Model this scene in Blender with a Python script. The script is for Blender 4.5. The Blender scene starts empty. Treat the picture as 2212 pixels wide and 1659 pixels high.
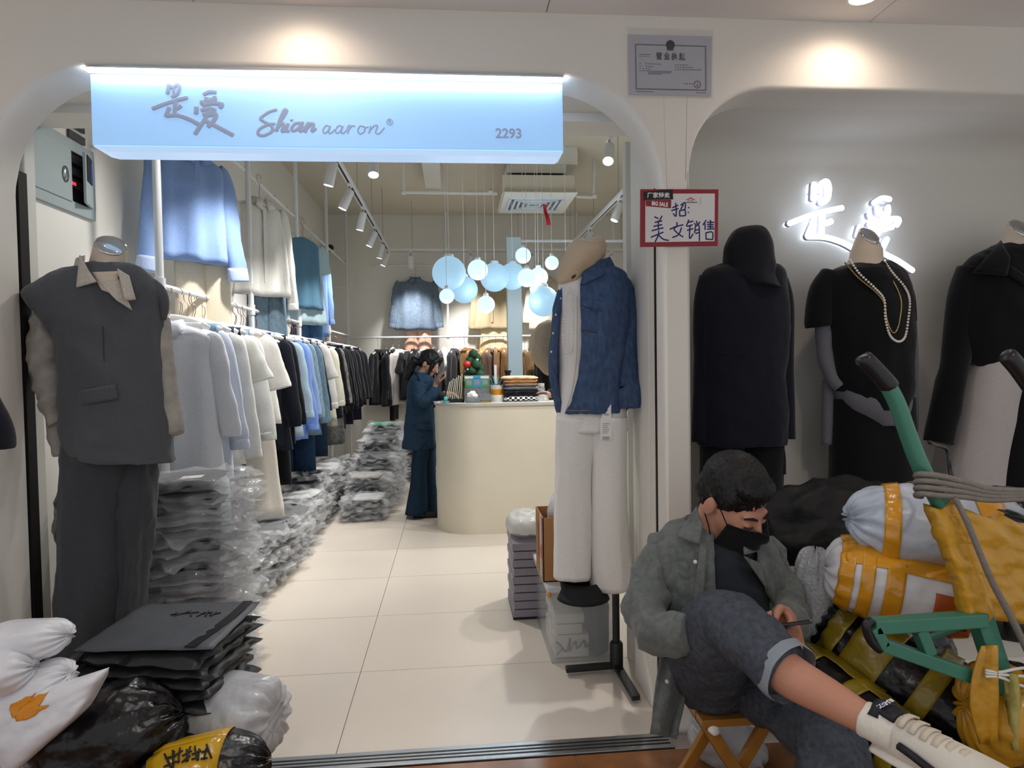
import bpy, bmesh, math, random
from mathutils import Vector, Matrix, noise, Quaternion

# ------------------------------------------------------------------ camera
F, CX, CY, EYE = 1450.0, 1106.0, 829.5, 1.38      # focal length in pixels of the 2212x1659 frame, eye height
ycam = Vector((979 - CX, -(786 - CY), -F)).normalized()          # the shop's depth direction seen by the camera
zcam = Vector((-0.018, 1.0, 0.0)); zcam = (zcam - ycam * zcam.dot(ycam)).normalized()
xcam = ycam.cross(zcam).normalized()
R3 = Matrix((xcam, ycam, zcam))                    # camera -> world rotation (rows: world axes in camera space)
scene = bpy.context.scene
COL = scene.collection
cam_data = bpy.data.cameras.new('camera')
cam = bpy.data.objects.new('camera', cam_data)
COL.objects.link(cam)
cam.matrix_world = Matrix.Translation((0, 0, EYE)) @ R3.to_4x4()
cam_data.sensor_fit = 'HORIZONTAL'; cam_data.sensor_width = 36.0; cam_data.lens = F / 2212 * 36.0
cam_data.clip_start = 0.02; cam_data.clip_end = 100
scene.camera = cam

# ------------------------------------------------------------------ world, corridor lamps, exposure
scene.view_settings.view_transform = 'Standard'
scene.view_settings.look = 'None'
scene.view_settings.gamma = 1.0
scene.view_settings.use_curve_mapping = False
scene.view_settings.exposure = 0.18
world = bpy.data.worlds.new('mall_air'); scene.world = world; world.use_nodes = True
wb = world.node_tree.nodes['Background']
wb.inputs[0].default_value = (0.95, 0.97, 1.0, 1); wb.inputs[1].default_value = 0.56

cy_ = scene.cycles
cy_.max_bounces = 6; cy_.diffuse_bounces = 4; cy_.glossy_bounces = 3; cy_.transmission_bounces = 4; cy_.transparent_max_bounces = 8; cy_.adaptive_threshold = .04; cy_.caustics_reflective = False; cy_.caustics_refractive = False

def spot(name, loc, target, power, color=(1, .95, .88), angle=70, blend=.6, size=.03):
    l = bpy.data.lights.new(name, 'SPOT'); l.energy = power; l.color = color
    l.spot_size = math.radians(angle); l.spot_blend = blend; l.shadow_soft_size = size
    o = bpy.data.objects.new(name, l); COL.objects.link(o)
    o.location = loc
    d = Vector(target) - Vector(loc)
    o.rotation_euler = d.to_track_quat('-Z', 'Y').to_euler()
    return o

# ------------------------------------------------------------------ pixel -> place helpers
def ray(px, py):
    return R3 @ Vector((px - CX, -(py - CY), -F))
def P(px, py, Y):                                  # the point at depth Y
    d = ray(px, py); t = Y / d.y
    return Vector((d.x * t, Y, EYE + d.z * t))
def PZ(px, py, Z=0.0):                             # the point at height Z
    d = ray(px, py); t = (Z - EYE) / d.z
    return Vector((d.x * t, d.y * t, Z))
def PX(px, py, X):                                 # the point on a side wall
    d = ray(px, py); t = X / d.x
    return Vector((X, d.y * t, EYE + d.z * t))
def ppm(Y): return F / Y                           # pixels per metre at depth Y

# ------------------------------------------------------------------ materials
def lin(h):
    if isinstance(h, str):
        c = [int(h[i:i + 2], 16) / 255 for i in (0, 2, 4)]
    else: c = list(h)
    return [x / 12.92 if x <= .04045 else ((x + .055) / 1.055) ** 2.4 for x in c]
MATS = {}
def M(name, col, rough=.7, var=.10, scale=6, bump=.15, bscale=40, bdist=.003, metal=0, spec=.4, alpha=1, emit=0, emcol=None,
      sheen=0, stretch=(1, 1, 1), coat=0, weave=0):
    if name in MATS: return MATS[name]
    m = bpy.data.materials.new(name); m.use_nodes = True; nt = m.node_tree; b = nt.nodes['Principled BSDF']
    c = lin(col)
    tc = nt.nodes.new('ShaderNodeTexCoord'); mp = nt.nodes.new('ShaderNodeMapping'); mp.inputs['Scale'].default_value = stretch
    nt.links.new(tc.outputs['Object'], mp.inputs[0])
    if var > 0:
        n = nt.nodes.new('ShaderNodeTexNoise'); n.inputs['Scale'].default_value = scale; n.inputs['Detail'].default_value = 2
        nt.links.new(mp.outputs[0], n.inputs['Vector'])
        mx = nt.nodes.new('ShaderNodeMix'); mx.data_type = 'RGBA'
        mx.inputs['A'].default_value = (*[x * (1 - var) for x in c], 1); mx.inputs['B'].default_value = (*[min(1, x * (1 + var)) for x in c], 1)
        nt.links.new(n.outputs['Fac'], mx.inputs['Factor']); nt.links.new(mx.outputs['Result'], b.inputs['Base Color'])
    else: b.inputs['Base Color'].default_value = (*c, 1)
    b.inputs['Roughness'].default_value = rough; b.inputs['Metallic'].default_value = metal
    b.inputs['Specular IOR Level'].default_value = spec; b.inputs['Alpha'].default_value = alpha
    b.inputs['Coat Weight'].default_value = coat
    if sheen: b.inputs['Sheen Weight'].default_value = sheen
    if bump > 0:
        n2 = nt.nodes.new('ShaderNodeTexNoise'); n2.inputs['Scale'].default_value = bscale; n2.inputs['Detail'].default_value = 1.5
        nt.links.new(mp.outputs[0], n2.inputs['Vector'])
        bp = nt.nodes.new('ShaderNodeBump'); bp.inputs['Strength'].default_value = bump; bp.inputs['Distance'].default_value = bdist
        nt.links.new(n2.outputs['Fac'], bp.inputs['Height']); nt.links.new(bp.outputs[0], b.inputs['Normal'])
    if emit:
        b.inputs['Emission Color'].default_value = (*lin(emcol or col), 1); b.inputs['Emission Strength'].default_value = emit
    MATS[name] = m
    return m
def fabric(name, col, var=.12, **k):
    a = dict(rough=.92, var=var * 1.6, scale=150, bump=.35, bscale=150, bdist=.002, spec=.15, sheen=.15); a.update(k)
    return M(name, col, **a)
def film(name, col='e8ecf0', alpha=.3, rough=.16):
    return M(name, col, rough=rough, var=.05, bump=.8, bscale=28, bdist=.012, spec=.8, alpha=alpha)

# ------------------------------------------------------------------ objects
def tag(o, label=None, cat=None, group=None, kind=None):
    if label: o['label'] = label
    if cat: o['category'] = cat
    if group: o['group'] = group
    if kind: o['kind'] = kind
    return o
def thing(name, label, cat, loc=(0, 0, 0), group=None, rz=0):
    o = bpy.data.objects.new(name, None); COL.objects.link(o); o.empty_display_size = .05
    o.location = loc; o.rotation_euler = (0, 0, rz)
    return tag(o, label, cat, group)
def copy_tree(o, parent=None):
    c = o.copy(); COL.objects.link(c)
    if parent is not None: c.parent = parent; c.matrix_parent_inverse = o.matrix_parent_inverse.copy()
    for ch in list(KIDS.get(o.name, ())): copy_tree(ch, c)
    return c
KIDS = {}

def cat_rom(pts, n):
    """n samples of a smooth curve through the rows of pts (any width)"""
    k = len(pts); out = []
    for i in range(n):
        u = i / (n - 1) * (k - 1); j = min(int(u), k - 2); f = u - j
        p0 = pts[max(j - 1, 0)]; p1 = pts[j]; p2 = pts[j + 1]; p3 = pts[min(j + 2, k - 1)]
        out.append([.5 * (2 * b + (c - a) * f + (2 * a - 5 * b + 4 * c - d) * f * f + (3 * b - a - 3 * c + d) * f ** 3)
                    for a, b, c, d in zip(p0, p1, p2, p3)])
    return out

class MB:
    def __init__(s): s.v = []; s.f = []
    def add(s, vs, fs):
        o = len(s.v); s.v += [tuple(p) for p in vs]; s.f += [tuple(i + o for i in f) for f in fs]; return s
    def box(s, c, size, rot=None):
        c = Vector(c); h = [x / 2 for x in size]; vs = []
        for sx, sy, sz in ((-1,-1,-1),(1,-1,-1),(1,1,-1),(-1,1,-1),(-1,-1,1),(1,-1,1),(1,1,1),(-1,1,1)):
            p = Vector((sx * h[0], sy * h[1], sz * h[2]))
            if rot is not None: p = rot @ p
            vs.append(c + p)
        return s.add(vs, [(0,3,2,1),(4,5,6,7),(0,1,5,4),(1,2,6,5),(2,3,7,6),(3,0,4,7)])
    def span(s, a, b):
        return s.box([(x + y) / 2 for x, y in zip(a, b)], [abs(x - y) for x, y in zip(a, b)])
    def loft(s, rings, closed=True, cap=True):
        n = len(rings[0]); vs = [p for r in rings for p in r]; fs = []
        for i in range(len(rings) - 1):
            for j in range(n if closed else n - 1):
                k = (j + 1) % n
                fs.append((i * n + j, i * n + k, (i + 1) * n + k, (i + 1) * n + j))
        if cap and closed:
            fs.append(tuple(reversed(range(n)))); o = (len(rings) - 1) * n; fs.append(tuple(o + j for j in range(n)))
        return s.add(vs, fs)
    def tube(s, path, r, seg=10, cap=True, flat=1.0, up=None, twist=0):
        """r: a number or one per point; flat squashes the section along `up`-ish normal"""
        pts = [Vector(p) for p in path]; n = len(pts)
        rs = [r] * n if isinstance(r, (int, float)) else list(r)
        T = []
        for i in range(n):
            d = pts[min(i + 1, n - 1)] - pts[max(i - 1, 0)]
            T.append(d.normalized() if d.length > 1e-9 else Vector((0, 0, 1)))
        u = Vector(up) if up is not None else (Vector((0, 0, 1)) if abs(T[0].z) < .9 else Vector((0, 1, 0)))
        N = (u - T[0] * u.dot(T[0])).normalized(); rings = []
        for i in range(n):
            if i:
                if up is not None:
                    N2 = u - T[i] * u.dot(T[i])
                    N = N2.normalized() if N2.length > .05 else (N - T[i] * N.dot(T[i])).normalized()
                else:
                    N = (N - T[i] * N.dot(T[i])).normalized()
            B = T[i].cross(N)
            rings.append([pts[i] + N * (math.cos(a) * rs[i] * flat) + B * (math.sin(a) * rs[i])
                          for a in [2 * math.pi * j / seg + twist for j in range(seg)]])
        return s.loft(rings, True, cap)
    def stube(s, ctrl, n=16, seg=10, **k):
        """smooth tube through rows (x,y,z,r)"""
        q = cat_rom([list(c) for c in ctrl], n)
        return s.tube([c[:3] for c in q], [max(c[3], .0005) for c in q], seg, **k)
    def sphere(s, c, r, seg=16, rings=10, rot=None):
        c = Vector(c); r = Vector((r, r, r)) if isinstance(r, (int, float)) else Vector(r)
        vs = [];
        for i in range(rings + 1):
            t = math.pi * i / rings
            for j in range(seg):
                a = 2 * math.pi * j / seg
                p = Vector((math.sin(t) * math.cos(a) * r.x, math.sin(t) * math.sin(a) * r.y, math.cos(t) * r.z))
                if rot is not None: p = rot @ p
                vs.append(c + p)
        fs = [(i * seg + j, (i + 1) * seg + j, (i + 1) * seg + (j + 1) % seg, i * seg + (j + 1) % seg) for i in range(rings) for j in range(seg)]
        return s.add(vs, fs)
    def lathe(s, c, prof, seg=24, rot=None):
        c = Vector(c); rings = []
        for r, z in prof:
            ring = []
            for j in range(seg):
                p = Vector((math.cos(2 * math.pi * j / seg) * r, math.sin(2 * math.pi * j / seg) * r, z))
                if rot is not None: p = rot @ p
                ring.append(c + p)
            rings.append(ring)
        return s.loft(rings)
    def prism(s, poly, d):
        """planar polygon (3-D points) extruded by vector d"""
        n = len(poly); d = Vector(d); vs = [Vector(p) for p in poly] + [Vector(p) + d for p in poly]
        return s.add(vs, [tuple(range(n)), tuple(range(2 * n - 1, n - 1, -1))] + [(i, n + i, n + (i + 1) % n, (i + 1) % n) for i in range(n)])
    def sheet(s, rows, thick=.004, nrm=None):
        """grid of points made a shell of some thickness"""
        n = len(rows[0]); m = len(rows); P0 = [[Vector(p) for p in r] for r in rows]; off = []
        for i in range(m):
            o = []
            for j in range(n):
                a = P0[min(i + 1, m - 1)][j] - P0[max(i - 1, 0)][j]; b = P0[i][min(j + 1, n - 1)] - P0[i][max(j - 1, 0)]
                nn = a.cross(b); nn = nn.normalized() if nn.length > 1e-12 else Vector((0, 0, 1))
                o.append(P0[i][j] + nn * thick)
            off.append(o)
        vs = [p for r in P0 for p in r] + [p for r in off for p in r]; k = m * n; fs = []
        for i in range(m - 1):
            for j in range(n - 1):
                a, b, c, d = i * n + j, i * n + j + 1, (i + 1) * n + j + 1, (i + 1) * n + j
                fs += [(a, b, c, d), (k + d, k + c, k + b, k + a)]
        rim = [j for j in range(n)] + [i * n + n - 1 for i in range(1, m)] + [(m - 1) * n + j for j in range(n - 2, -1, -1)] + [i * n for i in range(m - 2, 0, -1)]
        for a, b in zip(rim, rim[1:] + rim[:1]): fs.append((b, a, k + a, k + b))
        return s.add(vs, fs)
    def mesh(s, name):
        me = bpy.data.meshes.new(name); me.from_pydata(s.v, [], s.f); return me
    def build(s, name, mat, parent=None, smooth=False, bevel=0, wr=None, fix=True, sub=0, kind=None, label=None):
        """wr=(amp, scale, seed[, zstretch]) wrinkles along the normals"""
        me = s.mesh(name)
        bm = bmesh.new(); bm.from_mesh(me)
        bmesh.ops.remove_doubles(bm, verts=bm.verts, dist=1e-6)
        if fix: bmesh.ops.recalc_face_normals(bm, faces=bm.faces)
        if bevel: bmesh.ops.bevel(bm, geom=[e for e in bm.edges if e.is_manifold and e.calc_face_angle(0) > .5], offset=bevel, segments=2, profile=.6, affect='EDGES', clamp_overlap=True)
        if sub:
            bmesh.ops.subdivide_edges(bm, edges=bm.edges, cuts=sub, use_grid_fill=True)
        if wr:
            for w1 in (wr if isinstance(wr, list) else [wr]): bm.normal_update(); wrinkle(bm, w1)
        bm.to_mesh(me); bm.free()
        return link(name, me, mat, parent, smooth, kind, label)

def wrinkle(bm, wr):
    amp, sc, seed = wr[:3]; zs = wr[3] if len(wr) > 3 else .45
    off = Vector((seed * 7.3, seed * 3.1, seed * 5.7)); mv = []
    for v in bm.verts:
        q = Vector((v.co.x * sc, v.co.y * sc, v.co.z * sc * zs)) + off
        d = 1 - 2 * abs(noise.noise(q)) * 1.6
        d = d * .6 + noise.noise(q * 2.3) * .5
        mv.append(v.co + v.normal * (amp * d))
    for v, c in zip(bm.verts, mv): v.co = c

def link(name, me, mat, parent=None, smooth=False, kind=None, label=None):
    o = bpy.data.objects.new(name, me); COL.objects.link(o)
    if mat is not None: me.materials.append(mat)
    if smooth is True: me.shade_smooth()
    elif smooth:
        me.shade_smooth()
        try: me.set_sharp_from_angle(angle=math.radians(smooth))
        except Exception: pass
    if parent is not None: attach(o, parent)
    if kind: o['kind'] = kind
    if label: o['label'] = label
    return o
def attach(o, parent):
    o.parent = parent; KIDS.setdefault(parent.name, []).append(o)
    w = parent
    chain = Vector((0, 0, 0))
    while w is not None:
        if w.type == 'EMPTY' and not w.get('_local'): chain -= Vector(w.location)
        w = w.parent
    if parent.type == 'EMPTY': o.matrix_parent_inverse = Matrix.Translation(chain)
def one(o, label, cat, group=None): return tag(o, label, cat, group)

def ring(c, rx, ry, n=28, pw=2.0, rz=0.0, fold=0, nf=7, ph=0, tilt=0):
    """super-ellipse ring around c in the horizontal plane"""
    c = Vector(c); out = []; ca, sa = math.cos(rz), math.sin(rz)
    for j in range(n):
        a = 2 * math.pi * j / n; x = math.cos(a); y = math.sin(a)
        k = (abs(x) ** pw + abs(y) ** pw) ** (-1 / pw)
        k *= 1 + fold * math.sin(nf * a + ph) + fold * .6 * math.sin((nf * 2 + 1) * a - ph * 1.7)
        X, Yv = x * k * rx, y * k * ry
        out.append(c + Vector((X * ca - Yv * sa, X * sa + Yv * ca, tilt * X)))
    return out
def sil(levels, Y, n=24, seg=36, pw=2.2, rz=0, cap=True, nf=7, ph=0, mb=None):
    """body from its outline: rows (py, xl, xr, half depth in m, fold=0, dY=0, tilt px=0) read off the photograph at depth Y"""
    rows = [list(r) + [0] * (7 - len(r)) for r in levels]
    mb = mb or MB(); rings = []
    for py, xl, xr, dp, fo, dy, tl in cat_rom(rows, n):
        a = P(xl, py, Y + dy); b = P(xr, py + tl, Y + dy); w = max(abs(b.x - a.x) / 2, .001)
        rings.append(ring((a + b) / 2, w, max(dp, .001), seg, pw, rz, max(fo, 0), nf, ph + py * .01, (b.z - a.z) / (2 * w) if tl else 0))
    return mb.loft(rings, True, cap)
def limb(rows, n=20, seg=16, mb=None, flat=1.0, up=None, cap=True):
    """tube from rows (px, py, Y, radius in px at that depth)"""
    mb = mb or MB(); ctrl = []
    for px, py, Y, r in rows:
        p = P(px, py, Y); ctrl.append((p.x, p.y, p.z, r / ppm(Y)))
    return mb.stube(ctrl, n, seg, flat=flat, up=up, cap=cap)
def strokes(polys, wpx, Y, depth=.006, mb=None, sm=6, push=0.0, flat=.35):
    """pen strokes on a plane facing the street, thickness in px"""
    mb = mb or MB()
    for pl in polys:
        w = wpx
        if isinstance(pl[0], (int, float)): w = pl[0]; pl = pl[1:]
        q = cat_rom([list(p) for p in pl], max(2, sm * (len(pl) - 1))) if len(pl) > 1 else [list(pl[0])] * 2
        pts = [P(a, b, Y) + Vector((0, -push, 0)) for a, b in q]
        e0 = (pts[0] - pts[1]).normalized() if len(pts) > 1 and (pts[0] - pts[1]).length > 0 else Vector((1, 0, 0))
        e1 = (pts[-1] - pts[-2]).normalized() if (pts[-1] - pts[-2]).length > 0 else Vector((-1, 0, 0))
        r = w / 2 / ppm(Y)
        pts = [pts[0] + e0 * r * .5] + pts + [pts[-1] + e1 * r * .5]
        rs = [r * .6] + [r] * (len(pts) - 2) + [r * .6]
        mb.tube(pts, rs, 8, up=(0, 1, 0), flat=depth / r if r else 1)
    return mb
def text(name, s, c, h, mat, parent, rot=(math.pi / 2, 0, 0), bold=0, extrude=.0004, align='CENTER', shear=0, sx=1.0, label=None):
    cu = bpy.data.curves.new(name, 'FONT'); cu.body = s; cu.size = h; cu.align_x = align; cu.align_y = 'CENTER'
    cu.extrude = extrude; cu.offset = bold; cu.shear = shear; cu.resolution_u = 3
    tmp = bpy.data.objects.new(name + '_tmp', cu); COL.objects.link(tmp)
    dg = bpy.context.evaluated_depsgraph_get(); me = bpy.data.meshes.new_from_object(tmp.evaluated_get(dg))
    COL.objects.unlink(tmp); bpy.data.objects.remove(tmp); 
    from mathutils import Euler
    mx = Matrix.Translation(c) @ Euler(rot).to_matrix().to_4x4() @ Matrix.Diagonal((sx, 1, 1, 1))
    me.transform(mx); me.materials.clear()
    return link(name, me, mat, parent, label=label)

def remeshed(name, mb, mat, parent, voxel=.008, smooth_it=6, wr=None, label=None, dec=0):
    """union of the shapes in mb as one continuous skin"""
    me = mb.mesh(name + '_src'); o = bpy.data.objects.new(name + '_src', me); COL.objects.link(o)
    bm = bmesh.new(); bm.from_mesh(me); bmesh.ops.recalc_face_normals(bm, faces=bm.faces); bm.to_mesh(me); bm.free()
    md = o.modifiers.new('r', 'REMESH'); md.mode = 'VOXEL'; md.voxel_size = voxel; md.adaptivity = 0
    if smooth_it:
        ms = o.modifiers.new('s', 'SMOOTH'); ms.iterations = smooth_it; ms.factor = .5
    dg = bpy.context.evaluated_depsgraph_get(); me2 = bpy.data.meshes.new_from_object(o.evaluated_get(dg))
    COL.objects.unlink(o); bpy.data.objects.remove(o); bpy.data.meshes.remove(me)
    me2.name = name
    if wr:
        bm = bmesh.new(); bm.from_mesh(me2)
        for w1 in (wr if isinstance(wr, list) else [wr]): bm.normal_update(); wrinkle(bm, w1)
        bm.to_mesh(me2); bm.free()
    me2.materials.clear()
    return link(name, me2, mat, parent, True, label=label)
# ================================================================== the setting
FY = 2.39                                          # street face of the shop front
OXL, OXR, OZ, ORAD = -1.55, .765, 2.405, .40       # doorway
NXL, NXR, NZ, NRAD = .868, 3.05, 2.365, .30        # display niche
CZ = 2.615                                         # corridor ceiling
BACK, STZ, XL, XR = 9.55, 3.47, -1.72, 2.75        # shop back wall, ceiling, side walls

plaster = M('plaster', 'e3dfd6', rough=.85, var=.03, scale=3, bump=.12, bscale=60)
paint = M('white_paint', 'e6e4dc', rough=.8, var=.02, scale=4, bump=.06, bscale=50)
cream = M('cream_wall', 'eeece5', rough=.85, var=.03, scale=2, bump=.06, bscale=40)
beige = M('beige_ceiling', 'd9d3c2', rough=.9, var=.04, scale=2, bump=.08, bscale=30)
ceilm = M('corridor_ceiling', 'e9e4e1', rough=.8, var=.02, scale=2, bump=.04)
black_gap = M('black_gap', '15100f', rough=.7, var=.2)
white_metal = M('white_metal', 'eceef0', rough=.35, var=.02, bump=.03)
steel = M('brushed_steel', 'a9adb2', rough=.28, var=.15, scale=30, stretch=(1, 30, 1), metal=1, bump=.05)
black_metal = M('black_metal', '111214', rough=.45, var=.1, bump=.05, spec=.5)
grout = M('grout', '8f8378', rough=.9)
tile_m = M('cream_tile', 'ddd3c7', rough=.30, var=.04, scale=2.5, bump=.015, bscale=8, spec=.45)
brown_m = M('brown_marble', '8a5a34', rough=.22, var=.55, scale=9, bump=.02, spec=.5)

def struct(o): o['kind'] = 'structure'; return o

# shop front with its two round-cornered openings (one plastered wall)
def front_wall():
    mb = MB(); yb = FY + .19; x0, x1 = -2.6, 3.6
    def tops(xl, xr, zt, r):
        xs = []
        for i in range(13):
            a = math.pi / 2 * i / 12; xs.append((xl + r - r * math.cos(a), zt - r + r * math.sin(a)))
        for i in range(13):
            a = math.pi / 2 * i / 12; xs.append((xr - r + r * math.sin(a), zt - r + r * math.cos(a)))
        return xs
    top = CZ + .05
    segs = []
    for xl, xr, zt, r, yy in ((OXL, OXR, OZ, ORAD, yb), (NXL, NXR, NZ, NRAD, FY + .10)):
        t = tops(xl, xr, zt, r); segs.append((xl, xr, t, zt - r, yy))
    def rect(a, b, z0, z1, y):
        mb.add([(a, y, z0), (b, y, z0), (b, y, z1), (a, y, z1)], [(0, 1, 2, 3)])
    for y in (FY, yb):
        rect(x0, OXL, 0, OZ - ORAD, y); rect(x0, OXL, OZ - ORAD, top, y)
        mb.add([(OXR, y, 0), (NXL, y, 0), (NXL, y, NZ - NRAD), (NXL, y, top), (OXR, y, top), (OXR, y, OZ - ORAD)], [tuple(range(6))])
        mb.add([(NXR, y, 0), (x1, y, 0), (x1, y, top), (NXR, y, top), (NXR, y, NZ - NRAD)], [tuple(range(5))])
        for xl, xr, t, zs, yy in segs:
            for (a, za), (b, zb) in zip(t, t[1:]):
                mb.add([(a, y, za), (b, y, zb), (b, y, top), (a, y, top)], [(0, 1, 2, 3)])
    for xl, xr, t, zs, yy in segs:
        q = [(xl, 0), (xl, zs)] + t[1:-1] + [(xr, zs), (xr, 0)]
        for (a, za), (b, zb) in zip(q, q[1:]):
            mb.add([(a, FY, za), (b, FY, zb), (b, yb, zb), (a, yb, za)], [(0, 1, 2, 3)])
    rect2 = [(x0, FY, 0), (x0, yb, 0), (x0, yb, top), (x0, FY, top)]; mb.add(rect2, [(0, 1, 2, 3)])
    mb.add([(x1, p[1], p[2]) for p in rect2], [(0, 1, 2, 3)])
    o = mb.build('wall_front', plaster, smooth=35)
    b = o.modifiers.new('soft', 'BEVEL'); b.width = .016; b.segments = 3; b.limit_method = 'ANGLE'; b.angle_limit = math.radians(60); b.harden_normals = True
    return struct(o)
front_wall()
# jambs behind the front arch, with the dark shutter slot
struct(MB().span((OXR, FY + .19, 0), (OXR + .10, FY + .44, 2.42)).build('trim_1', paint, bevel=.006))
struct(MB().span((OXL - .17, FY + .235, 0), (OXL, FY + .30, 2.42)).build('trim_2', paint, bevel=.006))
struct(MB().span((OXR - .004, FY + .085, 0), (OXR + .02, FY + .10, OZ - ORAD + .02)).build('trim_3', black_gap))
struct(MB().span((OXL - .14, FY + .19, 0), (OXL + .004, FY + .24, 2.10)).build('trim_4', black_gap))
# corridor ceiling in panels
cb = struct(MB().span((-3.4, -.3, CZ + .012), (4.2, FY + .1, CZ + .06)).build('ceiling', ceilm))
xs = [-3.4, -2.05, -.85, .35, 1.55, 2.75, 4.2]
for a, b in zip(xs, xs[1:]):
    MB().span((a + .002, .62, CZ), (b - .002, FY - .001, CZ + .012)).build('ceiling_panel', ceilm, cb)
    MB().span((a + .002, -.3, CZ), (b - .002, .616, CZ + .012)).build('ceiling_panel', ceilm, cb)
# floors
fl = struct(MB().span((XL, FY - .02, -.05), (XR, BACK, -.006)).build('floor', grout))
tx = [XL, -.44, .91, 2.26, XR]; ty = [FY + .0, 3.03] + [3.03 + .675 * i for i in range(1, 10)] + [BACK]
for a, b in zip(tx, tx[1:]):
    for c, d in zip(ty, ty[1:]):
        MB().span((a + .0016, c + .0016, -.006), (b - .0016, d - .0016, 0)).build('tile', tile_m, fl)
cf = struct(MB().span((-3.4, -.3, -.05), (4.2, FY - .1, -.006)).build('floor_corridor', grout))
for i in range(8):
    for j in range(3):
        MB().span((-3.4 + i * .95 + .0015, FY - .1 - .8 * (j + 1) + .0015, -.006), (-3.4 + (i + 1) * .95 - .0015, FY - .1 - .8 * j - .0015, -.001)).build('tile', brown_m, cf)
th = struct(MB().span((OXL, FY - .095, -.02), (OXR, FY - .003, .004)).build('trim_5', steel, bevel=.002))
for yy in (FY - .07, FY - .05, FY - .03):
    MB().span((OXL + .01, yy - .003, .004), (OXR - .01, yy + .003, .0055)).build('groove', black_metal, th)
# shop shell
struct(MB().span((XL - .08, FY + .19, 0), (XL, BACK, STZ)).build('wall_left', cream))
struct(MB().span((XL - .08, BACK, 0), (XR + .08, BACK + .08, STZ)).build('wall_back', cream))
struct(MB().span((XR, FY + .8, 0), (XR + .08, BACK, STZ)).build('wall_right', cream))
struct(MB().span((XL - .08, FY + .62, STZ), (XR + .08, BACK + .08, STZ + .08)).build('ceiling_shop', beige))
struct(MB().span((XL - .08, FY + .44, 2.395), (XR + .08, FY + .62, STZ + .08)).build('beam_front', paint, bevel=.004))
struct(MB().span((XL, FY + .19, 2.43), (XR, FY + .44, 2.47)).build('ceiling_front', paint))
# ceiling beam and pipes in the shop
a = P(907, 345, 6.3); b = P(948, 412, 7.6)
bm_ = struct(MB().span((a.x, 4.0, STZ - .13), (b.x + .03, 7.6, STZ)).build('ceiling_beam', paint, bevel=.003))
# niche shell
NB = FY + .60
niche_m = M('niche_wall', 'dedbd3', rough=.85, var=.02, scale=3, bump=.06)
struct(MB().span((NXL - .08, NB, 0), (3.6, NB + .06, NZ)).build('wall_niche', niche_m))
prof = [(FY + .10, NZ + .001), (NB - .16, NZ + .001)] + [(NB - .16 + .16 * math.sin(a), NZ - .10 + .101 * math.cos(a)) for a in [math.pi / 2 * k / 12 for k in range(1, 13)]] + [(NB + .03, NZ - .10), (NB + .03, NZ + .07), (FY + .10, NZ + .07)]
struct(MB().prism([(NXL, y, z) for y, z in prof], (3.6 - NXL, 0, 0)).build('ceiling_niche', niche_m, smooth=35))
struct(MB().span((NXL - .03, FY + .19, 0), (NXL, NB, NZ)).build('wall_niche_side', niche_m))
struct(MB().span((NXL, FY + .1, 0), (3.6, NB, .16)).build('platform_niche', niche_m))

# corridor downlights (recessed cans in the corridor ceiling)
can_w = M('downlight_white', 'f2efe8', rough=.5, var=0, bump=0)
glow_w = M('downlight_glow', 'ffffff', emit=14, emcol='ffe6cc', var=0, bump=0)
for x, y, e, nm in ((-.48, FY - .17, 6.2, 'above the sign box'), (1.42, FY - .17, 7.5, 'above the display niche'), (-2.3, FY - .2, 9, 'far left of the sign box'),
                (-.5, .35, 26, 'in the corridor behind the viewer, sign side'), (1.45, .35, 26, 'in the corridor behind the viewer, niche side')):
    t = thing('downlight', 'round recessed downlight in the corridor ceiling ' + nm, 'downlight', (x, y, CZ), 'corridor downlights')
    MB().lathe((x, y, CZ), [(.055, .0), (.058, -.006), (.047, -.007), (.044, -.001), (.044, 0)], 24).build('rim', can_w, t, True)
    MB().lathe((x, y, CZ), [(.0005, -.0012), (.043, -.0012), (.043, -.0004), (.0005, -.0004)], 20).build('lens', glow_w, t)
    s = spot('downlight_beam', (x, y, CZ - .012), (x, y + (.05 if y > 1 else .5), 0), e, (1, .80, .66) if y > 1 else (1, .88, .78), 160 if y > 1 else 130, .8, .04); attach(s, t); s.matrix_parent_inverse = Matrix.Translation((-x, -y, -CZ))
# ================================================================== signs on the front
SY = FY + .035
sign_face = M('sign_acrylic', '9cc4f0', rough=.25, var=0, bump=0, emit=.52, emcol='94c2f0')
sign_lip = M('sign_lip', 'b4d2f2', rough=.3, var=0, bump=0, emit=.62, emcol='b8d6fa')
sign_ink = M('sign_grey_ink', '6f7a90', rough=.6, var=0, bump=0, emit=.46, emcol='929fb8')
led_m = M('led_white', 'ffffff', var=0, bump=0, emit=24, emcol='eef6ff')
t = thing('sign_box', 'long pale blue illuminated sign box lettered Shian aaron 2293 under the arch', 'sign', (-.4, SY, 2.12))
xa, xb = P(197, 240, SY).x, P(1216, 250, SY).x; zt = P(700, 168, SY).z - .004; zb = P(700, 319, SY).z; zl = P(700, 331, SY + .02).z
MB().prism([(xa, SY, zb), (xa, SY, zt), (xa, SY + .13, zt), (xa, SY + .13, zb)], (xb - xa, 0, 0)).build('face', sign_face, t, bevel=.003)
MB().add([(xa, SY + .001, zb - .003), (xb, SY + .001, zb - .003), (xb - .015, SY + .03, zl), (xa + .035, SY + .03, zl),
          (xa, SY + .13, zb - .003), (xb, SY + .13, zb - .003), (xb - .015, SY + .12, zl), (xa + .035, SY + .12, zl)],
         [(0, 1, 2, 3), (7, 6, 5, 4), (0, 3, 7, 4), (1, 5, 6, 2), (3, 2, 6, 7), (0, 4, 5, 1)]).build('lower_lip', sign_lip, t)
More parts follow.
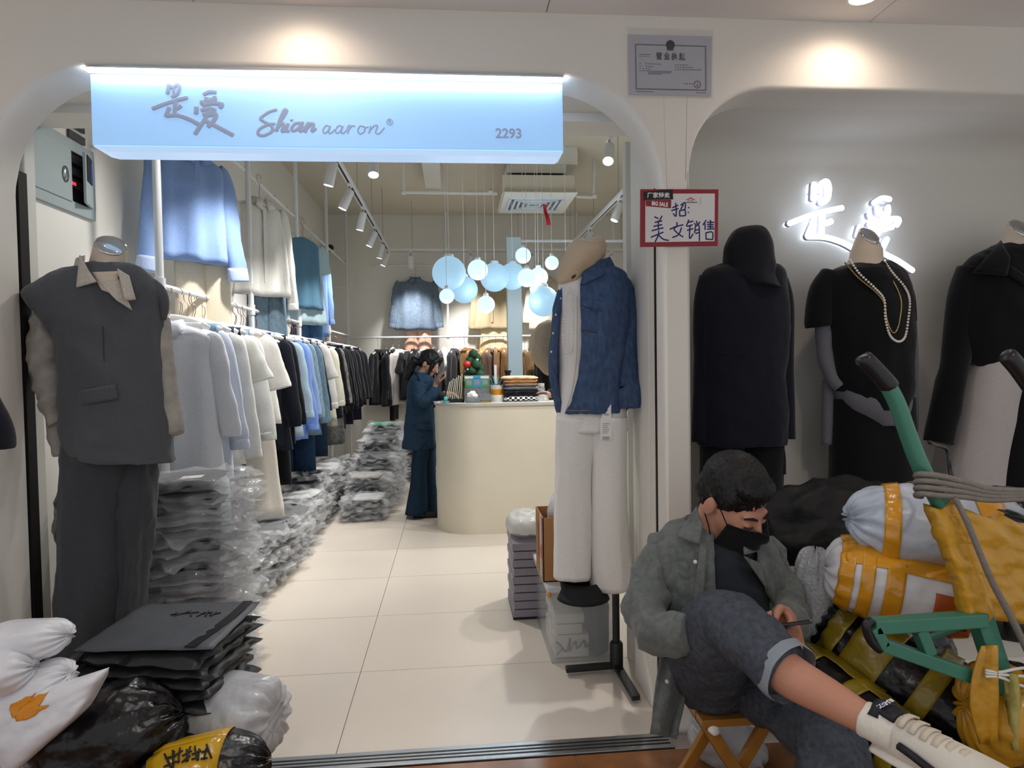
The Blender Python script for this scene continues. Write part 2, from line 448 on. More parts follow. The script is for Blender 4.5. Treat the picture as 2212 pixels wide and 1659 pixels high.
lb = MB().span((xa, SY - .022, zt + .002), (xb, SY - .006, zt + .012)).build('led_bar', led_m, t)
MB().span((xa, SY - .026, zt + .012), (xb, SY + .0, zt + .016)).build('led_channel', white_metal, t)
S1 = lambda *q: [(310 + x / 3.881, 150 + y / 3.881) for x, y in q]
logo = [[9] + S1((212,125),(205,200)), [9] + S1((212,128),(245,150),(285,122),(300,150),(287,198),(258,225),(240,222)), [6] + S1((255,155),(252,200)),
        S1((80,328),(200,280),(365,235)), S1((270,270),(262,375)), S1((275,330),(315,305)), S1((218,320),(190,392)), S1((195,388),(290,385),(390,420),(470,465)),
        S1((510,208),(550,187),(605,190)), S1((490,262),(495,290)), S1((530,235),(537,270),(572,262),(575,240)), S1((592,225),(600,262),(580,272)), S1((445,315),(443,370)),
        S1((500,300),(560,285),(655,290),(645,320)), S1((490,342),(560,327),(602,345)), S1((505,382),(600,347)), S1((560,330),(520,410),(480,470),(435,540)),
        S1((515,390),(605,377),(590,430),(545,480)), S1((520,430),(600,470),(750,550))]
mb = strokes(logo, 10.0, SY, .0008, push=.001)
mb.build('lettering', sign_ink, t, True, label='grey brush-written Chinese characters')
shian = [S1((1115,337),(1050,357),(985,407),(1003,432),(1070,470),(1078,518),(1010,553),(965,545),(970,505),(1030,468),(1100,455)),
         S1((1108,515),(1160,420),(1200,350),(1180,340),(1140,430),(1118,515)), S1((1120,500),(1160,450),(1177,468),(1163,518),(1192,512)),
         S1((1213,455),(1196,512),(1222,515)), S1((1240,422),(1244,428)), S1((1322,450),(1275,452),(1244,490),(1256,514),(1290,500),(1325,455)),
         S1((1335,440),(1312,522)), S1((1316,520),(1345,500),(1384,445)), S1((1384,442),(1370,490),(1357,525)), S1((1366,500),(1410,452),(1427,465),(1412,518),(1445,495))]
strokes(shian, 7.0, SY, .0008, push=.001).build('lettering', sign_ink, t, True, label='grey script word Shian')
A_ = [(1562,482),(1532,470),(1506,508),(1516,535),(1546,515),(1568,474),(1552,525),(1570,535),(1602,505)]
aar = [S1(*A_), S1(*[(x + 105, y) for x, y in A_]), S1((1705,495),(1722,470),(1740,478),(1722,505),(1712,538)), S1((1728,492),(1755,472),(1772,480)),
       S1((1845,480),(1815,475),(1797,512),(1815,540),(1850,522),(1855,485),(1838,475)), S1((1855,490),(1885,482)), S1((1905,475),(1890,535)), S1((1896,515),(1930,475),(1962,472),(1950,510),(1948,535),(1975,537),(2018,490))]
strokes(aar, 3.0, SY, .0008, push=.001).build('lettering', sign_ink, t, True, label='thin grey script word aaron')
strokes([S1(*[(2063 + 25 * math.cos(i * .5236), 440 + 25 * math.sin(i * .5236)) for i in range(13)])], 1.6, SY, .002, push=.001, sm=3).build('lettering', sign_ink, t)
text('lettering', 'R', P(842, 263.5, SY) + Vector((0, -.001, 0)), .017, sign_ink, t, bold=.0004)
text('lettering', '2293', P(1099, 289.5, SY) + Vector((0, -.001, 0)), .048, sign_ink, t, bold=.0013, label='grey bold number 2293')

# neon characters in the niche
NY = NB - .05
neon_m = M('neon_white', 'ffffff', var=0, bump=0, emit=3.2, emcol='e8f1ff')
neon_halo = M('neon_back_light', 'ffffff', var=0, bump=0, emit=1.3, emcol='dcecff')
neon_side = M('neon_side', 'b9b7c8', rough=.5, var=0, bump=0)
S2 = lambda *q: [(1670 + x / 6.9125, 370 + y / 6.9125) for x, y in q]
neon = [[14] + S2((590,195),(578,430)), [15] + S2((680,220),(770,170),(805,260),(780,420),(680,480)), [9] + S2((690,260),(680,330)),
        S2((215,790),(600,650),(1010,555)), S2((720,660),(700,960)), [13] + S2((760,790),(850,755)), [13] + S2((590,740),(490,980)),
        S2((490,985),(760,995),(1000,1065),(1180,1160)), S2((1180,1160),(1400,1240),(1620,1230)) if False else S2((1470,485),(1600,415),(1720,430)),
        [10] + S2((1400,640),(1425,700)), [11] + S2((1525,540),(1545,640),(1640,650)), [12] + S2((1690,530),(1690,640),(1610,695)), [13] + S2((1270,830),(1230,980)),
        [13] + S2((1400,810),(1560,750),(1840,722),(1812,820)), [12] + S2((1480,900),(1760,840)), [13] + S2((1600,850),(1430,1080),(1250,1330)), S2((1680,1010),(1600,1180)),
        S2((1500,1130),(1620,1230),(1850,1350),(2060,1490))]
t = thing('neon_sign', 'glowing white neon sign of two Chinese characters on the niche wall', 'neon sign', P(1830, 600, NY))
strokes(neon, 12.5, NY, .006, push=.014).build('tube_front', neon_m, t, True)
strokes(neon, 14, NY, .014, push=-.006).build('tube_side', neon_side, t, True)
strokes(neon, 11, NY, .005, push=-.030).build('tube_back', neon_halo, t, True)
for q in ((1745, 420), (1702, 484), (1900, 450), (1945, 572), (1775, 515)):
    MB().tube([P(*q, NY), P(*q, NB)], .004, 6).build('stand_off', neon_side, t)

# sale notice on the pillar
PYs = FY - .012
red_m = M('notice_red', '8e2230', rough=.45, var=.05, bump=.02); wht_m = M('notice_white', 'd9d7d6', rough=.5, var=.02, bump=.02)
blk_m = M('print_black', '1c191b', rough=.5, var=0, bump=0); ink_m = M('marker_blue', '1f2060', rough=.5, var=.05, bump=0); prt_w = M('print_white', 'f0f0ee', rough=.6, var=0, bump=0)
S3 = lambda *q: [(1370 + x / 11.06, 400 + y / 11.06) for x, y in q]
def quad(q, Y, d=.0006): return MB().prism([P(x, y, Y) for x, y in q], (0, -d, 0))
t = thing('sale_notice', 'red-framed handwritten BIG SALE notice hung on the pillar', 'notice', P(1468, 531, PYs))
fr = MB().prism([P(x, y, PYs) for x, y in S3((152, 92), (2015, 98), (2000, 1445), (148, 1472))], (0, .008, 0)).build('board', red_m, t, bevel=.001)
quad(S3((265, 205), (1925, 200), (1915, 1340), (262, 1365)), PYs - .0005).build('white_panel', wht_m, t)
quad(S3((225, 160), (920, 95), (930, 340), (232, 358)), PYs - .0012).build('print_block', blk_m, t)
quad(S3((270, 362), (885, 348), (878, 552), (280, 500)), PYs - .0012).build('print_block', red_m, t)
text('print', '厂家特卖', P(*S3((580, 250))[0], PYs - .0022), .021, prt_w, t, bold=.0003)
text('print', 'BIG SALE', P(*S3((612, 455))[0], PYs - .0022), .0195, prt_w, t, bold=.0006, sx=.78, rot=(math.pi / 2, .09, 0))
hand = [S3((915,540),(1045,480)), S3((990,430),(1000,735),(930,680)), S3((890,610),(1050,560)), S3((1110,480),(1210,420),(1215,560),(1180,600)), S3((1170,470),(1110,575)),
        S3((1080,610),(1085,735)), S3((1080,620),(1200,590),(1225,700),(1200,730),(1085,735)), S3((1298,530),(1302,548)), S3((1290,645),(1292,662)),
        S3((485,760),(570,795)), S3((660,740),(610,840)), S3((495,890),(660,855)), S3((465,985),(660,945)), S3((420,1090),(690,1020)), S3((575,850),(575,1060)), S3((400,1245),(690,1125)),
        S3((580,1090),(570,1200),(500,1350)), S3((575,1190),(690,1290),(820,1320)), S3((1020,890),(1010,990),(945,1050),(1060,1170),(1165,1235)), S3((1125,1020),(1060,1180),(915,1250)), S3((850,1055),(1000,990),(1165,950)),
        S3((1300,830),(1245,980)), S3((1285,890),(1405,860)), S3((1270,985),(1390,950)), S3((1265,1080),(1400,1040)), S3((1330,970),(1320,1270),(1400,1170)), S3((1485,860),(1500,930)), S3((1435,910),(1470,960)), S3((1565,880),(1510,960)),
        S3((1460,980),(1440,1140)), S3((1460,990),(1545,970),(1555,1330)), S3((1460,1080),(1535,1060)), S3((1465,1160),(1535,1130)),
        S3((1715,840),(1640,950)), S3((1690,920),(1690,1065)), S3((1810,840),(1830,870)), S3((1740,890),(1900,890)), S3((1745,940),(1890,945)), S3((1750,990),(1890,1000)), S3((1740,1050),(1905,1045)), S3((1820,870),(1815,1050)),
        S3((1710,1140),(1715,1290)), S3((1710,1140),(1865,1125),(1870,1300)), S3((1870,1300),(1715,1290))]
strokes(hand, 3.3, PYs, .0008, push=.001).build('handwriting', ink_m, t, True, label='dark blue marker handwriting')
rose = M('print_rose', 'b06068', rough=.6, var=0, bump=0); gry = M('print_grey', '77757a', rough=.6, var=0, bump=0)
strokes([[2.2] + S3((1240,352),(1300,330),(1345,300),(1390,330),(1450,352)), [1.6] + S3((1290,350),(1345,320),(1400,352)), [1.6] + S3((1280,372),(1410,372))], 2, PYs, .0006, push=.001).build('emblem', rose, t, True)
strokes([S3((1240 + 45 * i, 412), (1270 + 45 * i, 412)) for i in range(6)], 3, PYs, .0005, push=.001, sm=2).build('print', gry, t)
strokes([S3((1582, 290), (1582, 475))], .8, PYs, .0005, push=.001, sm=2).build('print', gry, t)

# business licence on the header
LY = FY - .004
paper_m = M('licence_paper', 'b9b9c2', rough=.3, var=.02, bump=.01); frame_g = M('licence_line', '5b5b68', rough=.6, var=0, bump=0)
clear_m = M('clear_plate', 'c9c9cc', rough=.12, var=0, bump=0, alpha=.10, spec=.7)
S4 = lambda *q: [(1340 + x / 9.76, 50 + y / 9.76) for x, y in q]
t = thing('licence_certificate', 'grey framed business licence in a clear holder above the pillar', 'certificate', P(1448, 210, LY))
MB().prism([P(x, y, LY) for x, y in S4((170, 240), (1930, 280), (1915, 1540), (190, 1500))], (0, .0012, 0)).build('paper', paper_m, t)
MB().prism([P(x, y, LY - .0015) for x, y in S4((140, 85), (1960, 150), (1945, 1590), (150, 1580))], (0, -.002, 0)).build('clear_holder', clear_m, t, bevel=.0008)
strokes([S4((320,450),(1800,490)), S4((1795,490),(1805,1415)), S4((1805,1415),(335,1385)), S4((335,1385),(320,450))], 2.6, LY, .0004, push=.0006, sm=2).build('border', frame_g, t)
text('print', '营 业 执 照', P(*S4((1062, 712))[0], LY - .0009), .027, blk_m, t, bold=.0009, sx=.82)['kind'] = 'stuff'
MB().lathe(P(*S4((1055, 455))[0], LY - .0008), [(.0002, 0), (.0165, 0), (.0155, .0012), (.0002, .0012)], 20, Matrix.Rotation(math.pi / 2, 3, 'X')).build('emblem', blk_m, t)
quad(S4((975, 510), (1130, 512), (1120, 580), (985, 578)), LY - .0006).build('emblem', blk_m, t)
rows = []
random.seed(3)
for i, y in enumerate((850, 905, 955, 1005)):
    for k in range((2, 2, 3, 4)[i]): rows.append([2] + S4((405 + k * (130, 130, 66, 50)[i], y), (425 + k * (130, 130, 66, 50)[i], y)))
    rows.append([1.6] + S4((580, y + 8), ((850, 690, 640, 1080)[i], y + 16)))
rows += [[1.6] + S4((590,1045),(1070,1052)), [1.6] + S4((590,1068),(880,1076)), [1.6] + S4((395,660),(630,660)), [1] + S4((395,700),(620,704))]
for i, y in enumerate((882, 932, 980)):
    for k in range(4): rows.append([2] + S4((1160 + 48 * k, y), (1180 + 48 * k, y)))
    rows.append([1.5] + S4((1330, y + 3), ((1420, 1525, 1710)[i], y + 6)))
rows += [[1.5] + S4((330,1438),(700,1452)), [1.5] + S4((1595,1466),(1810,1470))] + [[2.2] + S4((1345 + 52 * k, 1280), (1370 + 52 * k, 1280)) for k in range(4)]
strokes(rows, 1.5, LY, .0003, push=.0006, sm=2).build('print', frame_g, t)
strokes([S4(*[(1622 + 66 * math.cos(a * .5236), 1295 + 70 * math.sin(a * .5236)) for a in range(13)])], 3.4, LY, .0003, push=.0006, sm=2).build('seal', gry, t)
strokes([S4((1622, 1290), (1626, 1330))], 2.5, LY, .0003, push=.0006, sm=2).build('seal', blk_m, t)

# fuse box on the left shop wall
panel_m = M('panel_grey', 'a7b3b4', rough=.4, var=.03, bump=.03); dark_in = M('panel_inside', '1d1b1d', rough=.6, var=.3)
XW = XL
a0 = PX(60, 432, XW); a1 = PX(199, 478, XW); a2 = PX(118, 275, XW)
y0, y1 = a0.y - .02, a1.y; z0, z1 = a1.z + .0, PX(195, 330, XW).z
t = thing('fuse_box', 'grey metal fuse box with a half-open door on the left wall', 'fuse box', (XW, (y0 + y1) / 2, z0))
mb = MB(); d = .018
mb.span((XW, y0, z0), (XW + d, y1, z0 + .05)); mb.span((XW, y0, z1 - .05), (XW + d, y1, z1)); mb.span((XW, y0, z0 + .05), (XW + d, y0 + .04, z1 - .05)); mb.span((XW, y1 - .035, z0 + .05), (XW + d, y1, z1 - .05))
mb.build('frame', panel_m, t, bevel=.002)
MB().span((XW + .001, y0 + .04, z0 + .05), (XW + .004, y1 - .035, z1 - .05)).build('inside', dark_in, t)
ym = y0 + (y1 - y0) * .60; yn = y1 - .04
dl = MB().span((XW + .012, y0 + .03, z0 + .045), (XW + .024, ym, z1 - .045)).build('door', panel_m, t, bevel=.002)
MB().lathe((XW + .024, ym - .055, (z0 + z1) / 2 - .01), [(.0003, 0), (.022, 0), (.024, .004), (.012, .008), (.0003, .008)], 20, Matrix.Rotation(math.pi / 2, 3, 'Y') @ Matrix.Diagonal((1.5, 1, 1))).build('lock', steel, dl, True)
rot = Matrix.Rotation(math.radians(16), 3, 'Z')
w = yn - ym - .03
dr = MB().box(Vector((XW + .022, yn, (z0 + z1) / 2)) + rot @ Vector((.0, -w / 2, 0)), (.012, w, z1 - z0 - .1), rot).build('door', panel_m, t, bevel=.002)
MB().box(Vector((XW + .022, yn, (z0 + z1) / 2 + .05)) + rot @ Vector((.008, -w * .5, 0)), (.003, w * .7, .12), rot).build('window', dark_in, dr)
blue_l = M('blue_label', '22419a', rough=.4, var=0, bump=0)
MB().box(Vector((XW + .022, yn, (z0 + z1) / 2 + .04)) + rot @ Vector((.0105, -w * .3, 0)), (.001, w * .28, .09), rot).build('sticker', blue_l, dr)
for k in range(6):
    MB().span((XW + .004, ym + .012, z0 + .12 + k * .055), (XW + .012, yn - .02, z0 + .155 + k * .055)).build('breaker', M('breaker_grey', '4b4a50', rough=.5, var=.1), t)
MB().span((XW + .0125, ym + .02, z1 - .20), (XW + .0135, ym + .05, z1 - .187)).build('indicator', M('red_led', 'ff3048', emit=1.5, emcol='ff3048', var=0, bump=0), t)

# ================================================================== racks
RX, RZ, UZ = -1.42, 1.785, 2.765
PYS = [3.43, 4.92, 6.40, 7.90, 9.36]
rackw = M('rack_white', 'e4e7ea', rough=.35, var=.03, bump=.02)
t = thing('clothes_rack', 'long white pipe clothes rack along the left wall with five uprights', 'clothes rack', (RX, 6.4, 0))
for i, y in enumerate(PYS):
    r = .019
    MB().tube([(RX, y, 0), (RX, y, STZ - .01)], r, 14).build('upright', rackw, t, 40)
    if i < 4:
        MB().tube([(RX, y, RZ), (RX, PYS[i + 1], RZ)], .0135, 12).build('rail', rackw, t, 40)
        MB().tube([(RX - .02, y, UZ), (RX - .02, PYS[i + 1], UZ)], .0125, 12).build('upper_rail', rackw, t, 40)
    MB().lathe((RX, y, RZ - .035), [(.020, 0), (.026, 0), (.026, .07), (.020, .07)], 14).build('joint', rackw, t, 40)
    MB().tube([(RX + .0, y, 2.45 if i != 2 else 2.62), (XL, y, 2.45 if i != 2 else 2.62)], .009, 8).build('bracket', rackw, t, 40)
    for k in range(3):
        if i < 4: MB().sphere((RX - .008, y + .35 + k * .4, UZ + .006), .007, 8, 6).build('bolt', steel, t)
t = thing('clothes_rack', 'white pipe clothes rack across the back wall', 'clothes rack', (.6, 9.3, 0))
BXS = [RX, P(968, 735, 9.3).x, 1.75, XR - .05]
for i, x in enumerate(BXS):
    if i: MB().tube([(x, 9.3, 0), (x, 9.3, STZ - .01)], .017, 12).build('upright', rackw, t, 40)
    if i: MB().sphere((x, 9.3, RZ - .03), .03, 10, 8).build('joint', rackw, t, True)
    if i < 3: MB().tube([(x + .02, 9.3, RZ - .03), (BXS[i + 1], 9.3, RZ - .03)], .013, 10).build('rail', rackw, t, 40)

# ================================================================== track lights
TX, TZ, TB = -.80, 2.83, 8.72
lens_m = M('spot_lens', 'ffffff', var=0, bump=0, emit=10, emcol='fff4e4')
TRX = 1.50
for nm, a, b, lab in (('left', (TX, 3.4, TZ), (TX, TB, TZ), 'white ceiling light track over the left clothes rack'), ('back', (TX + .03, TB + .03, TZ), (XR - .1, TB + .03, TZ), 'white light track across the back of the shop'),
                  ('right', (TRX, 3.4, TZ), (TRX, TB - .01, TZ), 'white light track on the right side of the shop')):
    t = thing('light_track', lab, 'light track', a)
    ax = 1 if nm != 'back' else 0
    h = (.022, .0) if ax else (0, .022)
    MB().span((a[0] - h[0], a[1] - h[1], TZ), (b[0] + h[0], b[1] + h[1], TZ + .035)).build('rail', rackw, t, bevel=.003)
    MB().span((a[0] - h[0] * .4, a[1] - h[1] * .4, TZ - .002), (b[0] + h[0] * .4, b[1] + h[1] * .4, TZ + .001)).build('slot', black_metal, t)
    for k in range(5):
        q = Vector(a).lerp(Vector(b), (k + .4) / 5)
        MB().tube([(q.x, q.y, TZ + .03), (q.x, q.y, STZ)], .003, 6).build('wire', steel, t)
def spotlight(loc, aim, power, label, cone=78, col=(1, .965, .92), rod=False):
    loc = Vector(loc); d = (Vector(aim) - loc).normalized()
    piv = loc - Vector((0, 0, .07))
    t = thing('track_spotlight', label, 'spotlight', loc, 'white track spotlights')
    if rod: MB().tube([loc, (loc.x, loc.y, STZ)], .006, 8).build('rod', rackw, t, True)
    MB().span((loc.x - .015, loc.y - .05, loc.z - .02), (loc.x + .015, loc.y + .05, loc.z)).build('adapter', rackw, t, bevel=.003)
    MB().tube([loc - Vector((0, 0, .018)), piv], .006, 8).build('stem', steel, t, True)
    R_ = d.to_track_quat('-Z', 'Y').to_matrix()
    MB().lathe(piv + d * .065, [(.001, .085), (.030, .085), (.033, .078), (.036, -.075), (.034, -.08), (.031, -.074), (.001, -.074)], 18, R_).build('housing', rackw, t, 40)
    MB().lathe(piv + d * .065, [(.001, -.076), (.0305, -.076), (.0305, -.0745), (.001, -.0745)], 18, R_).build('lens', lens_m, t)
    s = spot('spot_beam', piv + d * .155, piv + d * 1.2, power, col, cone, 1.0, .05); attach(s, t); s.matrix_parent_inverse = Matrix.Translation(-loc)
SP = 84
left_y = [3.95, 4.75, 5.5, 6.3, 7.2, 7.95, 8.6]
ords = ['nearest', 'second', 'third', 'fourth', 'fifth', 'sixth', 'last']
for i, y in enumerate(left_y):
    spotlight((TX, y, TZ), (-1.75, y - .1, .75) if i % 2 == 0 else (-1.45, y + .1, .2), SP, 'white cylinder spotlight aimed at the left rack, %s along the left track' % ords[i])
for i, x in enumerate((-.52, .25, 1.05, 2.1)):
    spotlight((x, TB + .03, TZ), (x, 9.5, 1.3), SP * 1.15, 'white cylinder spotlight aimed at the back wall, %s along the back track' % ords[i])
for i, (y, tx_, tz_) in enumerate(((3.95, .5, .6), (4.8, -.2, 0), (5.9, .3, .0), (7.2, .5, .2))):
    spotlight((TRX if i else TRX, y, TZ), (tx_, y - .2 if i else 5.4, tz_), SP * 1.0, 'white cylinder spotlight aimed at the floor, %s along the right track' % ords[i], 80)
spotlight((TX, 3.48, TZ), (-1.72, 3.05, 1.5), SP * .28, 'added fill spotlight brightening the fuse box wall, unseen behind the sign box', 100)  # extra lamp added out of view to brighten the left wall near the entry
# bare spot seen between arch and jamb, aimed at the denim mannequin
spotlight(P(1316, 296, 4.35), P(1250, 1000, 2.9), SP * .9, 'single bright ceiling spotlight high beside the doorway jamb', 70, rod=True)
spotlight(P(806, 318, 4.6), (-.4, 3.3, 0), SP * .9, 'bright spotlight half hidden just under the sign box', 90, rod=True)

# ================================================================== pendant globes
glb = M('globe_blue', '54707f', rough=.5, var=0, bump=0, emit=.72, emcol='a9d2ee')
gls = M('globe_white', '5f7c8c', rough=.5, var=0, bump=0, emit=.98, emcol='d4ecfc')
def globe(px, py, r, Y, m, lab):
    c = P(px, py, Y); rad = r / ppm(Y)
    t = thing('pendant_globe', lab, 'pendant lamp', (c.x, c.y, c.z), 'globe pendants over the counter')
    MB().sphere(c, rad, 28, 18).build('globe', m, t, True)
    MB().lathe(c + Vector((0, 0, rad * .97)), [(.001, 0), (rad * .3, 0), (rad * .28, .02), (.006, .03), (.001, .03)], 14).build('cap', rackw, t, True)
    MB().tube([c + Vector((0, 0, rad)), (c.x, c.y, STZ)], .0022, 5).build('wire', rackw, t)
    if m is gls:
        l = bpy.data.lights.new('globe_light', 'POINT'); l.energy = 2.2; l.color = (.85, .94, 1); l.shadow_soft_size = rad
        o = bpy.data.objects.new('globe_light', l); COL.objects.link(o); o.location = c + Vector((0, 0, -rad - .12)); attach(o, t)
for a in ((970, 590, 36, 5.6, glb, 'largest pale blue globe lamp, leftmost over the counter'), (1003, 626, 29, 5.9, glb, 'pale blue globe tucked behind and below the largest globe'),
          (965, 640, 16, 5.3, gls, 'smallest white globe hanging lowest at the left of the cluster'), (1032, 583, 22, 5.7, gls, 'white globe right of the largest blue globe'),
          (1068, 599, 31, 6.05, glb, 'pale blue globe in the middle of the cluster'), (1107, 597, 29, 6.22, glb, 'pale blue globe partly behind the post'),
          (1050, 658, 19, 5.5, gls, 'white globe hanging lowest in the middle of the cluster'), (1130, 552, 17, 5.6, gls, 'small white globe hanging highest of the cluster'),
          (1138, 600, 20, 5.35, gls, 'white globe in front of the post'), (1163, 599, 21, 5.9, gls, 'white globe just right of the post'), (1158, 625, 14, 6.2, gls, 'white globe peeping out behind two others'),
          (1192, 568, 15, 5.6, gls, 'small white globe at the upper right of the cluster'), (1174, 651, 33, 5.5, glb, 'big pale blue globe nearest the beret mannequin'),
          (1222, 577, 15, 5.9, gls, 'white globe behind the beige beret')): globe(*a)

# ================================================================== air conditioner outlet, pipes
duct_m = M('ac_cream', 'd2cab8', rough=.6, var=.03); grille_m = M('ac_blue_white', 'dbe8f2', rough=.35, var=.02, bump=.0)
nl, nr = P(1085, 416, 6.4), P(1242, 416, 6.4); zb = nl.z
t = thing('air_outlet', 'square ceiling air conditioner outlet box with a red ribbon', 'air conditioner', ((nl.x + nr.x) / 2, 6.8, zb))
MB().span((nl.x, 6.4, zb), (nr.x, 7.2, zb + .17)).build('box', duct_m, t, bevel=.006)
MB().span((nl.x + .02, 6.36, zb - .012), (nr.x + .02, 7.22, zb)).build('bottom_plate', paint, t, bevel=.003)
cx, cyy = (nl.x + nr.x) / 2, 6.8
for k in range(5):
    s = .26 - k * .05; q = MB()
    for (ax, ay, sx, sy) in ((0, s, s * 2 + .02, .022), (0, -s, s * 2 + .02, .022), (s, 0, .022, s * 2), (-s, 0, .022, s * 2)):
        q.box((cx + ax, cyy + ay, zb - .02 - .006 * (k % 2)), (sx, sy, .016))
    q.build('louvre', grille_m, t)
MB().span((cx - .25, cyy - .25, zb - .0145), (cx + .25, cyy + .25, zb - .0125)).build('grille_back', M('grille_dark', '6f7880', rough=.6, var=.1), t)
MB().span((nl.x + .10, 6.5, zb + .17), (nr.x - .10, 7.1, zb + .215)).build('collar', dark_in, t)
MB().span((nl.x + .06, 6.5, zb + .215), (nr.x - .06, 7.1, zb + .30)).build('duct', paint, t, bevel=.005)
MB().span((nl.x + .10, 6.5, zb + .30), (nr.x + .05, 8.55, STZ)).build('duct', paint, t, bevel=.005)
rib = M('ribbon_red', 'c01a28', rough=.7, var=.05)
MB().sheet([[(cx + .08 + dx, 6.72 + .02 * math.sin(k), zb - .03 - k * .035) for dx in (0 + .006 * k, .03 + .008 * k)] for k in range(7)], .002).build('ribbon', rib, t)
t = thing('ceiling_pipe', 'thin white conduit pipes running under the shop ceiling', 'pipe', P(980, 418, 6.9))
zz = P(980, 416, 6.9)
MB().tube([P(872, 330, 6.9), P(872, 410, 6.9), P(876, 415, 6.9), P(1074, 418, 6.9)], .018, 10).build('pipe', paint, t, 40)
MB().tube([P(1244, 424, 6.9), P(1278, 426, 6.9), P(1282, 421, 6.9), P(1284, 300, 6.9)], .018, 10).build('pipe', paint, t, 40)
for q in (872, 1060, 1284): MB().sphere(P(q, 415 if q < 1200 else 423, 6.9), .03, 10, 8).build('elbow', paint, t, True)
t = thing('wall_pipe', 'white conduit with a bend on the upper right of the back wall', 'pipe', P(1325, 460, 8.5))
MB().tube([P(1345, 400, 8.6), P(1322, 445, 8.6), P(1326, 520, 8.6)], .02, 8).build('pipe', paint, t, 40)
c = P(713, 536, 9.1)
t = thing('security_camera', 'small black dome security camera in the back left corner', 'camera', c)
MB().sphere(c, .05, 14, 10).build('dome', black_metal, t, True); MB().lathe(c + Vector((0, .02, -.02)), [(.001, -.02), (.055, -.02), (.055, .0), (.001, .0)], 16).build('base', paint, t, 40)
MB().tube([c + Vector((0, .02, -.03)), c + Vector((0, .42, -.03))], .012, 8).build('arm', paint, t)
# post frame by the counter
pb = M('pale_blue_post', 'c9dce4', rough=.4, var=.02, bump=.02)
t = thing('post_frame', 'pale blue square post with a white top bar behind the counter', 'post', P(1108, 760, 7.0) * Vector((1, 1, 0)) if False else (P(1108, 760, 7.0).x, 7.0, 0))
l, r = P(1093, 514, 7.0), P(1124, 514, 7.0)
MB().span((l.x, 6.95, 0), (r.x, 7.09, l.z)).build('post', pb, t, bevel=.004)
MB().tube([(r.x, 7.0, l.z - .03), (2.2, 7.0, l.z - .03)], .016, 10).build('bar', rackw, t, 40)
MB().tube([(2.2, 7.0, 0), (2.2, 7.0, l.z - .02)], .016, 10).build('upright', rackw, t, 40)

# ================================================================== counter
coun = M('counter_plaster', 'e6dfcd', rough=.7, var=.06, scale=3, bump=.12, bscale=20); ctop = M('counter_top', 'c9c6bf', rough=.35, var=.03, bump=.02)
CXL, CYF, CZT, CXR, CYB = P(943, 1000, 5.75).x, 5.38, 1.06, 1.95, 6.06
rr = .34
def cshape(z, g=0):
    out = []
    for k in range(15):
        a = math.pi + math.pi / 2 * k / 14; out.append((CXL + rr + (rr + g) * math.cos(a), CYF + rr + (rr + g) * math.sin(a), z))
    out += [(CXR + g, CYF - g, z), (CXR + g, CYB + g, z)]
    for k in range(8):
        a = math.pi / 2 + math.pi / 2 * k / 7; out.append((CXL + rr + (rr + g) * math.cos(a), CYB - rr + (rr + g) * math.sin(a), z))
    return out
t = thing('service_counter', 'cream plastered service counter with a rounded end', 'counter', (.6, 5.8, 0))
MB().prism(cshape(0), (0, 0, CZT - .022)).build('body', coun, t, 35)
MB().prism(cshape(CZT - .022, .012), (0, 0, .022)).build('worktop', ctop, t, 35)
for m_ in (glow_w, lens_m, glb, gls, neon_halo, sign_lip, sign_ink): m_.cycles.emission_sampling = 'NONE'
# ================================================================== mannequins and what they wear
skin_m = M('mannequin_linen', 'cdbfae', rough=.9, var=.06, bump=.3, bscale=180); chrome = M('chrome', 'c8cacc', rough=.06, metal=1, var=0, bump=0)
def lev(levels, py):
    L = levels
    if py <= L[0][0]: return L[0]
    for a, b in zip(L, L[1:]):
        if py <= b[0]:
            f = (py - a[0]) / (b[0] - a[0]); return [x + (y - x) * f for x, y in zip(a, b)]
    return L[-1]
def front(levels, Y, px, py, off=.004, pw=2.2, dcol=3, ku=1.0):
    l = lev(levels, py); xl, xr, dp = l[1], l[2], l[dcol]
    u = max(-.999, min(.999, (px - (xl + xr) / 2) / max((xr - xl) / 2, 1)))
    dy = dp * (1 - abs(u * ku) ** pw) ** (1 / pw)
    return P(px, py, Y - dy) + Vector((0, -off, 0))
def patch(levels, Y, poly, nx=8, ny=6, thick=.003, off=.004, **k):
    """a four-cornered piece lying on the front of a body (px corners: tl, tr, br, bl)"""
    tl, tr, br, bl = [Vector(q) for q in poly]; rows = []
    for i in range(ny + 1):
        v = i / ny; a = tl.lerp(bl, v); b = tr.lerp(br, v)
        rows.append([front(levels, Y, *a.lerp(b, j / nx), off=off, **k) for j in range(nx + 1)])
    return MB().sheet(rows, thick)
def seam(levels, Y, pts, wpx=1.6, off=.003, **k):
    q = cat_rom([list(p) for p in pts], 5 * len(pts))
    return MB().tube([front(levels, Y, a, b, off=off, **k) for a, b in q], wpx / 2 / ppm(Y), 6)
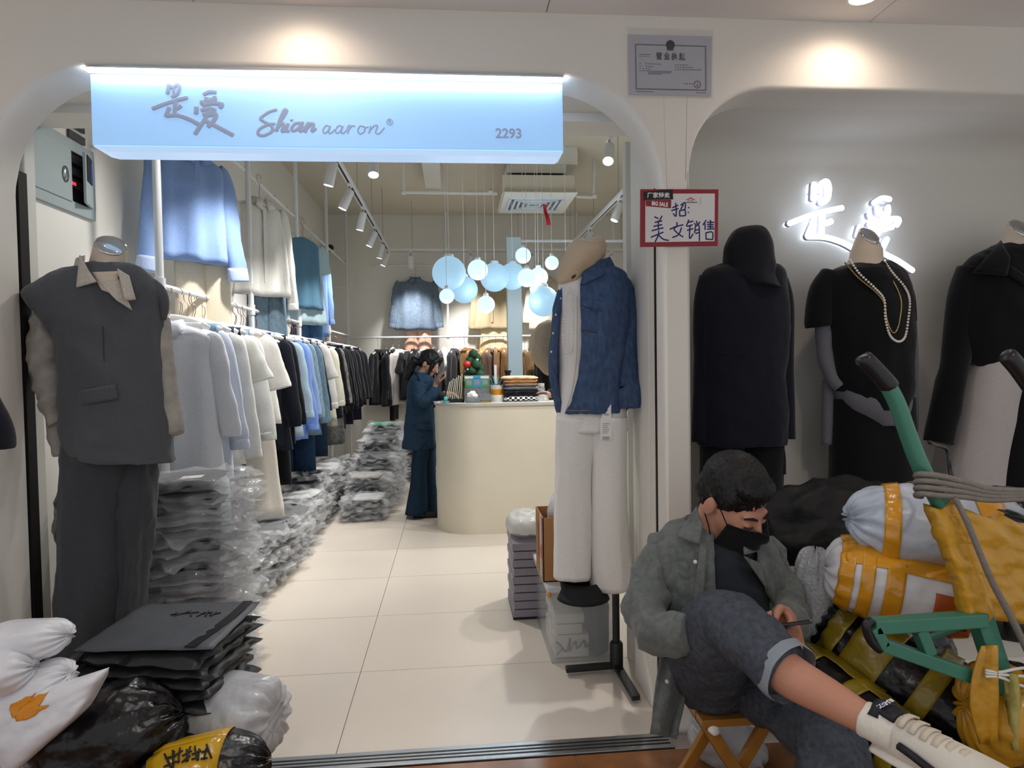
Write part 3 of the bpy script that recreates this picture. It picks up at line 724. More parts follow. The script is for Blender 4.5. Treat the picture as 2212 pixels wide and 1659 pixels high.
def open_sil(levels, Y, n=22, seg=30, thick=.006, pw=2.2, fold=0.0, nf=9):
    """garment open at the front: rows (py, xl, xr, half depth, gap left px, gap right px, dY)"""
    rows = []
    for py, xl, xr, dp, gl, gr, dy in cat_rom([list(r) + [0] * (7 - len(r)) for r in levels], n):
        a = P(xl, py, Y + dy); b = P(xr, py, Y + dy); c = (a + b) / 2; rx = (b.x - a.x) / 2
        cl = lambda u: max(-1, min(1, u))
        a0 = -math.acos(cl((gr - (xl + xr) / 2) / ((xr - xl) / 2))); a1 = 2 * math.pi - math.acos(cl((gl - (xl + xr) / 2) / ((xr - xl) / 2)))
        r = []
        for j in range(seg + 1):
            t = a0 + (a1 - a0) * j / seg; x, y = math.cos(t), math.sin(t); k = (abs(x) ** pw + abs(y) ** pw) ** (-1 / pw)
            k *= 1 + fold * math.sin(nf * t + py * .02)
            r.append(c + Vector((x * k * rx, y * k * dp, 0)))
        rows.append(r)
    return MB().sheet(rows, thick)
def neck(t, rows, cap, capr, Y, n=(.42, -.62, .66)):
    n = Vector(n).normalized(); e1 = Vector((1, 0, 0)); e1 = (e1 - n * e1.dot(n)).normalized(); e2 = n.cross(e1)
    rings = []
    for px, py, Yr, r in cat_rom([list(q) for q in rows], 10):
        c = P(px, py, Yr); rr_ = r / ppm(Yr); rings.append([c + Vector((math.cos(a) * rr_, math.sin(a) * rr_, 0)) for a in [2 * math.pi * j / 28 for j in range(28)]])
    c = P(*cap, Y); r = capr / ppm(Y)
    top = lambda k, o: [c + n * o + e1 * (math.cos(a) * r * k) + e2 * (math.sin(a) * r * k) for a in [2 * math.pi * j / 28 for j in range(28)]]
    rings += [top(1.0, -.004), top(.98, 0)]
    MB().loft(rings).build('neck', skin_m, t, 50)
    MB().sphere(c, (r * .97, r * .97, r * .28), 28, 14, Matrix((e1, e2, n)).transposed()).build('neck_cap', chrome, t, True)
def stand(t, x, y, ztop, legs, m=black_metal):
    MB().tube([(x, y, .03), (x, y, ztop)], .016, 14).build('pole', m, t, 40)
    MB().lathe((x, y, 0), [(.02, .03), (.03, .03), (.03, .13), (.024, .14), (.018, .14)], 14).build('socket', m, t, 40)
    for a, b in legs:
        d = Vector((a - x, b - y, 0)); rz = math.atan2(d.y, d.x)
        MB().box(Vector((x, y, .018)) + d / 2 + Vector((0, 0, .012)), (d.length, .035, .022), Matrix.Rotation(rz, 3, 'Z') @ Matrix.Rotation(.04, 3, 'Y')).build('foot', m, t, bevel=.004)

# ---- grey waistcoat mannequin at the left of the doorway
Y1 = 2.60
grey_w = fabric('charcoal_wool', '515459', var=.10); grey_d = fabric('charcoal_trouser', '404246', var=.12)
plaid = M('plaid_shirt', 'a09d96', rough=.9, var=.45, scale=18, bump=.3, bscale=120, spec=.15)
b0 = PZ(215, 1480)
t = thing('dressed_mannequin', 'headless mannequin in a charcoal waistcoat and trousers over a plaid shirt', 'mannequin', (P(215, 900, Y1).x, Y1, 0))
neck(t, [(222, 650, Y1, 44), (226, 620, Y1, 37), (230, 585, Y1, 33), (232, 570, Y1, 33)], (240, 531), 31, Y1 - .01)
VL = [(572, 175, 285, .05), (582, 140, 305, .075), (602, 98, 325, .10), (628, 58, 350, .108), (648, 62, 354, .112), (690, 98, 352, .12), (720, 122, 350, .122), (770, 132, 350, .128, .008), (850, 140, 357, .132, .01), (920, 142, 364, .135, .016), (960, 150, 369, .135, .02, 0, 25), (985, 160, 372, .13, .02, 0, 10)]
sil(VL, Y1, 70, 90, 2.3, nf=5).build('waistcoat', grey_w, t, True, wr=[(.009, 6, 1, .7), (.004, 15, 2, .8)])
limb([(118, 612, Y1, 14), (90, 628, Y1, 17), (66, 640, Y1, 16), (62, 650, Y1, 9)], 12, 16).build('shoulder_flap', grey_w, t, True, wr=(.003, 12, 2))
limb([(325, 612, Y1, 13), (345, 634, Y1, 14), (353, 660, Y1, 11), (352, 690, Y1, 6)], 12, 16).build('shoulder_flap', grey_w, t, True, wr=(.003, 12, 3))
patch(VL, Y1, ((138, 850), (252, 830), (258, 862), (141, 882)), 12, 5, .006, .010).build('pocket_flap', grey_w, t, True)
seam(VL, Y1, ((224, 705), (226, 760), (229, 820)), 1.6, .006).build('dart', M('dart_dark', '2c2d30', var=0), t, True)
# shirt collar and open neck
collar_m = fabric('pale_shirt', 'bdb7ac', var=.2)
cl = [(565, 172, 290, .075), (640, 150, 320, .11), (700, 120, 340, .125)]
patch(cl, Y1, ((205, 590), (262, 588), (258, 640), (226, 628)), 8, 8, .004, .018).build('neck_front', skin_m, t, True)
patch(cl, Y1, ((186, 555), (203, 586), (221, 612), (179, 624)), 8, 8, .006, .034).build('collar', collar_m, t, True)
patch(cl, Y1, ((190, 554), (172, 560), (165, 588), (181, 624)), 6, 6, .005, .026).build('collar', collar_m, t, True)
patch(cl, Y1, ((264, 584), (288, 600), (302, 650), (280, 652)), 6, 8, .006, .036).build('collar', collar_m, t, True)
patch(cl, Y1, ((222, 612), (264, 606), (292, 672), (258, 650)), 8, 8, .004, .022).build('shirt_front', collar_m, t, True)
limb([(219, 606, Y1 - .085, 1.6), (234, 626, Y1 - .11, 1.6), (252, 634, Y1 - .12, 1.6), (262, 618, Y1 - .11, 2.0), (263, 592, Y1 - .09, 2.2)], 24, 6).build('chain', chrome, t, True)
limb([(108, 640, Y1 + .02, 24), (99, 720, Y1 + .01, 29), (104, 800, Y1, 30), (118, 865, Y1 - .01, 27), (134, 912, Y1 - .02, 22)], 44, 28).build('sleeve', plaid, t, True, wr=[(.011, 14, 4, 1.1), (.004, 30, 4, 1)])
limb([(122, 880, Y1 + .01, 20), (124, 930, Y1, 20), (130, 985, Y1, 12)], 14, 16).build('sleeve', plaid, t, True, wr=(.005, 16, 5, 1.2))
limb([(340, 690, Y1 + .04, 22), (352, 780, Y1 + .03, 22), (360, 860, Y1 + .02, 22), (366, 900, Y1 + .02, 24), (376, 938, Y1 + .01, 18)], 26, 18).build('sleeve', plaid, t, True, wr=(.006, 12, 6, .8))
sil([(900, 150, 345, .11), (960, 142, 300, .105, .015), (1060, 138, 272, .10, .02), (1200, 132, 264, .10, .03), (1330, 126, 262, .10, .035), (1405, 122, 262, .105, .04)], Y1, 60, 56, 2.2, nf=5).build('trouser_leg', grey_d, t, True, wr=[(.008, 7, 7, .35), (.003, 18, 3, .6)])
sil([(930, 225, 345, .10), (1000, 238, 333, .095, .02), (1090, 245, 330, .09, .02), (1180, 255, 322, .085, .05), (1260, 258, 312, .085, .05), (1400, 258, 300, .085, .05)], Y1 + .05, 60, 56, 2.2, nf=5, ph=1).build('trouser_leg', grey_d, t, True, wr=[(.012, 9, 8, .7), (.004, 20, 2, 1)])
stand(t, P(200, 900, Y1).x, Y1, 1.0, [(P(150, 900, Y1).x, Y1 - .16), (P(300, 900, Y1).x, Y1 + .02), (P(160, 900, Y1).x, Y1 + .2)])

# ---- denim shirt mannequin at the right of the doorway
Y2 = 2.80
white_k = fabric('white_knit', 'edece9', var=.05, bscale=220); denim = M('dark_denim', '45597a', rough=.88, var=.55, scale=60, bump=.4, bscale=240, spec=.15, stretch=(1, 1, .5)); beige_k = fabric('beige_felt', 'cdb79b', var=.1, bscale=90)
pearl_m = M('pearl', 'ebe6da', rough=.2, var=.03, bump=0, coat=.4); stitch_m = M('stitch_tan', 'a8946c', rough=.8, var=.1, bump=0)
MX = P(1288, 900, Y2).x
t = thing('dressed_mannequin', 'mannequin in a beige beret, open denim shirt and long white trousers', 'mannequin', (P(1325, 1430, 2.9).x, Y2 + .08, 0))
TL = [(585, 1222, 1262, .06), (605, 1210, 1290, .09), (650, 1204, 1320, .105), (740, 1203, 1330, .115), (800, 1205, 1335, .105), (880, 1204, 1350, .115), (930, 1202, 1354, .12)]
sil(TL, Y2, 26, 40, 2.2).build('tank_top', white_k, t, True, wr=(.003, 8, 1))
limb([(1240, 600, Y2 - .02, 16), (1250, 570, Y2 - .02, 17), (1258, 545, Y2, 18)], 8, 16).build('neck', skin_m, t, True)
sil([(900, 1203, 1300, .10), (1000, 1202, 1277, .085, .02), (1120, 1199, 1276, .085, .03), (1243, 1196, 1276, .09, .03)], Y2 - .01, 26, 40, 2.3, nf=4).build('trouser_leg', white_k, t, True, wr=[(.006, 5, 2, .3), (.002, 20, 2, .5)])
sil([(900, 1262, 1354, .10), (1000, 1273, 1353, .085, .02), (1120, 1275, 1357, .085, .03), (1266, 1277, 1367, .09, .03)], Y2 - .03, 26, 40, 2.3, nf=4, ph=2).build('trouser_leg', white_k, t, True, wr=[(.006, 5, 3, .3), (.002, 20, 2, .5)])
DL = [(582, 1232, 1325, .085, 1236, 1264), (600, 1220, 1345, .105, 1224, 1252), (640, 1206, 1352, .125, 1211, 1245), (700, 1198, 1352, .135, 1206, 1245), (780, 1191, 1346, .135, 1199, 1242), (850, 1199, 1342, .13, 1204, 1230), (888, 1208, 1338, .128, 1211, 1219)]
open_sil(DL, Y2, 56, 70, .007, fold=.010).build('shirt_body', denim, t, True, wr=[(.008, 8, 5, .5), (.004, 22, 3, .6)])
limb([(1330, 598, Y2 + .01, 22), (1346, 650, Y2, 27), (1350, 720, Y2 - .01, 28), (1348, 790, Y2 - .03, 31), (1349, 835, Y2 - .04, 33)], 50, 32).build('sleeve', denim, t, True, wr=[(.010, 10, 6, .4), (.004, 24, 3, .7)])
limb([(1340, 838, Y2 - .05, 31), (1348, 836, Y2 - .05, 35), (1353, 862, Y2 - .06, 36), (1354, 880, Y2 - .06, 31)], 10, 22, up=(0, 1, 0)).build('cuff', denim, t, True, wr=(.003, 10, 7))
limb([(1318, 868, Y2 + .04, 22), (1340, 880, Y2 + .04, 18), (1352, 888, Y2 + .04, 8)], 8, 12).build('shirt_tail', denim, t, True)
patch(DL, Y2, ((1286, 566), (1314, 556), (1326, 580), (1292, 602)), 8, 6, .006, .014).build('collar', denim, t, True)
patch(DL, Y2, ((1258, 590), (1288, 568), (1296, 600), (1252, 618)), 8, 6, .006, .012).build('collar', denim, t, True)
patch(DL, Y2, ((1258, 668), (1310, 678), (1306, 722), (1256, 716)), 8, 6, .003, .009).build('pocket', denim, t, True)
patch(DL, Y2, ((1255, 644), (1311, 654), (1309, 676), (1254, 661)), 8, 4, .005, .012).build('pocket_flap', denim, t, True)
for q in (((1246, 640), (1246, 700), (1244, 780), (1234, 850), (1222, 884)), ((1256, 664), (1282, 674), (1309, 679)), ((1257, 715), (1280, 722), (1305, 723)), ((1306, 620), (1318, 680), (1322, 780), (1318, 860)), ((1220, 886), (1270, 886), (1312, 876), (1320, 858))):
    seam(DL, Y2, q, 1.1, .009).build('stitching', stitch_m, t, True)
for q in ((1209, 645), (1199, 680), (1193, 720), (1189, 760), (1199, 795)):
    MB().sphere(P(q[0] + 2, q[1], Y2 - .05), .005, 10, 6).build('button', pearl_m, t, True)
def beads(t, path, r, n, m, Y0=None):
    q = cat_rom([list(p) for p in path], n); mb = MB()
    for p in q: mb.sphere(p[:3], r, 8, 6)
    return mb.build('pearls', m, t, True, kind='stuff')
nk = [(1233, 622), (1222, 660), (1217, 720), (1222, 755), (1230, 762), (1238, 750), (1240, 700), (1238, 650), (1234, 628)]
beads(t, [front(TL, Y2, a - 3, b, .012, ku=.8) for a, b in nk], .0042, 76, pearl_m)
sil([(516, 1262, 1290, .02), (520, 1245, 1300, .06), (532, 1232, 1306, .09), (550, 1222, 1303, .105), (572, 1212, 1285, .10), (592, 1208, 1262, .08), (610, 1209, 1250, .06), (613, 1216, 1240, .03)], Y2 - .03, 24, 36, 2.2).build('beret', beige_k, t, True, wr=(.013, 11, 8, .6))
patch([(500, 1200, 1300, .1), (620, 1200, 1300, .1)], Y2 - .03, ((1234, 598), (1243, 592), (1243, 598), (1235, 604)), 3, 2, .002, .006).build('beret_tab', M('tab_brown', '3c2a20', var=.1), t)
# price tag
tg = P(1310, 905, Y2 - .14)
rows = [[P(x, y, Y2 - .13) for x in (x0, x1)] for y, x0, x1 in ((868, 1313, 1319), (880, 1306, 1320), (905, 1297, 1320), (930, 1296, 1321), (950, 1297, 1321))]
tagm = M('tag_white', 'f1f0ee', rough=.6, var=.02, bump=0)
pt = MB().sheet(rows, .001).build('price_tag', tagm, t)
strokes([[(1302 + 2 * i, 943), (1302 + 2 * i, 949)] for i in range(8)] + [[(1302, 915 + 4 * i), (1316 - (i % 3) * 2, 915 + 4 * i)] for i in range(6)] + [[(1304 + 2 * i, 893), (1304 + 2 * i, 897)] for i in range(6)], .9, Y2 - .131, .0004, sm=2, push=.0012).build('print', gry, pt, kind='stuff')
ft = [PZ(1222, 1458), PZ(1393, 1520)]
sx, sy = PZ(1326, 1442).x, PZ(1326, 1442).y
sy -= .05
stand(t, sx, sy, .75, [(ft[0].x, ft[0].y), (ft[1].x - .035, ft[1].y), (sx + .05, sy + .24)])

# ---- beige garment poking out behind the denim mannequin
khaki = fabric('khaki_cotton', 'b8a88e', var=.18, bscale=90)
o = remeshed('beige_garment', limb([(1196, 700, 3.2, 14), (1178, 712, 3.2, 26), (1165, 740, 3.18, 30), (1172, 775, 3.16, 28), (1195, 800, 3.16, 22)], 18, 18, flat=.7), khaki, None, .010, 8, (.006, 14, 3, .8))
one(o, 'beige crumpled cloth sleeve sticking out behind the denim shirt mannequin', 'clothing')

# ---- navy coat mannequin in the niche
Y3 = 2.76
navy = fabric('navy_black', '151823', var=.15); navy2 = fabric('hat_navy', '15171f', var=.12); black_c = fabric('black_cloth', '0e0f13', var=.15); blk2 = fabric('black_trouser', '17171a', var=.15)
XB = P(1605, 900, Y3).x
t = thing('dressed_mannequin', 'mannequin in a long navy coat and black bucket hat in the niche', 'mannequin', (XB, Y3, .16))
CL = [(570, 1560, 1668, .04), (580, 1530, 1685, .07), (600, 1518, 1692, .095), (650, 1512, 1698, .11), (760, 1512, 1697, .115, .004), (830, 1514, 1692, .115, .008), (900, 1512, 1694, .12, .008), (958, 1510, 1690, .12, .01)]
sil(CL, Y3, 60, 70, 2.4).build('coat', navy, t, True, wr=[(.009, 5, 1, .6), (.004, 14, 2, .6)])
limb([(1530, 598, Y3, 20), (1520, 660, Y3, 22), (1520, 780, Y3, 21), (1517, 880, Y3 - .01, 21), (1514, 955, Y3 - .02, 21)], 26, 18).build('sleeve', navy, t, True, wr=(.004, 8, 2, .4))
limb([(1685, 604, Y3, 18), (1694, 660, Y3, 20), (1694, 780, Y3, 20), (1696, 880, Y3 - .01, 20), (1697, 948, Y3 - .02, 20)], 26, 18).build('sleeve', navy, t, True, wr=(.004, 8, 3, .4))
seam(CL, Y3, ((1555, 762), (1620, 765), (1690, 748)), 1.5, .004).build('fold_line', black_c, t, True)
limb([(1612, 600, Y3, 26), (1614, 570, Y3, 28), (1616, 540, Y3, 28)], 8, 16).build('neck', skin_m, t, True)
hat = [(489, 1612, 1632, .02), (493, 1598, 1646, .05), (506, 1582, 1657, .075), (530, 1570, 1665, .088), (560, 1566, 1668, .093), (588, 1566, 1669, .097), (600, 1568, 1673, .105, 0, 0, 6), (612, 1578, 1680, .115, 0, 0, 14)]
sil(hat, Y3 - .02, 44, 60, 2.1).build('bucket_hat', navy2, t, True, wr=(.008, 9, 4, .7))
sil([(950, 1514, 1604, .085), (1050, 1513, 1600, .08, .02), (1200, 1512, 1600, .08, .03), (1330, 1512, 1600, .08, .03)], Y3 + .01, 20, 30, 2.2).build('trouser_leg', blk2, t, True, wr=(.005, 6, 5, .3))
sil([(950, 1600, 1690, .085), (1050, 1602, 1686, .08, .02), (1200, 1604, 1684, .08, .03), (1330, 1604, 1684, .08, .03)], Y3 + .01, 20, 30, 2.2).build('trouser_leg', blk2, t, True, wr=(.005, 6, 6, .3))
limb([(1682, 945, Y3 - .04, 9), (1688, 985, Y3 - .04, 10), (1690, 1025, Y3 - .04, 9)], 8, 10, flat=.4).build('coat_tail', navy, t, True)
MB().lathe((XB, Y3, .16), [(.16, 0), (.16, .012), (.02, .016), (.015, .016), (.015, .45), (.001, .45)], 24).build('stand', black_metal, t, 40)

# ---- black tee mannequin with pearls in the niche
Y4 = 2.76
grey_t = fabric('grey_tee', '6b6b73', var=.1); gold = M('gold_chain', 'b59a62', rough=.25, metal=1, var=.1, bump=0)
XB = P(1885, 900, Y4).x
t = thing('dressed_mannequin', 'headless mannequin in a black tee over grey with pearl necklaces', 'mannequin', (XB, Y4, .16))
neck(t, [(1868, 586, Y4, 44), (1870, 560, Y4, 36), (1872, 540, Y4, 33)], (1878, 509), 26, Y4 - .01, (.22, -.78, .58))
TT = [(568, 1838, 1918, .06), (578, 1812, 1935, .08), (592, 1788, 1948, .10), (620, 1774, 1958, .115), (680, 1778, 1964, .125), (740, 1790, 1966, .125, .01), (810, 1797, 1964, .12, .012), (850, 1810, 1962, .12, .015), (882, 1835, 1950, .118, .02)]
sil(TT, Y4, 56, 66, 2.3).build('tee', black_c, t, True, wr=[(.007, 7, 1, .6), (.003, 18, 2, .7)])
limb([(1795, 590, Y4, 22), (1778, 630, Y4, 30), (1768, 690, Y4, 30), (1768, 706, Y4, 28)], 14, 18).build('tee_sleeve', black_c, t, True, wr=(.003, 10, 2))
limb([(1940, 600, Y4, 18), (1955, 640, Y4, 20), (1962, 695, Y4, 18)], 12, 16).build('tee_sleeve', black_c, t, True)
limb([(1780, 690, Y4, 19), (1782, 760, Y4, 17), (1795, 810, Y4 - .01, 17), (1815, 835, Y4 - .03, 16)], 18, 16).build('undershirt_sleeve', grey_t, t, True, wr=(.004, 12, 3))
limb([(1965, 690, Y4 + .02, 14), (1970, 780, Y4 + .02, 13), (1972, 870, Y4 + .02, 12), (1972, 930, Y4 + .02, 11)], 18, 14).build('undershirt_sleeve', grey_t, t, True, wr=(.003, 12, 4))
limb([(1788, 820, Y4 + .03, 12), (1788, 900, Y4 + .03, 13), (1786, 960, Y4 + .03, 12)], 12, 12).build('undershirt_tail', grey_t, t, True)
sil([(800, 1800, 1962, .105), (850, 1806, 1960, .115), (885, 1822, 1955, .118), (915, 1862, 1938, .10)], Y4, 16, 36, 2.3).build('undershirt_hem', grey_t, t, True, wr=(.004, 10, 5))
sil([(860, 1800, 1968, .10), (950, 1796, 1972, .105, .01), (1050, 1796, 1974, .11, .015), (1250, 1794, 1976, .11, .02)], Y4 + .015, 18, 36, 2.4).build('skirt', black_c, t, True, wr=(.004, 6, 6, .3))
pn = [(1832, 563), (1852, 592), (1884, 622), (1905, 648), (1908, 690), (1918, 725), (1935, 738), (1950, 728), (1957, 690), (1960, 650), (1950, 622), (1925, 592), (1906, 566)]
beads(t, [front(TT, Y4, a, b, .014, ku=.72) for a, b in pn], .0054, 76, pearl_m)
gn = [(1822, 568), (1850, 600), (1886, 630), (1906, 655), (1912, 690), (1922, 716), (1932, 716), (1940, 690), (1943, 650), (1928, 612), (1908, 580)]
MB().tube([front(TT, Y4, a, b, .010, ku=.72) for a, b in cat_rom([list(q) for q in gn], 60)], .0034, 6).build('gold_chain', gold, t, True)
MB().lathe((XB, Y4, .16), [(.16, 0), (.16, .012), (.02, .016), (.015, .016), (.015, .45), (.001, .45)], 24).build('stand', black_metal, t, 40)

# ---- black shirt mannequin at the right edge
XB = P(2180, 900, Y4).x
wht_p = fabric('pale_trousers', 'b9b3b0', var=.08)
t = thing('dressed_mannequin', 'headless mannequin in a black shirt and pale trousers at the right edge', 'mannequin', (XB, Y4, .16))
neck(t, [(2192, 580, Y4, 50), (2194, 545, Y4, 38), (2198, 525, Y4, 36)], (2206, 494), 30, Y4 - .01, (.15, -.80, .58))
SL = [(525, 2160, 2262, .05), (545, 2120, 2290, .08), (570, 2090, 2320, .10), (620, 2074, 2340, .12), (700, 2062, 2345, .125, .006), (760, 2070, 2330, .115, .01), (790, 2105, 2300, .10, .02), (800, 2125, 2290, .09, .02)]
sil(SL, Y4, 56, 66, 2.3).build('shirt', black_c, t, True, wr=[(.009, 8, 11, .6), (.004, 20, 2, .7)])
patch(SL, Y4, ((2158, 522), (2176, 560), (2170, 596), (2096, 590)), 8, 8, .006, .012).build('collar', black_c, t, True)
patch(SL, Y4, ((2176, 575), (2212, 600), (2214, 622), (2172, 592)), 6, 6, .006, .012).build('lapel', black_c, t, True)
limb([(2095, 580, Y4, 26), (2078, 650, Y4, 30), (2070, 730, Y4, 30), (2062, 800, Y4 - .02, 30), (2042, 880, Y4 - .03, 32), (2028, 955, Y4 - .04, 30)], 28, 20).build('sleeve', black_c, t, True, wr=(.006, 9, 12, .5))
sil([(770, 2105, 2200, .09), (830, 2085, 2200, .10), (900, 2070, 2190, .10), (1050, 2045, 2180, .10, .02), (1250, 2030, 2180, .10, .02)], Y4 + .005, 24, 40, 2.3).build('trousers', wht_p, t, True, wr=(.006, 7, 13, .5))
sil([(770, 2170, 2300, .10), (850, 2150, 2310, .115), (1040, 2112, 2320, .13), (1250, 2100, 2320, .13)], Y4 + .0, 20, 40, 2.3).build('overskirt', black_c, t, True, wr=(.005, 6, 14, .3))
MB().lathe((XB, Y4, .16), [(.16, 0), (.16, .012), (.02, .016), (.015, .016), (.015, .45), (.001, .45)], 24).build('stand', black_metal, t, 40)

# a neighbour's dark garment just entering at the left edge
o = limb([(-95, 640, 2.2, 30), (-88, 760, 2.2, 44), (-66, 870, 2.2, 52), (-40, 930, 2.2, 54), (-38, 966, 2.2, 53)], 24, 24).build('hanging_garment', navy, None, True, wr=(.006, 9, 3, .5)); one(o, 'dark navy garment edge just entering the picture at the far left', 'clothing')
# ================================================================== clothes on hangers
hang_m = M('hanger_white', 'e9e6e4', rough=.4, var=.02, bump=0); hook_m = M('hook_copper', 'b08d84', rough=.3, metal=.8, var=.05, bump=0)
GM = {}
def gm(col, kind='f'):
    k = col + kind
    if k not in GM:
        GM[k] = fabric('cloth_' + k, col, var=.10) if kind == 'f' else (M('cloth_' + k, col, rough=.88, var=.5, scale=70, bump=.4, bscale=220, spec=.15, stretch=(1, 1, .4)) if kind == 'd' else
                 M('cloth_' + k, col, rough=.85, var=.95, scale=26, bump=.2, spec=.2))
    return GM[k]
_hg = {}
def hanger(t, clip=False, low=0.0):
    if 'bar' not in _hg:
        hk = [(.010, 0, -.012), (.017, 0, .004), (.008, 0, .018), (-.008, 0, .018), (-.016, 0, .004), (-.014, 0, -.03), (.004, 0, -.05), (.004, 0, -.09), (-.002, 0, -.10), (0, 0, -.135)]
        _hg['hook'] = MB().tube([Vector(p) for p in cat_rom([list(p) for p in hk], 22)], .0022, 6)
        rows = []
        for i in range(11):
            u = i / 10 * 2 - 1; rows.append((.20 * u, 0, -.135 - .055 * abs(u) ** 1.6))
        _hg['bar'] = MB().tube(rows, [.006] + [.010] * 9 + [.006], 8, up=(0, 0, 1), flat=1.9)
        _hg['stem'] = MB().tube([(0, 0, -.13), (0, 0, -.185)], .0024, 6)
        _hg['clip'] = MB().tube([(-.17, 0, -.16), (.17, 0, -.16)], .004, 6)
        for k in ('hook', 'bar', 'clip', 'stem'): _hg[k] = _hg[k].mesh('hanger_' + k); _hg[k].materials.append(hook_m if k != 'bar' else hang_m); _hg[k].shade_smooth()
    for k in ('hook', 'stem', 'bar') if not clip else ('hook', 'bar', 'clip'):
        o = bpy.data.objects.new('hanger_' + k if k != 'clip' else 'clip_bar', _hg[k]); COL.objects.link(o); attach(o, t)
        if k == 'bar' and low: o.location.z = -low
def g_top(t, m, L=.72, sl=.55, w=.205, th=.045, seed=0, collar=True, flare=1.22, sleeve_w=.055, collar_m=None, cuff=None):
    rnd = random.Random(seed)
    prof = [(-.128, .055, .022), (-.140, .095, .026), (-.160, .150, .038), (-.182, w - .01, .042), (-.22, w, th), (-.33, w * .98, th + .004), (-.128 - L * .7, w * (1 + flare) / 2, th + .008), (-.128 - L, w * flare, th + .006)]
    rings = []
    for k, (z, a, b) in enumerate(cat_rom([list(p) for p in prof], 26)):
        v = k / 25; fo = .02 + .10 * max(0, v - .25)
        r = []
        for j in range(40):
            an = 2 * math.pi * j / 40; x, y = math.cos(an), math.sin(an); kk = (abs(x) ** 2.4 + abs(y) ** 2.4) ** (-1 / 2.4)
            yy = y * kk * b; xx = x * kk * a
            yy += fo * .22 * math.sin(xx * 38 + seed * 1.7 + v * 2) * (1 if y > 0 else .8)
            r.append((xx, yy, z + (.006 * math.sin(xx * 20 + seed) if v > .95 else 0)))
        rings.append(r)
    MB().loft(rings).build('body', m, t, True, wr=[(.009, 12, seed, .3), (.003, 30, seed, .7)])
    if sl:
        for s in (-1, 1):
            sw = .022 * rnd.uniform(-1, 1); x0 = s * (w - .025)
            short = sl < .32
            ctrl = [(x0, 0, -.192, sleeve_w * .75), (x0 + s * .03, .0, -.235, sleeve_w), (x0 + s * (.065 if not short else .06), sw * .5, -.19 - sl * .5, sleeve_w * 1.0), (x0 + s * (.095 if not short else .085), sw, -.19 - sl * .85, sleeve_w * (.95 if not short else 1.1)), (x0 + s * (.105 if not short else .095), sw * 1.2, -.19 - sl, sleeve_w * (.80 if not short else 1.12))]
            MB().stube(ctrl, 20, 16, flat=.46, up=(0, 1, 0)).build('sleeve', m, t, True, wr=(.009, 15, seed + s, .35))
            if collar and not short:
                e = ctrl[-1]; k_ = 1.25 if cuff else 1.08; dz_ = .07 if cuff else .045
                MB().stube([(e[0] - s * .004, e[1], e[2] + dz_, e[3] * k_), (e[0], e[1], e[2] + .02, e[3] * k_ * 1.04), (e[0] + s * .002, e[1], e[2] - .006, e[3] * k_)], 6, 16, flat=.5, up=(0, 1, 0)).build('cuff', cuff or m, t, True, wr=(.003, 25, seed))
    if collar:
        rg = []
        for z, a, b in ((-.150, .062, .040), (-.105, .058, .038), (-.098, .066, .042), (-.150, .092, .056)):
            rg.append([(a * math.cos(2 * math.pi * j / 20), b * math.sin(2 * math.pi * j / 20) - .004, z - .018 * max(0, -math.sin(2 * math.pi * j / 20)) ** 3) for j in range(20)])
        MB().loft(rg, True, False).build('collar', collar_m or m, t, True)
        for s in (-1, 1):
            MB().sheet([[(s * (.008 + .060 * u + .02 * v), -.046 - .020 * v - .004 * u, -.105 - .012 * u - v * (.095 - .035 * u)) for u in (0, .33, .66, 1)] for v in (0, .5, 1)], .004 * s).build('collar_point', collar_m or m, t, True)
        MB().box((0, -.052, -.20 - L * .36), (.028, .004, L * .80)).build('placket', m, t)
def g_pants(t, m, L=.95, w=.17, seed=0, wide=1.15):
    for s in (-1, 1):
        rings = []
        for k in range(14):
            v = k / 13; z = -.165 - L * v; a = w / 2 * (1.05 if v < .25 else 1.05 + (wide - 1.05) * (v - .25) / .75); b = .034 + .006 * math.sin(v * 3)
            cx = s * (w / 2 * (1.0 + .10 * v))
            rings.append([(cx + a * math.cos(2 * math.pi * j / 20), b * math.sin(2 * math.pi * j / 20) + .008 * math.sin(v * 5 + seed + s), z) for j in range(20)])
        MB().loft(rings).build('leg', m, t, True, wr=(.004, 10, seed + s, .4))
    MB().loft([ring((0, 0, z), w * 1.06, .037, 24, 2.6) for z in (-.158, -.20)]).build('waistband', m, t, True)
def g_skirt(t, m, L=.9, w=.16, seed=0, flare=1.45):
    rings = []
    for k in range(18):
        v = k / 17; rings.append(ring((0, 0, -.165 - L * v), w * (1 + (flare - 1) * v), .03 + .045 * v, 34, 2.2, 0, .05 * v, 8, seed))
    MB().loft(rings).build('skirt', m, t, True, wr=(.004, 9, seed, .3))
    MB().loft([ring((0, 0, z), w * 1.03, .033, 24, 2.4) for z in (-.16, -.195)]).build('waistband', m, t, True)
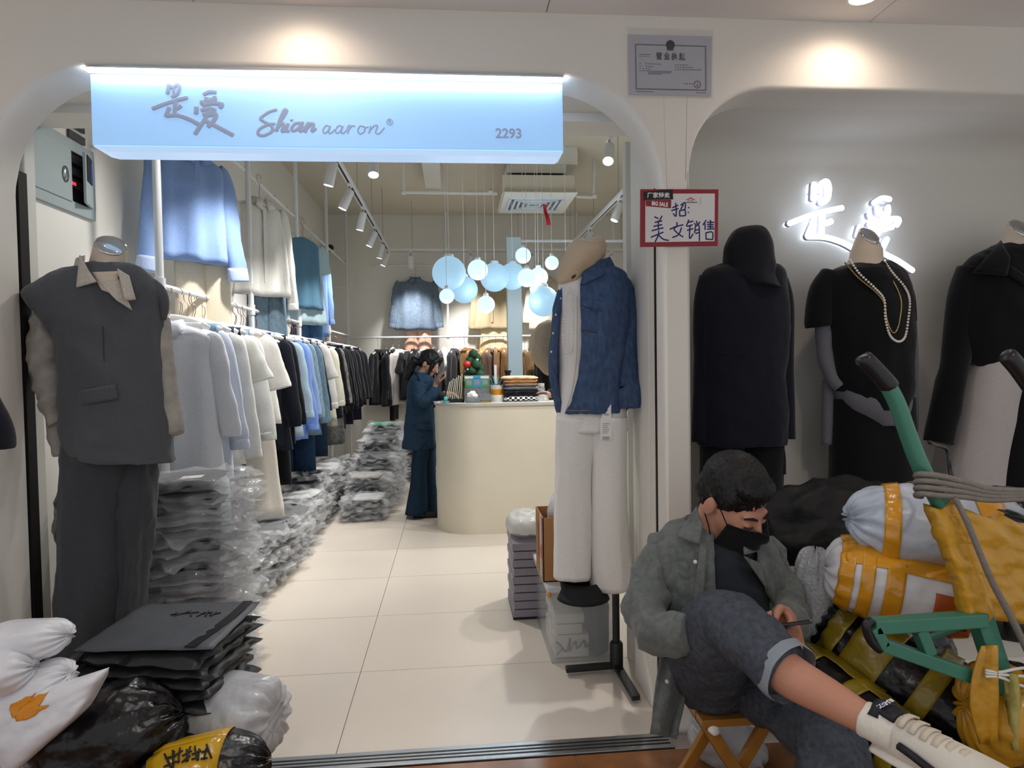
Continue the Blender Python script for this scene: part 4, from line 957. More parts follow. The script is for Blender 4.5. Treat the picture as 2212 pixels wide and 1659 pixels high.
def garment(loc, rz, kind, col, label, group, seed, name=None, rt='f', **k):
    names = dict(shirt='hanging_shirt', tee='hanging_tee', pants='hanging_trousers', skirt='hanging_skirt', jacket='hanging_jacket', vest='hanging_waistcoat')
    t = thing(name or names[kind], label, 'clothing', (0, 0, 0), group)
    m = gm(col, rt)
    top_ = kind not in ('pants', 'skirt')
    hanger(t, not top_, .05 if top_ else 0)
    if kind == 'shirt': g_top(t, m, seed=seed, **k)
    elif kind == 'tee': g_top(t, m, **{**dict(L=.66, sl=.24, collar=False, sleeve_w=.085), **k}, seed=seed)
    elif kind == 'jacket': g_top(t, m, **{**dict(L=.74, sl=.58, th=.058, w=.22, sleeve_w=.06), **k}, seed=seed)
    elif kind == 'vest': g_top(t, m, **{**dict(L=.60, sl=0, collar=False), **k}, seed=seed)
    elif kind == 'pants': g_pants(t, m, seed=seed, **k)
    else: g_skirt(t, m, seed=seed, **k)
    if top_:
        for ch in KIDS[t.name]:
            if not ch.name.startswith('hanger'): ch.location.z = -.05
    t.location = loc; t.rotation_euler = (0, 0, rz)
    return t

ORD = ['', 'first', 'second', 'third', 'fourth', 'fifth', 'sixth', 'seventh', 'eighth', 'ninth', 'tenth', 'eleventh', 'twelfth', 'thirteenth', 'fourteenth', 'fifteenth', 'sixteenth', 'seventeenth', 'eighteenth', 'nineteenth', 'twentieth', 'twenty-first', 'twenty-second', 'twenty-third']
CN = {'1a1b20': 'black', '2a2c33': 'charcoal', '34363c': 'dark grey', '1c2433': 'navy', '26272b': 'blackish', 'c9c9c9': 'white', '45474d': 'mid grey', '20262f': 'dark navy', 'b9b4ae': 'beige', '5a5c62': 'grey', '46484e': 'slate'}
LR = 'clothes on the left rack'
Lz = RZ - .012
rack = [  # Y, kind, colour, texture, label, options
 (3.53, 'shirt', 'cdd0d7', 'f', 'white button shirt with a small dark motif, first on the left rack', dict(L=.80, sl=.50)),
 (3.64, 'shirt', 'c3cbdc', 'f', 'bluish white long shirt behind the motif shirt on the left rack', dict(L=.80, sl=.58)),
 (3.76, 'pants', '9fb6c4', 'd', 'light blue washed jeans hanging behind the front white shirts', dict(L=1.18, wide=1.25)),
 (3.88, 'shirt', 'd2d2ce', 'f', 'white blouse with full sleeves between light and dark jeans', dict(L=.76, sl=.66, sleeve_w=.062)),
 (4.00, 'tee', 'cbccc8', 'f', 'white tee just behind the full-sleeved blouse', dict()),
 (4.12, 'pants', '22384f', 'd', 'dark blue jeans hanging behind the white blouses', dict(L=1.20, wide=1.3)),
 (4.24, 'shirt', 'd2d3d3', 'f', 'plain white shirt in front of the thick white tee', dict(L=.72, sl=.60)),
 (4.38, 'tee', 'dbd9d5', 'f', 'thick white short-sleeved tee in the front half of the left rack', dict(L=.58, sl=.30, w=.22, sleeve_w=.10)),
 (4.52, 'skirt', 'e2ddd3', 'f', 'long ivory flared skirt on the left rack', dict(L=1.22, flare=1.7)),
 (4.66, 'vest', 'dcdcd8', 'f', 'white sleeveless top behind the ivory skirt', dict(collar=False)),
 (4.80, 'pants', '2a4160', 'd', 'mid blue jeans just before the navy jacket', dict(L=1.08)),
 (4.92, 'jacket', '161a26', 'f', 'navy jacket with pale striped hem on the left rack', dict(L=.80, collar=False)),
 (5.06, 'jacket', '0f1118', 'f', 'black knitted cardigan behind the navy striped-hem jacket', dict(L=.78, collar=False)),
 (5.20, 'pants', '121318', 'f', 'black trousers between the dark cardigan and pale denim', dict(L=1.12)),
 (5.32, 'shirt', '9fb6c9', 'f', 'pale sky blue shirt beside the bright blue shirt', dict(L=.76)),
 (5.46, 'shirt', '6f8fd6', 'f', 'bright cornflower blue shirt on the left rack', dict(L=.80, sl=.66, sleeve_w=.062)),
 (5.60, 'shirt', '8fa7cf', 'f', 'soft blue shirt right behind the bright blue one', dict(L=.70)),
 (5.74, 'jacket', '7f97a8', 'd', 'pale washed denim jacket, nearer of the two on the left rack', dict(L=.66)),
 (5.88, 'jacket', '6b8496', 'd', 'faded denim jacket, farther of the two on the left rack', dict(L=.80, sl=.64)),
 (6.02, 'pants', '203750', 'd', 'indigo jeans behind the faded denim jackets', dict(L=1.15)),
 (6.14, 'shirt', '18202e', 'f', 'dark navy shirt just before the pale tees', dict(L=.74)),
 (6.30, 'tee', 'ddd8d6', 'f', 'pinkish white tee in the middle of the left rack', dict(L=.60, sl=.28, sleeve_w=.1)),
 (6.46, 'shirt', 'e4e3df', 'f', 'white long-sleeved top behind the pinkish tee', dict(L=.74)),
 (6.62, 'pants', '1b2c40', 'd', 'dark jeans behind the white long-sleeved top', dict(L=1.1)),
 (6.78, 'shirt', 'dedbc9', 'f', 'cream shirt, nearer of two on the left rack', dict(L=.76)),
 (6.96, 'shirt', 'd8d4bd', 'f', 'cream shirt, farther of two on the left rack', dict(L=.82)),
 (7.12, 'shirt', '17171b', 'f', 'black top right behind the cream shirts', dict(L=.76)),
 (7.28, 'shirt', '8a8a88', 'p', 'black and white print dress on the left rack', dict(L=1.05)),
]
random.seed(11)
for i, (y, kd, col, rt, lab, op) in enumerate(rack):
    t = garment((RX + random.uniform(-.01, .01), y, Lz), random.uniform(-.16, .10), kd, col, lab, LR, 20 + i, rt=rt, **op)
    if i == 0:
        o = MB().box((.10, -.060, -.42), (.12, .004, .135)).build('pocket', gm('c4c8d0'), t)
        mk = MB()
        for a, b in (((.065, -.34), (.072, -.31)), ((.072, -.31), (.10, -.315)), ((.10, -.315), (.105, -.345)), ((.105, -.345), (.098, -.36)), ((.10, -.315), (.125, -.322))):
            mk.tube([(a[0], -.063, a[1]), (b[0], -.063, b[1])], .003, 6)
        mk.build('motif', blk_m, t, kind='stuff').location.z = -.05
        o.location.z = -.05
    if i == 11:
        for k in range(2): MB().loft([ring((0, 0, z), .228, .066, 30, 2.4) for z in (-.90 - k * .02, -.909 - k * .02)]).build('stripe', gm('cfccc4'), t, True)
for i in range(22):
    y = 3.585 + i * .15
    col, nm = (('d5d8dc', 'white'), ('7f98ad', 'pale denim'), ('e0dfdb', 'off-white'), ('2b3f58', 'dark denim'))[i % 4]
    garment((RX - .02, y, Lz), random.uniform(-.1, .1), 'pants' if i % 2 else 'skirt', col, '%s %s tucked between longer clothes, %s along the left rack' % (nm, 'trousers' if i % 2 else 'skirt', ORD[i + 1]), LR, 200 + i, **(dict(L=.62) if i % 2 else dict(L=.55, flare=1.15)))
for i in range(15):
    y = 7.42 + i * .125
    kd = ('jacket', 'shirt', 'jacket', 'pants', 'shirt')[i % 5]; col = ('15161c', '1e2030', '101115', '191a1d', '23232c')[(i * 2) % 5]
    garment((RX + random.uniform(-.01, .01), y, Lz), random.uniform(-.2, .2), kd, col, '%s %s %s in the dark run at the far end of the left rack' % (ORD[i + 1], {'15161c': 'black', '1e2030': 'navy', '101115': 'black', '191a1d': 'charcoal', '23232c': 'dark grey'}[col], {'jacket': 'jacket', 'shirt': 'shirt', 'pants': 'trousers'}[kd]), 'dark clothes at the far end of the left rack', 60 + i)

# upper display on the left wall
def display(px, py, Y, rz, kind, col, lab, seed, rt='f', drop=0, **k):
    c = P(px, py, Y)
    return garment((c.x, Y, c.z), rz, kind, col, lab, 'outfits displayed above the left rack', seed, rt=rt, **k)
UX = RX - .02
def up(y, rz, kind, col, lab, seed, dz=0, dx=0.0, rt='f', **k):
    return garment((UX + dx, y, UZ - .010 + dz), rz, kind, col, lab, 'outfits displayed above the left rack', seed, rt=rt, **k)
hz = .95
up(3.93, .95, 'shirt', '86a3d6', 'blue shirt with rolled cuffs displayed high on the left wall', 91, L=.60, sl=.62, sleeve_w=.066, w=.195, dx=.0, cuff=gm('b4c6ea'))
up(4.06, .95, 'pants', 'e0d6c0', 'cream wide trousers displayed under the blue shirt', 92, dz=-.52, L=.95, wide=1.4, dx=.0)
up(5.05, hz, 'shirt', 'd9d8d4', 'sheer white blouse displayed high on the left wall', 93, L=.68, sl=.70, dx=.06)
up(5.18, hz, 'pants', '6f8494', 'grey blue jeans displayed under the white blouse', 94, dz=-.60, L=.75, rt='d', dx=.06)
up(6.45, hz, 'vest', '557d97', 'blue waistcoat displayed over a pale tee on the left wall', 95, L=.66, dx=.05)
up(6.52, hz, 'tee', 'a9c3cc', 'pale blue tee displayed behind the blue waistcoat', 96, L=.80, dx=.05)
up(6.66, hz, 'pants', '3f5f86', 'blue jeans displayed below the blue waistcoat', 97, dz=-.62, L=.72, rt='d', dx=.05)
up(6.95, hz, 'shirt', '6f8fc0', 'blue shirt displayed beside the blue waistcoat', 98, dz=-.10, L=.80, sl=.6, dx=.02)

# back wall display
def back_item(px, py, kind, col, lab, seed, Y=9.30, rz=0.0, rt='f', **k):
    c = P(px, py, Y); return garment((c.x, Y, c.z), rz, kind, col, lab, 'outfits displayed on the back wall', seed, rt=rt, **k)
for px, py in ((895, 560), (1062, 600)):
    pass
zd = P(895, 572, 9.32).z
bk = thing('display_rail', 'thin white rail high on the back wall carrying the display outfits', 'rail', (.3, 9.38, zd + .012))
MB().tube([(P(800, 562, 9.38).x, 9.36, zd + .0), (P(1300, 562, 9.38).x, 9.36, zd + .0)], .012, 10).build('rail', rackw, bk, 40)
for px in (805, 960, 1120, 1290): MB().tube([(P(px, 562, 9.38).x, 9.36, zd), (P(px, 562, 9.38).x, BACK, zd)], .008, 8).build('bracket', rackw, bk, 40)
def bd(px, kind, col, lab, seed, dz=0, dy=0, rt='f', **k):
    return garment((P(px, 600, 9.3).x, 9.36 - dy, zd - .012 + dz), random.uniform(-.1, .1), kind, col, lab, 'outfits displayed on the back wall', seed, rt=rt, **k)
bd(897, 'jacket', '6d7d90', 'washed denim jacket with rolled cuffs displayed on the back wall', 101, rt='d', L=.70, sl=.60, w=.24)
bd(900, 'pants', 'd9b09a', 'pale pink trousers displayed under the denim jacket', 102, dz=-.58, dy=-.03, L=.62)
bd(1062, 'shirt', 'b9a98a', 'tan blouse with scarf displayed on the back wall', 103, L=.70, sl=.62)
bd(1066, 'skirt', 'd8c9a8', 'long cream pleated skirt displayed on the back wall', 104, dz=-.45, dy=-.03, L=.85)
bd(1180, 'shirt', 'cfc6b4', 'pale shirt displayed behind the pendant globes', 105, L=.72)
bd(1188, 'skirt', 'e0d8c8', 'cream skirt displayed behind the big blue globe', 106, dz=-.5, dy=-.03, L=.8)

# clothes on the back rack
pal = [(-1.02, -.52, ('1b1c20', '2a2c31', '141519', 'd8d2cf', '26262a'), 'in the dark group at the left of the back rack'), (-.46, .02, ('3a3a40', 'cfcac6', '1d1d22', '54525a', '27282d'), 'in the grey group behind the woman'),
       (.16, .86, ('a08055', '8a6238', '9c7448', 'b0905c', '70594e'), 'in the brown group behind the counter'), (.92, 1.12, ('e2ddd4', '8c6a44', '1d1a19'), 'in the small group beside the pale blue post'),
       (1.22, 2.3, ('2b2722', '5d5343', '7a6a50', '6a2430', 'd9cfb2', '3a332a'), 'in the olive and wine group right of the post')]
for g, (x0, x1, cols, lab) in enumerate(pal):
    x = x0; i = 0
    while x < x1:
        kd = ('shirt', 'jacket', 'pants', 'shirt', 'tee')[(i + g) % 5]
        if abs(x - BXS[1]) > .03:
            garment((x, 9.3, RZ - .043), math.pi / 2 + random.uniform(-.45, .25), kd, cols[i % len(cols)], '%s %s from the left %s' % (ORD[i + 1], {'shirt': 'shirt', 'jacket': 'jacket', 'pants': 'trousers', 'tee': 'tee'}[kd], lab), 'clothes on the back rack', 120 + g * 20 + i)
        x += random.uniform(.075, .11); i += 1

# ================================================================== packets of clothes in clear plastic
film_m = film('clear_film', 'f2f4f7', .22, .12); label_m = M('label_white', 'e8e8e8', rough=.5, var=.02, bump=0)
def pillow(a, b, h, seed, jag=0.0, nx=12, ny=10, flat=4):
    top, bot = [], []
    off = Vector((seed * 3.7, seed * 1.9, 0))
    for i in range(ny + 1):
        rt_, rb = [], []
        for j in range(nx + 1):
            u = j / nx * 2 - 1; v = i / ny * 2 - 1
            e = (1 - abs(u) ** flat) * (1 - abs(v) ** flat); e = max(e, 0) ** .6
            q = Vector((u * 2, v * 2, 0)) + off
            wx = 1 + jag * noise.noise(q * 1.7) * abs(u); wy = 1 + jag * noise.noise(q * 1.7 + Vector((9, 3, 1))) * abs(v)
            zz = jag * .12 * noise.noise(q * 1.3 + Vector((1, 7, 4))) * max(abs(u), abs(v)) ** 4
            n1 = .004 * noise.noise(q * 3 + Vector((2, 2, 8)))
            x, y = u * a * wx, v * b * wy
            rt_.append((x, y, h * e / 2 + zz + n1 * e + .0006)); rb.append((x, y, -h * e / 2 + zz))
        top.append(rt_); bot.append(rb)
    mb = MB(); n = nx + 1; vs = [p for r in top for p in r] + [p for r in bot for p in r]; k = n * (ny + 1); fs = []
    for i in range(ny):
        for j in range(nx):
            q = (i * n + j, i * n + j + 1, (i + 1) * n + j + 1, (i + 1) * n + j); fs += [q, tuple(k + x for x in reversed(q))]
    rim = [j for j in range(n)] + [i * n + nx for i in range(1, ny + 1)] + [ny * n + j for j in range(nx - 1, -1, -1)] + [i * n for i in range(ny - 1, 0, -1)]
    for p, q in zip(rim, rim[1:] + rim[:1]): fs.append((q, p, k + p, k + q))
    return mb.add(vs, fs)
PK = []
for s in range(6):
    fm = pillow(.200, .152, .042, s, .50, 18, 14, 6).mesh('film'); fm.materials.append(film_m); fm.shade_smooth()
    cm_ = pillow(.138, .122, .035, s + 20, .10, 8, 8, 8); cm_.v = [(x - .035, y, z) for x, y, z in cm_.v]; cm = cm_.mesh('folded_cloth'); cm.materials.append(gm('202228')); cm.shade_smooth()
    PK.append((fm, cm))
lm_ = MB().box((.02, -.05, .0195), (.07, .05, .001)).mesh('paper_label'); lm_.materials.append(label_m)
pk_cols = ['1a1b20', '2a2c33', '34363c', '1c2433', '26272b', 'c9c9c9', '45474d', '20262f', 'b9b4ae', '5a5c62']
def packet(loc, rz, tilt, label, group, col, v, sc=1.0, lab=False):
    t = thing('clothes_packet', label, 'packet', (0, 0, 0), group)
    fm, cm = PK[v % 6]
    c = bpy.data.objects.new('folded_cloth', cm); COL.objects.link(c); c.material_slots[0].link = 'OBJECT'; c.material_slots[0].material = gm(col); attach(c, t)
    f = bpy.data.objects.new('film', fm); COL.objects.link(f); attach(f, t)
    if lab:
        l = bpy.data.objects.new('paper_label', lm_); COL.objects.link(l); attach(l, t)
    t.location = loc; t.rotation_euler = (tilt[0], tilt[1], rz); t.scale = (sc, sc, sc)
    return t
def stack(x, y, z0, n, label, group, rz=0, j=.02, dz=.036, tl=.05, sc=1.0, cols=None, seed=0, flip=True):
    rnd = random.Random(seed)
    for i in range(n):
        col = rnd.choice(cols or pk_cols)
        lb = 'clear packet of %s clothes, %s from the top %s' % (CN[col], ORD[n - i], label)
        packet((x + rnd.uniform(-j, j), y + rnd.uniform(-j, j), z0 + .018 + i * dz), rz + rnd.uniform(-.12, .12) + (math.pi if rnd.random() < .5 and flip else 0), (rnd.uniform(-tl, tl), rnd.uniform(-tl, tl)), lb, group, col, rnd.randrange(6), sc, rnd.random() < .25)
sx, sy = P(408, 1150, 3.05).x, 3.06
stack(sx, sy, 0, 23, 'in stack behind grey mannequin', 'packets in the tall stack behind the grey mannequin', .15, .02, .0365, .04, 1.22, ['1a1b20', '2a2c33', '34363c', '1c2433', '46484e', '26272b'], 5, False)
pk = packet((sx + .01, sy, .885), .1, (.03, -.04), 'bulging clear packet with a white printed label on top of the tall stack', None, '3c3e45', 2, 1.25, True)
for i in range(11):
    y = 3.50 + i * .335; n = 9 if i < 7 else 11
    stack(-1.27 + random.uniform(-.03, .03), y, 0, n, 'in %s pile under left rack' % ('nearest', *ORD[2:11], 'farthest')[i], 'packets piled under the left rack', 1.45, .035, .040, .16, 1.08, None, 40 + i)
for y, n, x in ((6.10, 6, -.82), (6.42, 10, -.80), (6.74, 14, -.78), (7.06, 18, -.76), (7.38, 20, -.74)):
    stack(x, y, 0, n, 'in %s aisle stack' % {6: 'lowest nearest', 10: 'second', 14: 'third', 18: 'fourth', 20: 'tallest farthest'}[n], 'packets in the stepped stacks along the aisle', .05, .012, .0355, .03, 1.0, None, int(y * 10))
packet((-.74, 7.38, 20 * .0355 + .03), .2, (0, 0), 'green-labelled packet on the tallest aisle stack', None, '3c8f72', 1, .9, True)
for y, n, x in ((8.05, 11, -.50), (8.4, 13, -.50)):
    stack(x, y, 0, n, 'in %s stack behind the woman' % {11: 'nearer', 13: 'farther'}[n], 'packets in the far stack behind the woman', 0, .015, .036, .03, 1.0, None, int(y * 10))
# ================================================================== things on the counter
ZC = CZT
def on(px, Y): q = P(px, 868, Y); return Vector((q.x, Y, ZC))
paper = M('paper_cream', 'd9cfae', rough=.8, var=.06, bump=.05); blk_p = M('black_plastic', '17171a', rough=.4, var=.05, bump=.02)
acry = M('acrylic_grey', '8d9496', rough=.12, var=.02, bump=0, alpha=.45, spec=.6)
green_p = M('card_green', '3f9a55', rough=.4, var=.03, bump=0); blue_p = M('card_blue', '3f8fc4', rough=.4, var=.03, bump=0); grey_p = M('card_grey', '8a8f90', rough=.5, var=.1, bump=0)
c = on(985, 5.62)
t = thing('file_rack', 'black desk rack of upright cream folders beside the payment stand', 'file rack', c)
MB().span((c.x - .10, 5.55, ZC), (c.x + .07, 5.72, ZC + .03)).build('tray', blk_p, t, bevel=.003)
MB().box((c.x - .088, 5.63, ZC + .08), (.006, .16, .15), Matrix.Rotation(.15, 3, 'Y')).build('side', blk_p, t)
MB().box((c.x + .066, 5.63, ZC + .09), (.006, .16, .17), Matrix.Rotation(.1, 3, 'Y')).build('side', blk_p, t)
for k in range(8):
    MB().box((c.x - .065 + k * .016, 5.63, ZC + .10 + .006 * (k % 3) + k * .004), (.006, .15, .14 + .008 * k), Matrix.Rotation(.22 - .02 * k, 3, 'Y')).build('folder', paper if k % 3 else wht_m, t)
c = on(1031, 5.60)
t = thing('payment_stand', 'clear acrylic payment stand with a green and blue three-panel card', 'stand', c)
MB().box((c.x, 5.60, ZC + .115), (.215, .006, .215), Matrix.Rotation(-.10, 3, 'X')).build('plate', acry, t, bevel=.002)
MB().span((c.x - .10, 5.57, ZC), (c.x + .10, 5.66, ZC + .006)).build('foot', acry, t)
Rx = Matrix.Rotation(-.10, 3, 'X')
def card(dx, dz, w, h, m, nm, off=.004): MB().box(Vector((c.x, 5.60, ZC + .115)) + Rx @ Vector((dx, -off, dz)), (w, .0015, h), Rx).build(nm, m, t)
card(0, .088, .20, .024, wht_m, 'card_header'); card(-.068, .045, .064, .072, green_p, 'card'); card(0, .047, .070, .076, blue_p, 'card'); card(.068, .045, .064, .072, green_p, 'card')
for k in (-1, 0, 1): card(k * .066, .047, .042, .042, grey_p, 'card_window', .0055)
card(0, .092, .06, .018, blue_p, 'card_header', .0055)
c = on(1022, 5.50)
t = thing('tissue_tray', 'clear tray of crumpled white tissues on the counter edge', 'tray', c)
MB().span((c.x - .055, 5.46, ZC), (c.x + .055, 5.55, ZC + .006)).build('base', acry, t)
MB().span((c.x - .055, 5.455, ZC), (c.x + .055, 5.46, ZC + .055)).build('wall', acry, t); MB().span((c.x - .055, 5.55, ZC), (c.x + .055, 5.555, ZC + .055)).build('wall', acry, t)
MB().sphere((c.x - .008, 5.505, ZC + .048), (.042, .038, .042), 20, 14).build('tissue', M('tissue_white', 'efeeee', rough=.9, var=.02), t, True, wr=(.014, 45, 3, 1))
c = on(1049, 5.50)
t = thing('trinket_box', 'small clear box of gold and silver trinkets by the tissues', 'box', c)
MB().span((c.x - .045, 5.46, ZC), (c.x + .045, 5.54, ZC + .02)).build('base', gold, t, bevel=.004)
MB().span((c.x - .045, 5.46, ZC + .02), (c.x + .045, 5.54, ZC + .07)).build('lid', acry, t)
MB().sphere((c.x + .0, 5.47, ZC + .012), (.03, .01, .008), 10, 6).build('gold_clip', M('gold_bright', 'e0b83c', rough=.2, metal=.8, var=.05), t, True)
c = on(1074, 5.60)
t = thing('pen_pot', 'white and amber round pot full of pens', 'pen pot', c)
amber = M('amber', 'c98a1c', rough=.3, var=.05); potw = M('pot_white', 'd9d4ce', rough=.4, var=.02, bump=0)
MB().lathe(c, [(.001, 0), (.060, 0), (.060, .052), (.058, .056), (.001, .056)], 28).build('base', potw, t, 40)
MB().lathe(c + Vector((0, 0, .056)), [(.001, 0), (.053, 0), (.053, .047), (.001, .047)], 28).build('band', amber, t, 40)
MB().lathe(c + Vector((0, 0, .103)), [(.001, 0), (.053, 0), (.055, .035), (.050, .035), (.048, .01), (.001, .01)], 28).build('rim', potw, t, 40)
random.seed(4)
for k in range(9):
    a = k * .7; p0 = c + Vector((.02 * math.cos(a), .02 * math.sin(a), .112)); p1 = c + Vector((.06 * math.cos(a), .05 * math.sin(a), .18 + .012 * (k % 4)))
    MB().tube([p0, p1], .0045, 7).build('pen', (blk_p, blue_p, M('pen_teal', '5fb0a0', var=.05), steel)[k % 4], t, 40)
MB().box(c + Vector((-.01, .01, .225)), (.022, .003, .16)).build('ruler', wht_m, t)
c = on(1124, 5.62)
kn = [('14161c', 0), ('20222a', .028), ('6f7074', .058), ('9a8172', .088), ('b8834f', .115), ('d3b494', .142)]
labs = ['black knit folded near the bottom of the counter pile', 'charcoal knit folded in the counter pile', 'grey knit folded in the counter pile', 'brown knit folded in the counter pile', 'tan knit folded near the top of the counter pile', 'beige knit folded on top of the counter pile']
chk = M('check_cloth', 'e6e6e6', rough=.9, var=0)
nt = chk.node_tree; ck = nt.nodes.new('ShaderNodeTexChecker'); ck.inputs['Scale'].default_value = 46; ck.inputs['Color1'].default_value = (.85, .85, .85, 1); ck.inputs['Color2'].default_value = (.012, .012, .014, 1)
tcc = nt.nodes.new('ShaderNodeTexCoord'); nt.links.new(tcc.outputs['Object'], ck.inputs['Vector']); nt.links.new(ck.outputs['Color'], nt.nodes['Principled BSDF'].inputs['Base Color'])
def folded(c, a, b, h, m, label, seed, cat='clothing', group=None):
    o = pillow(a, b, h, seed, .08, 14, 12, 6).build('folded_knit', m, None, True, wr=(.003, 14, seed, 1)); o.location = c
    return one(o, label, cat, group)
folded(c + Vector((.005, -.02, .022)), .148, .10, .046, chk, 'black and white checked scarf folded at the bottom of the counter pile', 1, group='knits folded on the counter')
for k, (col, z) in enumerate(kn):
    folded(c + Vector((-.004 * k + .01, 0, .052 + z)), .135 + .006 * (k % 3), .105, .034, gm(col), labs[k], 2 + k, group='knits folded on the counter')
c = on(1020, 5.85)
t = thing('christmas_tree', 'small green table Christmas tree with a red bauble', 'christmas tree', c)
grn = M('tinsel_green', '24482e', rough=.8, var=.4, scale=60, bump=.8, bscale=200)
MB().lathe(c, [(.001, 0), (.05, 0), (.06, .10), (.001, .10)], 16).build('pot', M('pot_red_brown', '6a3a2a', var=.1), t, 40)
random.seed(9)
for k in range(16):
    a = k * 2.4; r = .075 * (1 - k / 22); z = .13 + k * .018
    MB().sphere(c + Vector((r * math.cos(a) + .02, r * math.sin(a), z)), (.050 - k * .0012, .05, .042), 12, 8).build('foliage', grn, t, True, wr=(.012, 60, k, 1))
MB().sphere(P(1009, 787, 5.78), .034, 16, 10).build('bauble', M('bauble_red', 'c02a1c', rough=.25, var=.02, bump=0, coat=.5), t, True)
MB().sphere(P(1031, 777, 5.80), .012, 10, 8).build('bauble', M('bauble_white', 'f0f0f0', rough=.5, var=0, bump=0), t, True)
MB().sphere(P(1010, 798, 5.78), .010, 10, 8).build('bauble', M('bauble_white', 'f0f0f0'), t, True)
c = on(1098, 5.95)
t = thing('black_bottle', 'squat black bottle behind the pile of knits', 'bottle', c)
MB().lathe(c, [(.001, 0), (.04, 0), (.04, .17), (.028, .20), (.022, .205), (.022, .235), (.001, .235)], 20).build('body', blk_p, t, 40); MB().lathe(c + Vector((0, 0, .235)), [(.001, 0), (.03, 0), (.03, .02), (.001, .02)], 16).build('cap', blk_p, t, 40)
c = on(1169, 5.75)
t = thing('glass_jar', 'clear jar with a white lid at the right of the counter', 'jar', c)
MB().lathe(c, [(.001, 0), (.032, 0), (.034, .01), (.034, .10), (.028, .115), (.001, .115)], 20).build('glass', M('jar_glass', 'dfe6e6', rough=.08, var=0, bump=0, alpha=.35, spec=.7), t, 40); MB().lathe(c + Vector((0, 0, .115)), [(.001, 0), (.03, 0), (.03, .025), (.001, .025)], 18).build('lid', potw, t, 40)
c = on(963, 5.52)
t = thing('stapler', 'small teal stapler at the left end of the counter', 'stapler', c)
teal = M('teal_plastic', '58b6b4', rough=.35, var=.03, bump=0)
MB().box(c + Vector((0, 0, .008)), (.034, .09, .014)).build('base', teal, t, bevel=.003); MB().box(c + Vector((0, 0, .038)), (.030, .09, .02), Matrix.Rotation(.12, 3, 'X')).build('arm', teal, t, bevel=.004); MB().box(c + Vector((0, .03, .022)), (.02, .02, .03)).build('hinge', steel, t)
for k in range(3):
    o = MB().box(on(951, 5.55) + Vector((.004 * k, .01 * k, .003 + .004 * k)), (.09, .11, .004), Matrix.Rotation(.3 * k, 3, 'Z')).build('paper_slip', wht_m)
    one(o, 'white paper slip %s of the loose pile beside the teal stapler' % ('at the bottom', 'in the middle', 'on top')[k], 'paper', 'paper slips by the stapler')
c = on(1172, 5.50)
o = MB().sphere(c + Vector((0, 0, .025)), (.05, .04, .024), 20, 12).build('plastic_wrap', film_m, None, True, wr=(.014, 40, 3, 1)); one(o, 'crumpled clear plastic wrap at the right of the counter', 'wrapper')

# ================================================================== boxes by the denim mannequin
ZB = .36
bx0, bx1, by0, by1 = .405, .745, 2.99, 3.62
bin_m = M('clear_bin', 'e2e6e6', rough=.18, var=.02, bump=.15, bscale=20, alpha=.26, spec=.5); lid_m = M('bin_lid', 'd6dadd', rough=.3, var=.02, bump=.03, alpha=.85)
t = thing('storage_bin', 'clear plastic storage bin with a lid beside the denim mannequin', 'storage bin', ((bx0 + bx1) / 2, 3.3, 0))
mb = MB()
w = .006; g = .02
def wall4(mb, x0, x1, y0, y1, z0, z1, w, tp=.0):
    mb.span((x0, y0, z0), (x1, y0 + w, z1)).span((x0, y1 - w, z0), (x1, y1, z1)).span((x0, y0 + w, z0), (x0 + w, y1 - w, z1)).span((x1 - w, y0 + w, z0), (x1, y1 - w, z1))
for a, b in (((bx0 + g, by0 + g, .0), (bx1 - g, by0 + g + w, ZB - .03)), ((bx0 + g, by1 - g - w, 0), (bx1 - g, by1 - g, ZB - .03)), ((bx0 + g, by0 + g, 0), (bx0 + g + w, by1 - g, ZB - .03)), ((bx1 - g - w, by0 + g, 0), (bx1 - g, by1 - g, ZB - .03))):
    MB().span(a, b).build('wall', bin_m, t)
MB().span((bx0 + g, by0 + g, 0), (bx1 - g, by1 - g, .006)).build('bottom', bin_m, t)
MB().span((bx0, by0, ZB - .03), (bx1, by1, ZB)).build('lid', lid_m, t, bevel=.008)
MB().span(((bx0 + bx1) / 2 - .07, by0 - .006, ZB - .06), ((bx0 + bx1) / 2 + .05, by0 + .012, ZB - .02)).build('latch', lid_m, t, bevel=.003)
MB().sphere((bx0 + .01, by0 + .004, ZB - .035), .012, 10, 8).build('tape_blob', M('tape_yellow', 'd39a20', rough=.3, var=.1), t, True)
whb = M('box_white', 'dcd8d2', rough=.6, var=.03)
for k, (z0, z1, xa, xb) in enumerate(((.012, .115, .0, .16), (.12, .165, .01, .13), (.17, .215, .0, .14))):
    o = MB().span((bx0 + .04 + xa, by0 + .05, z0), (bx0 + .04 + xb, by0 + .35, z1)).build('white_carton', whb, None, bevel=.003)
    one(o, 'white carton %s inside the clear storage bin' % ('with grey script, lowest', 'in the middle', 'on top')[k], 'carton')
    if k == 0:
        q = lambda u, v: (bx0 + .04 + u * .16, by0 + .047, .012 + v * .10)
        sw = MB()
        for pl in (((.05, .75), (.2, .45), (.05, .15)), ((.2, .45), (.35, .3), (.45, .9), (.42, .3), (.6, .75), (.65, .4), (.85, .75), (.9, .45), (1.0, .6))):
            sw.tube([q(*p) for p in cat_rom([list(p) for p in pl], 6 * len(pl))], .005, 6)
        sw.build('script', frame_g, o, True, kind='stuff')
o = MB().span((bx0 + .21, by0 + .04, .01), (bx1 - .04, by1 - .05, .27)).build('folded_garment', gm('2a3242'), None, True, bevel=.03, sub=2, wr=(.010, 12, 4, 1)); one(o, 'dark blue folded clothes packed inside the clear storage bin', 'clothing')
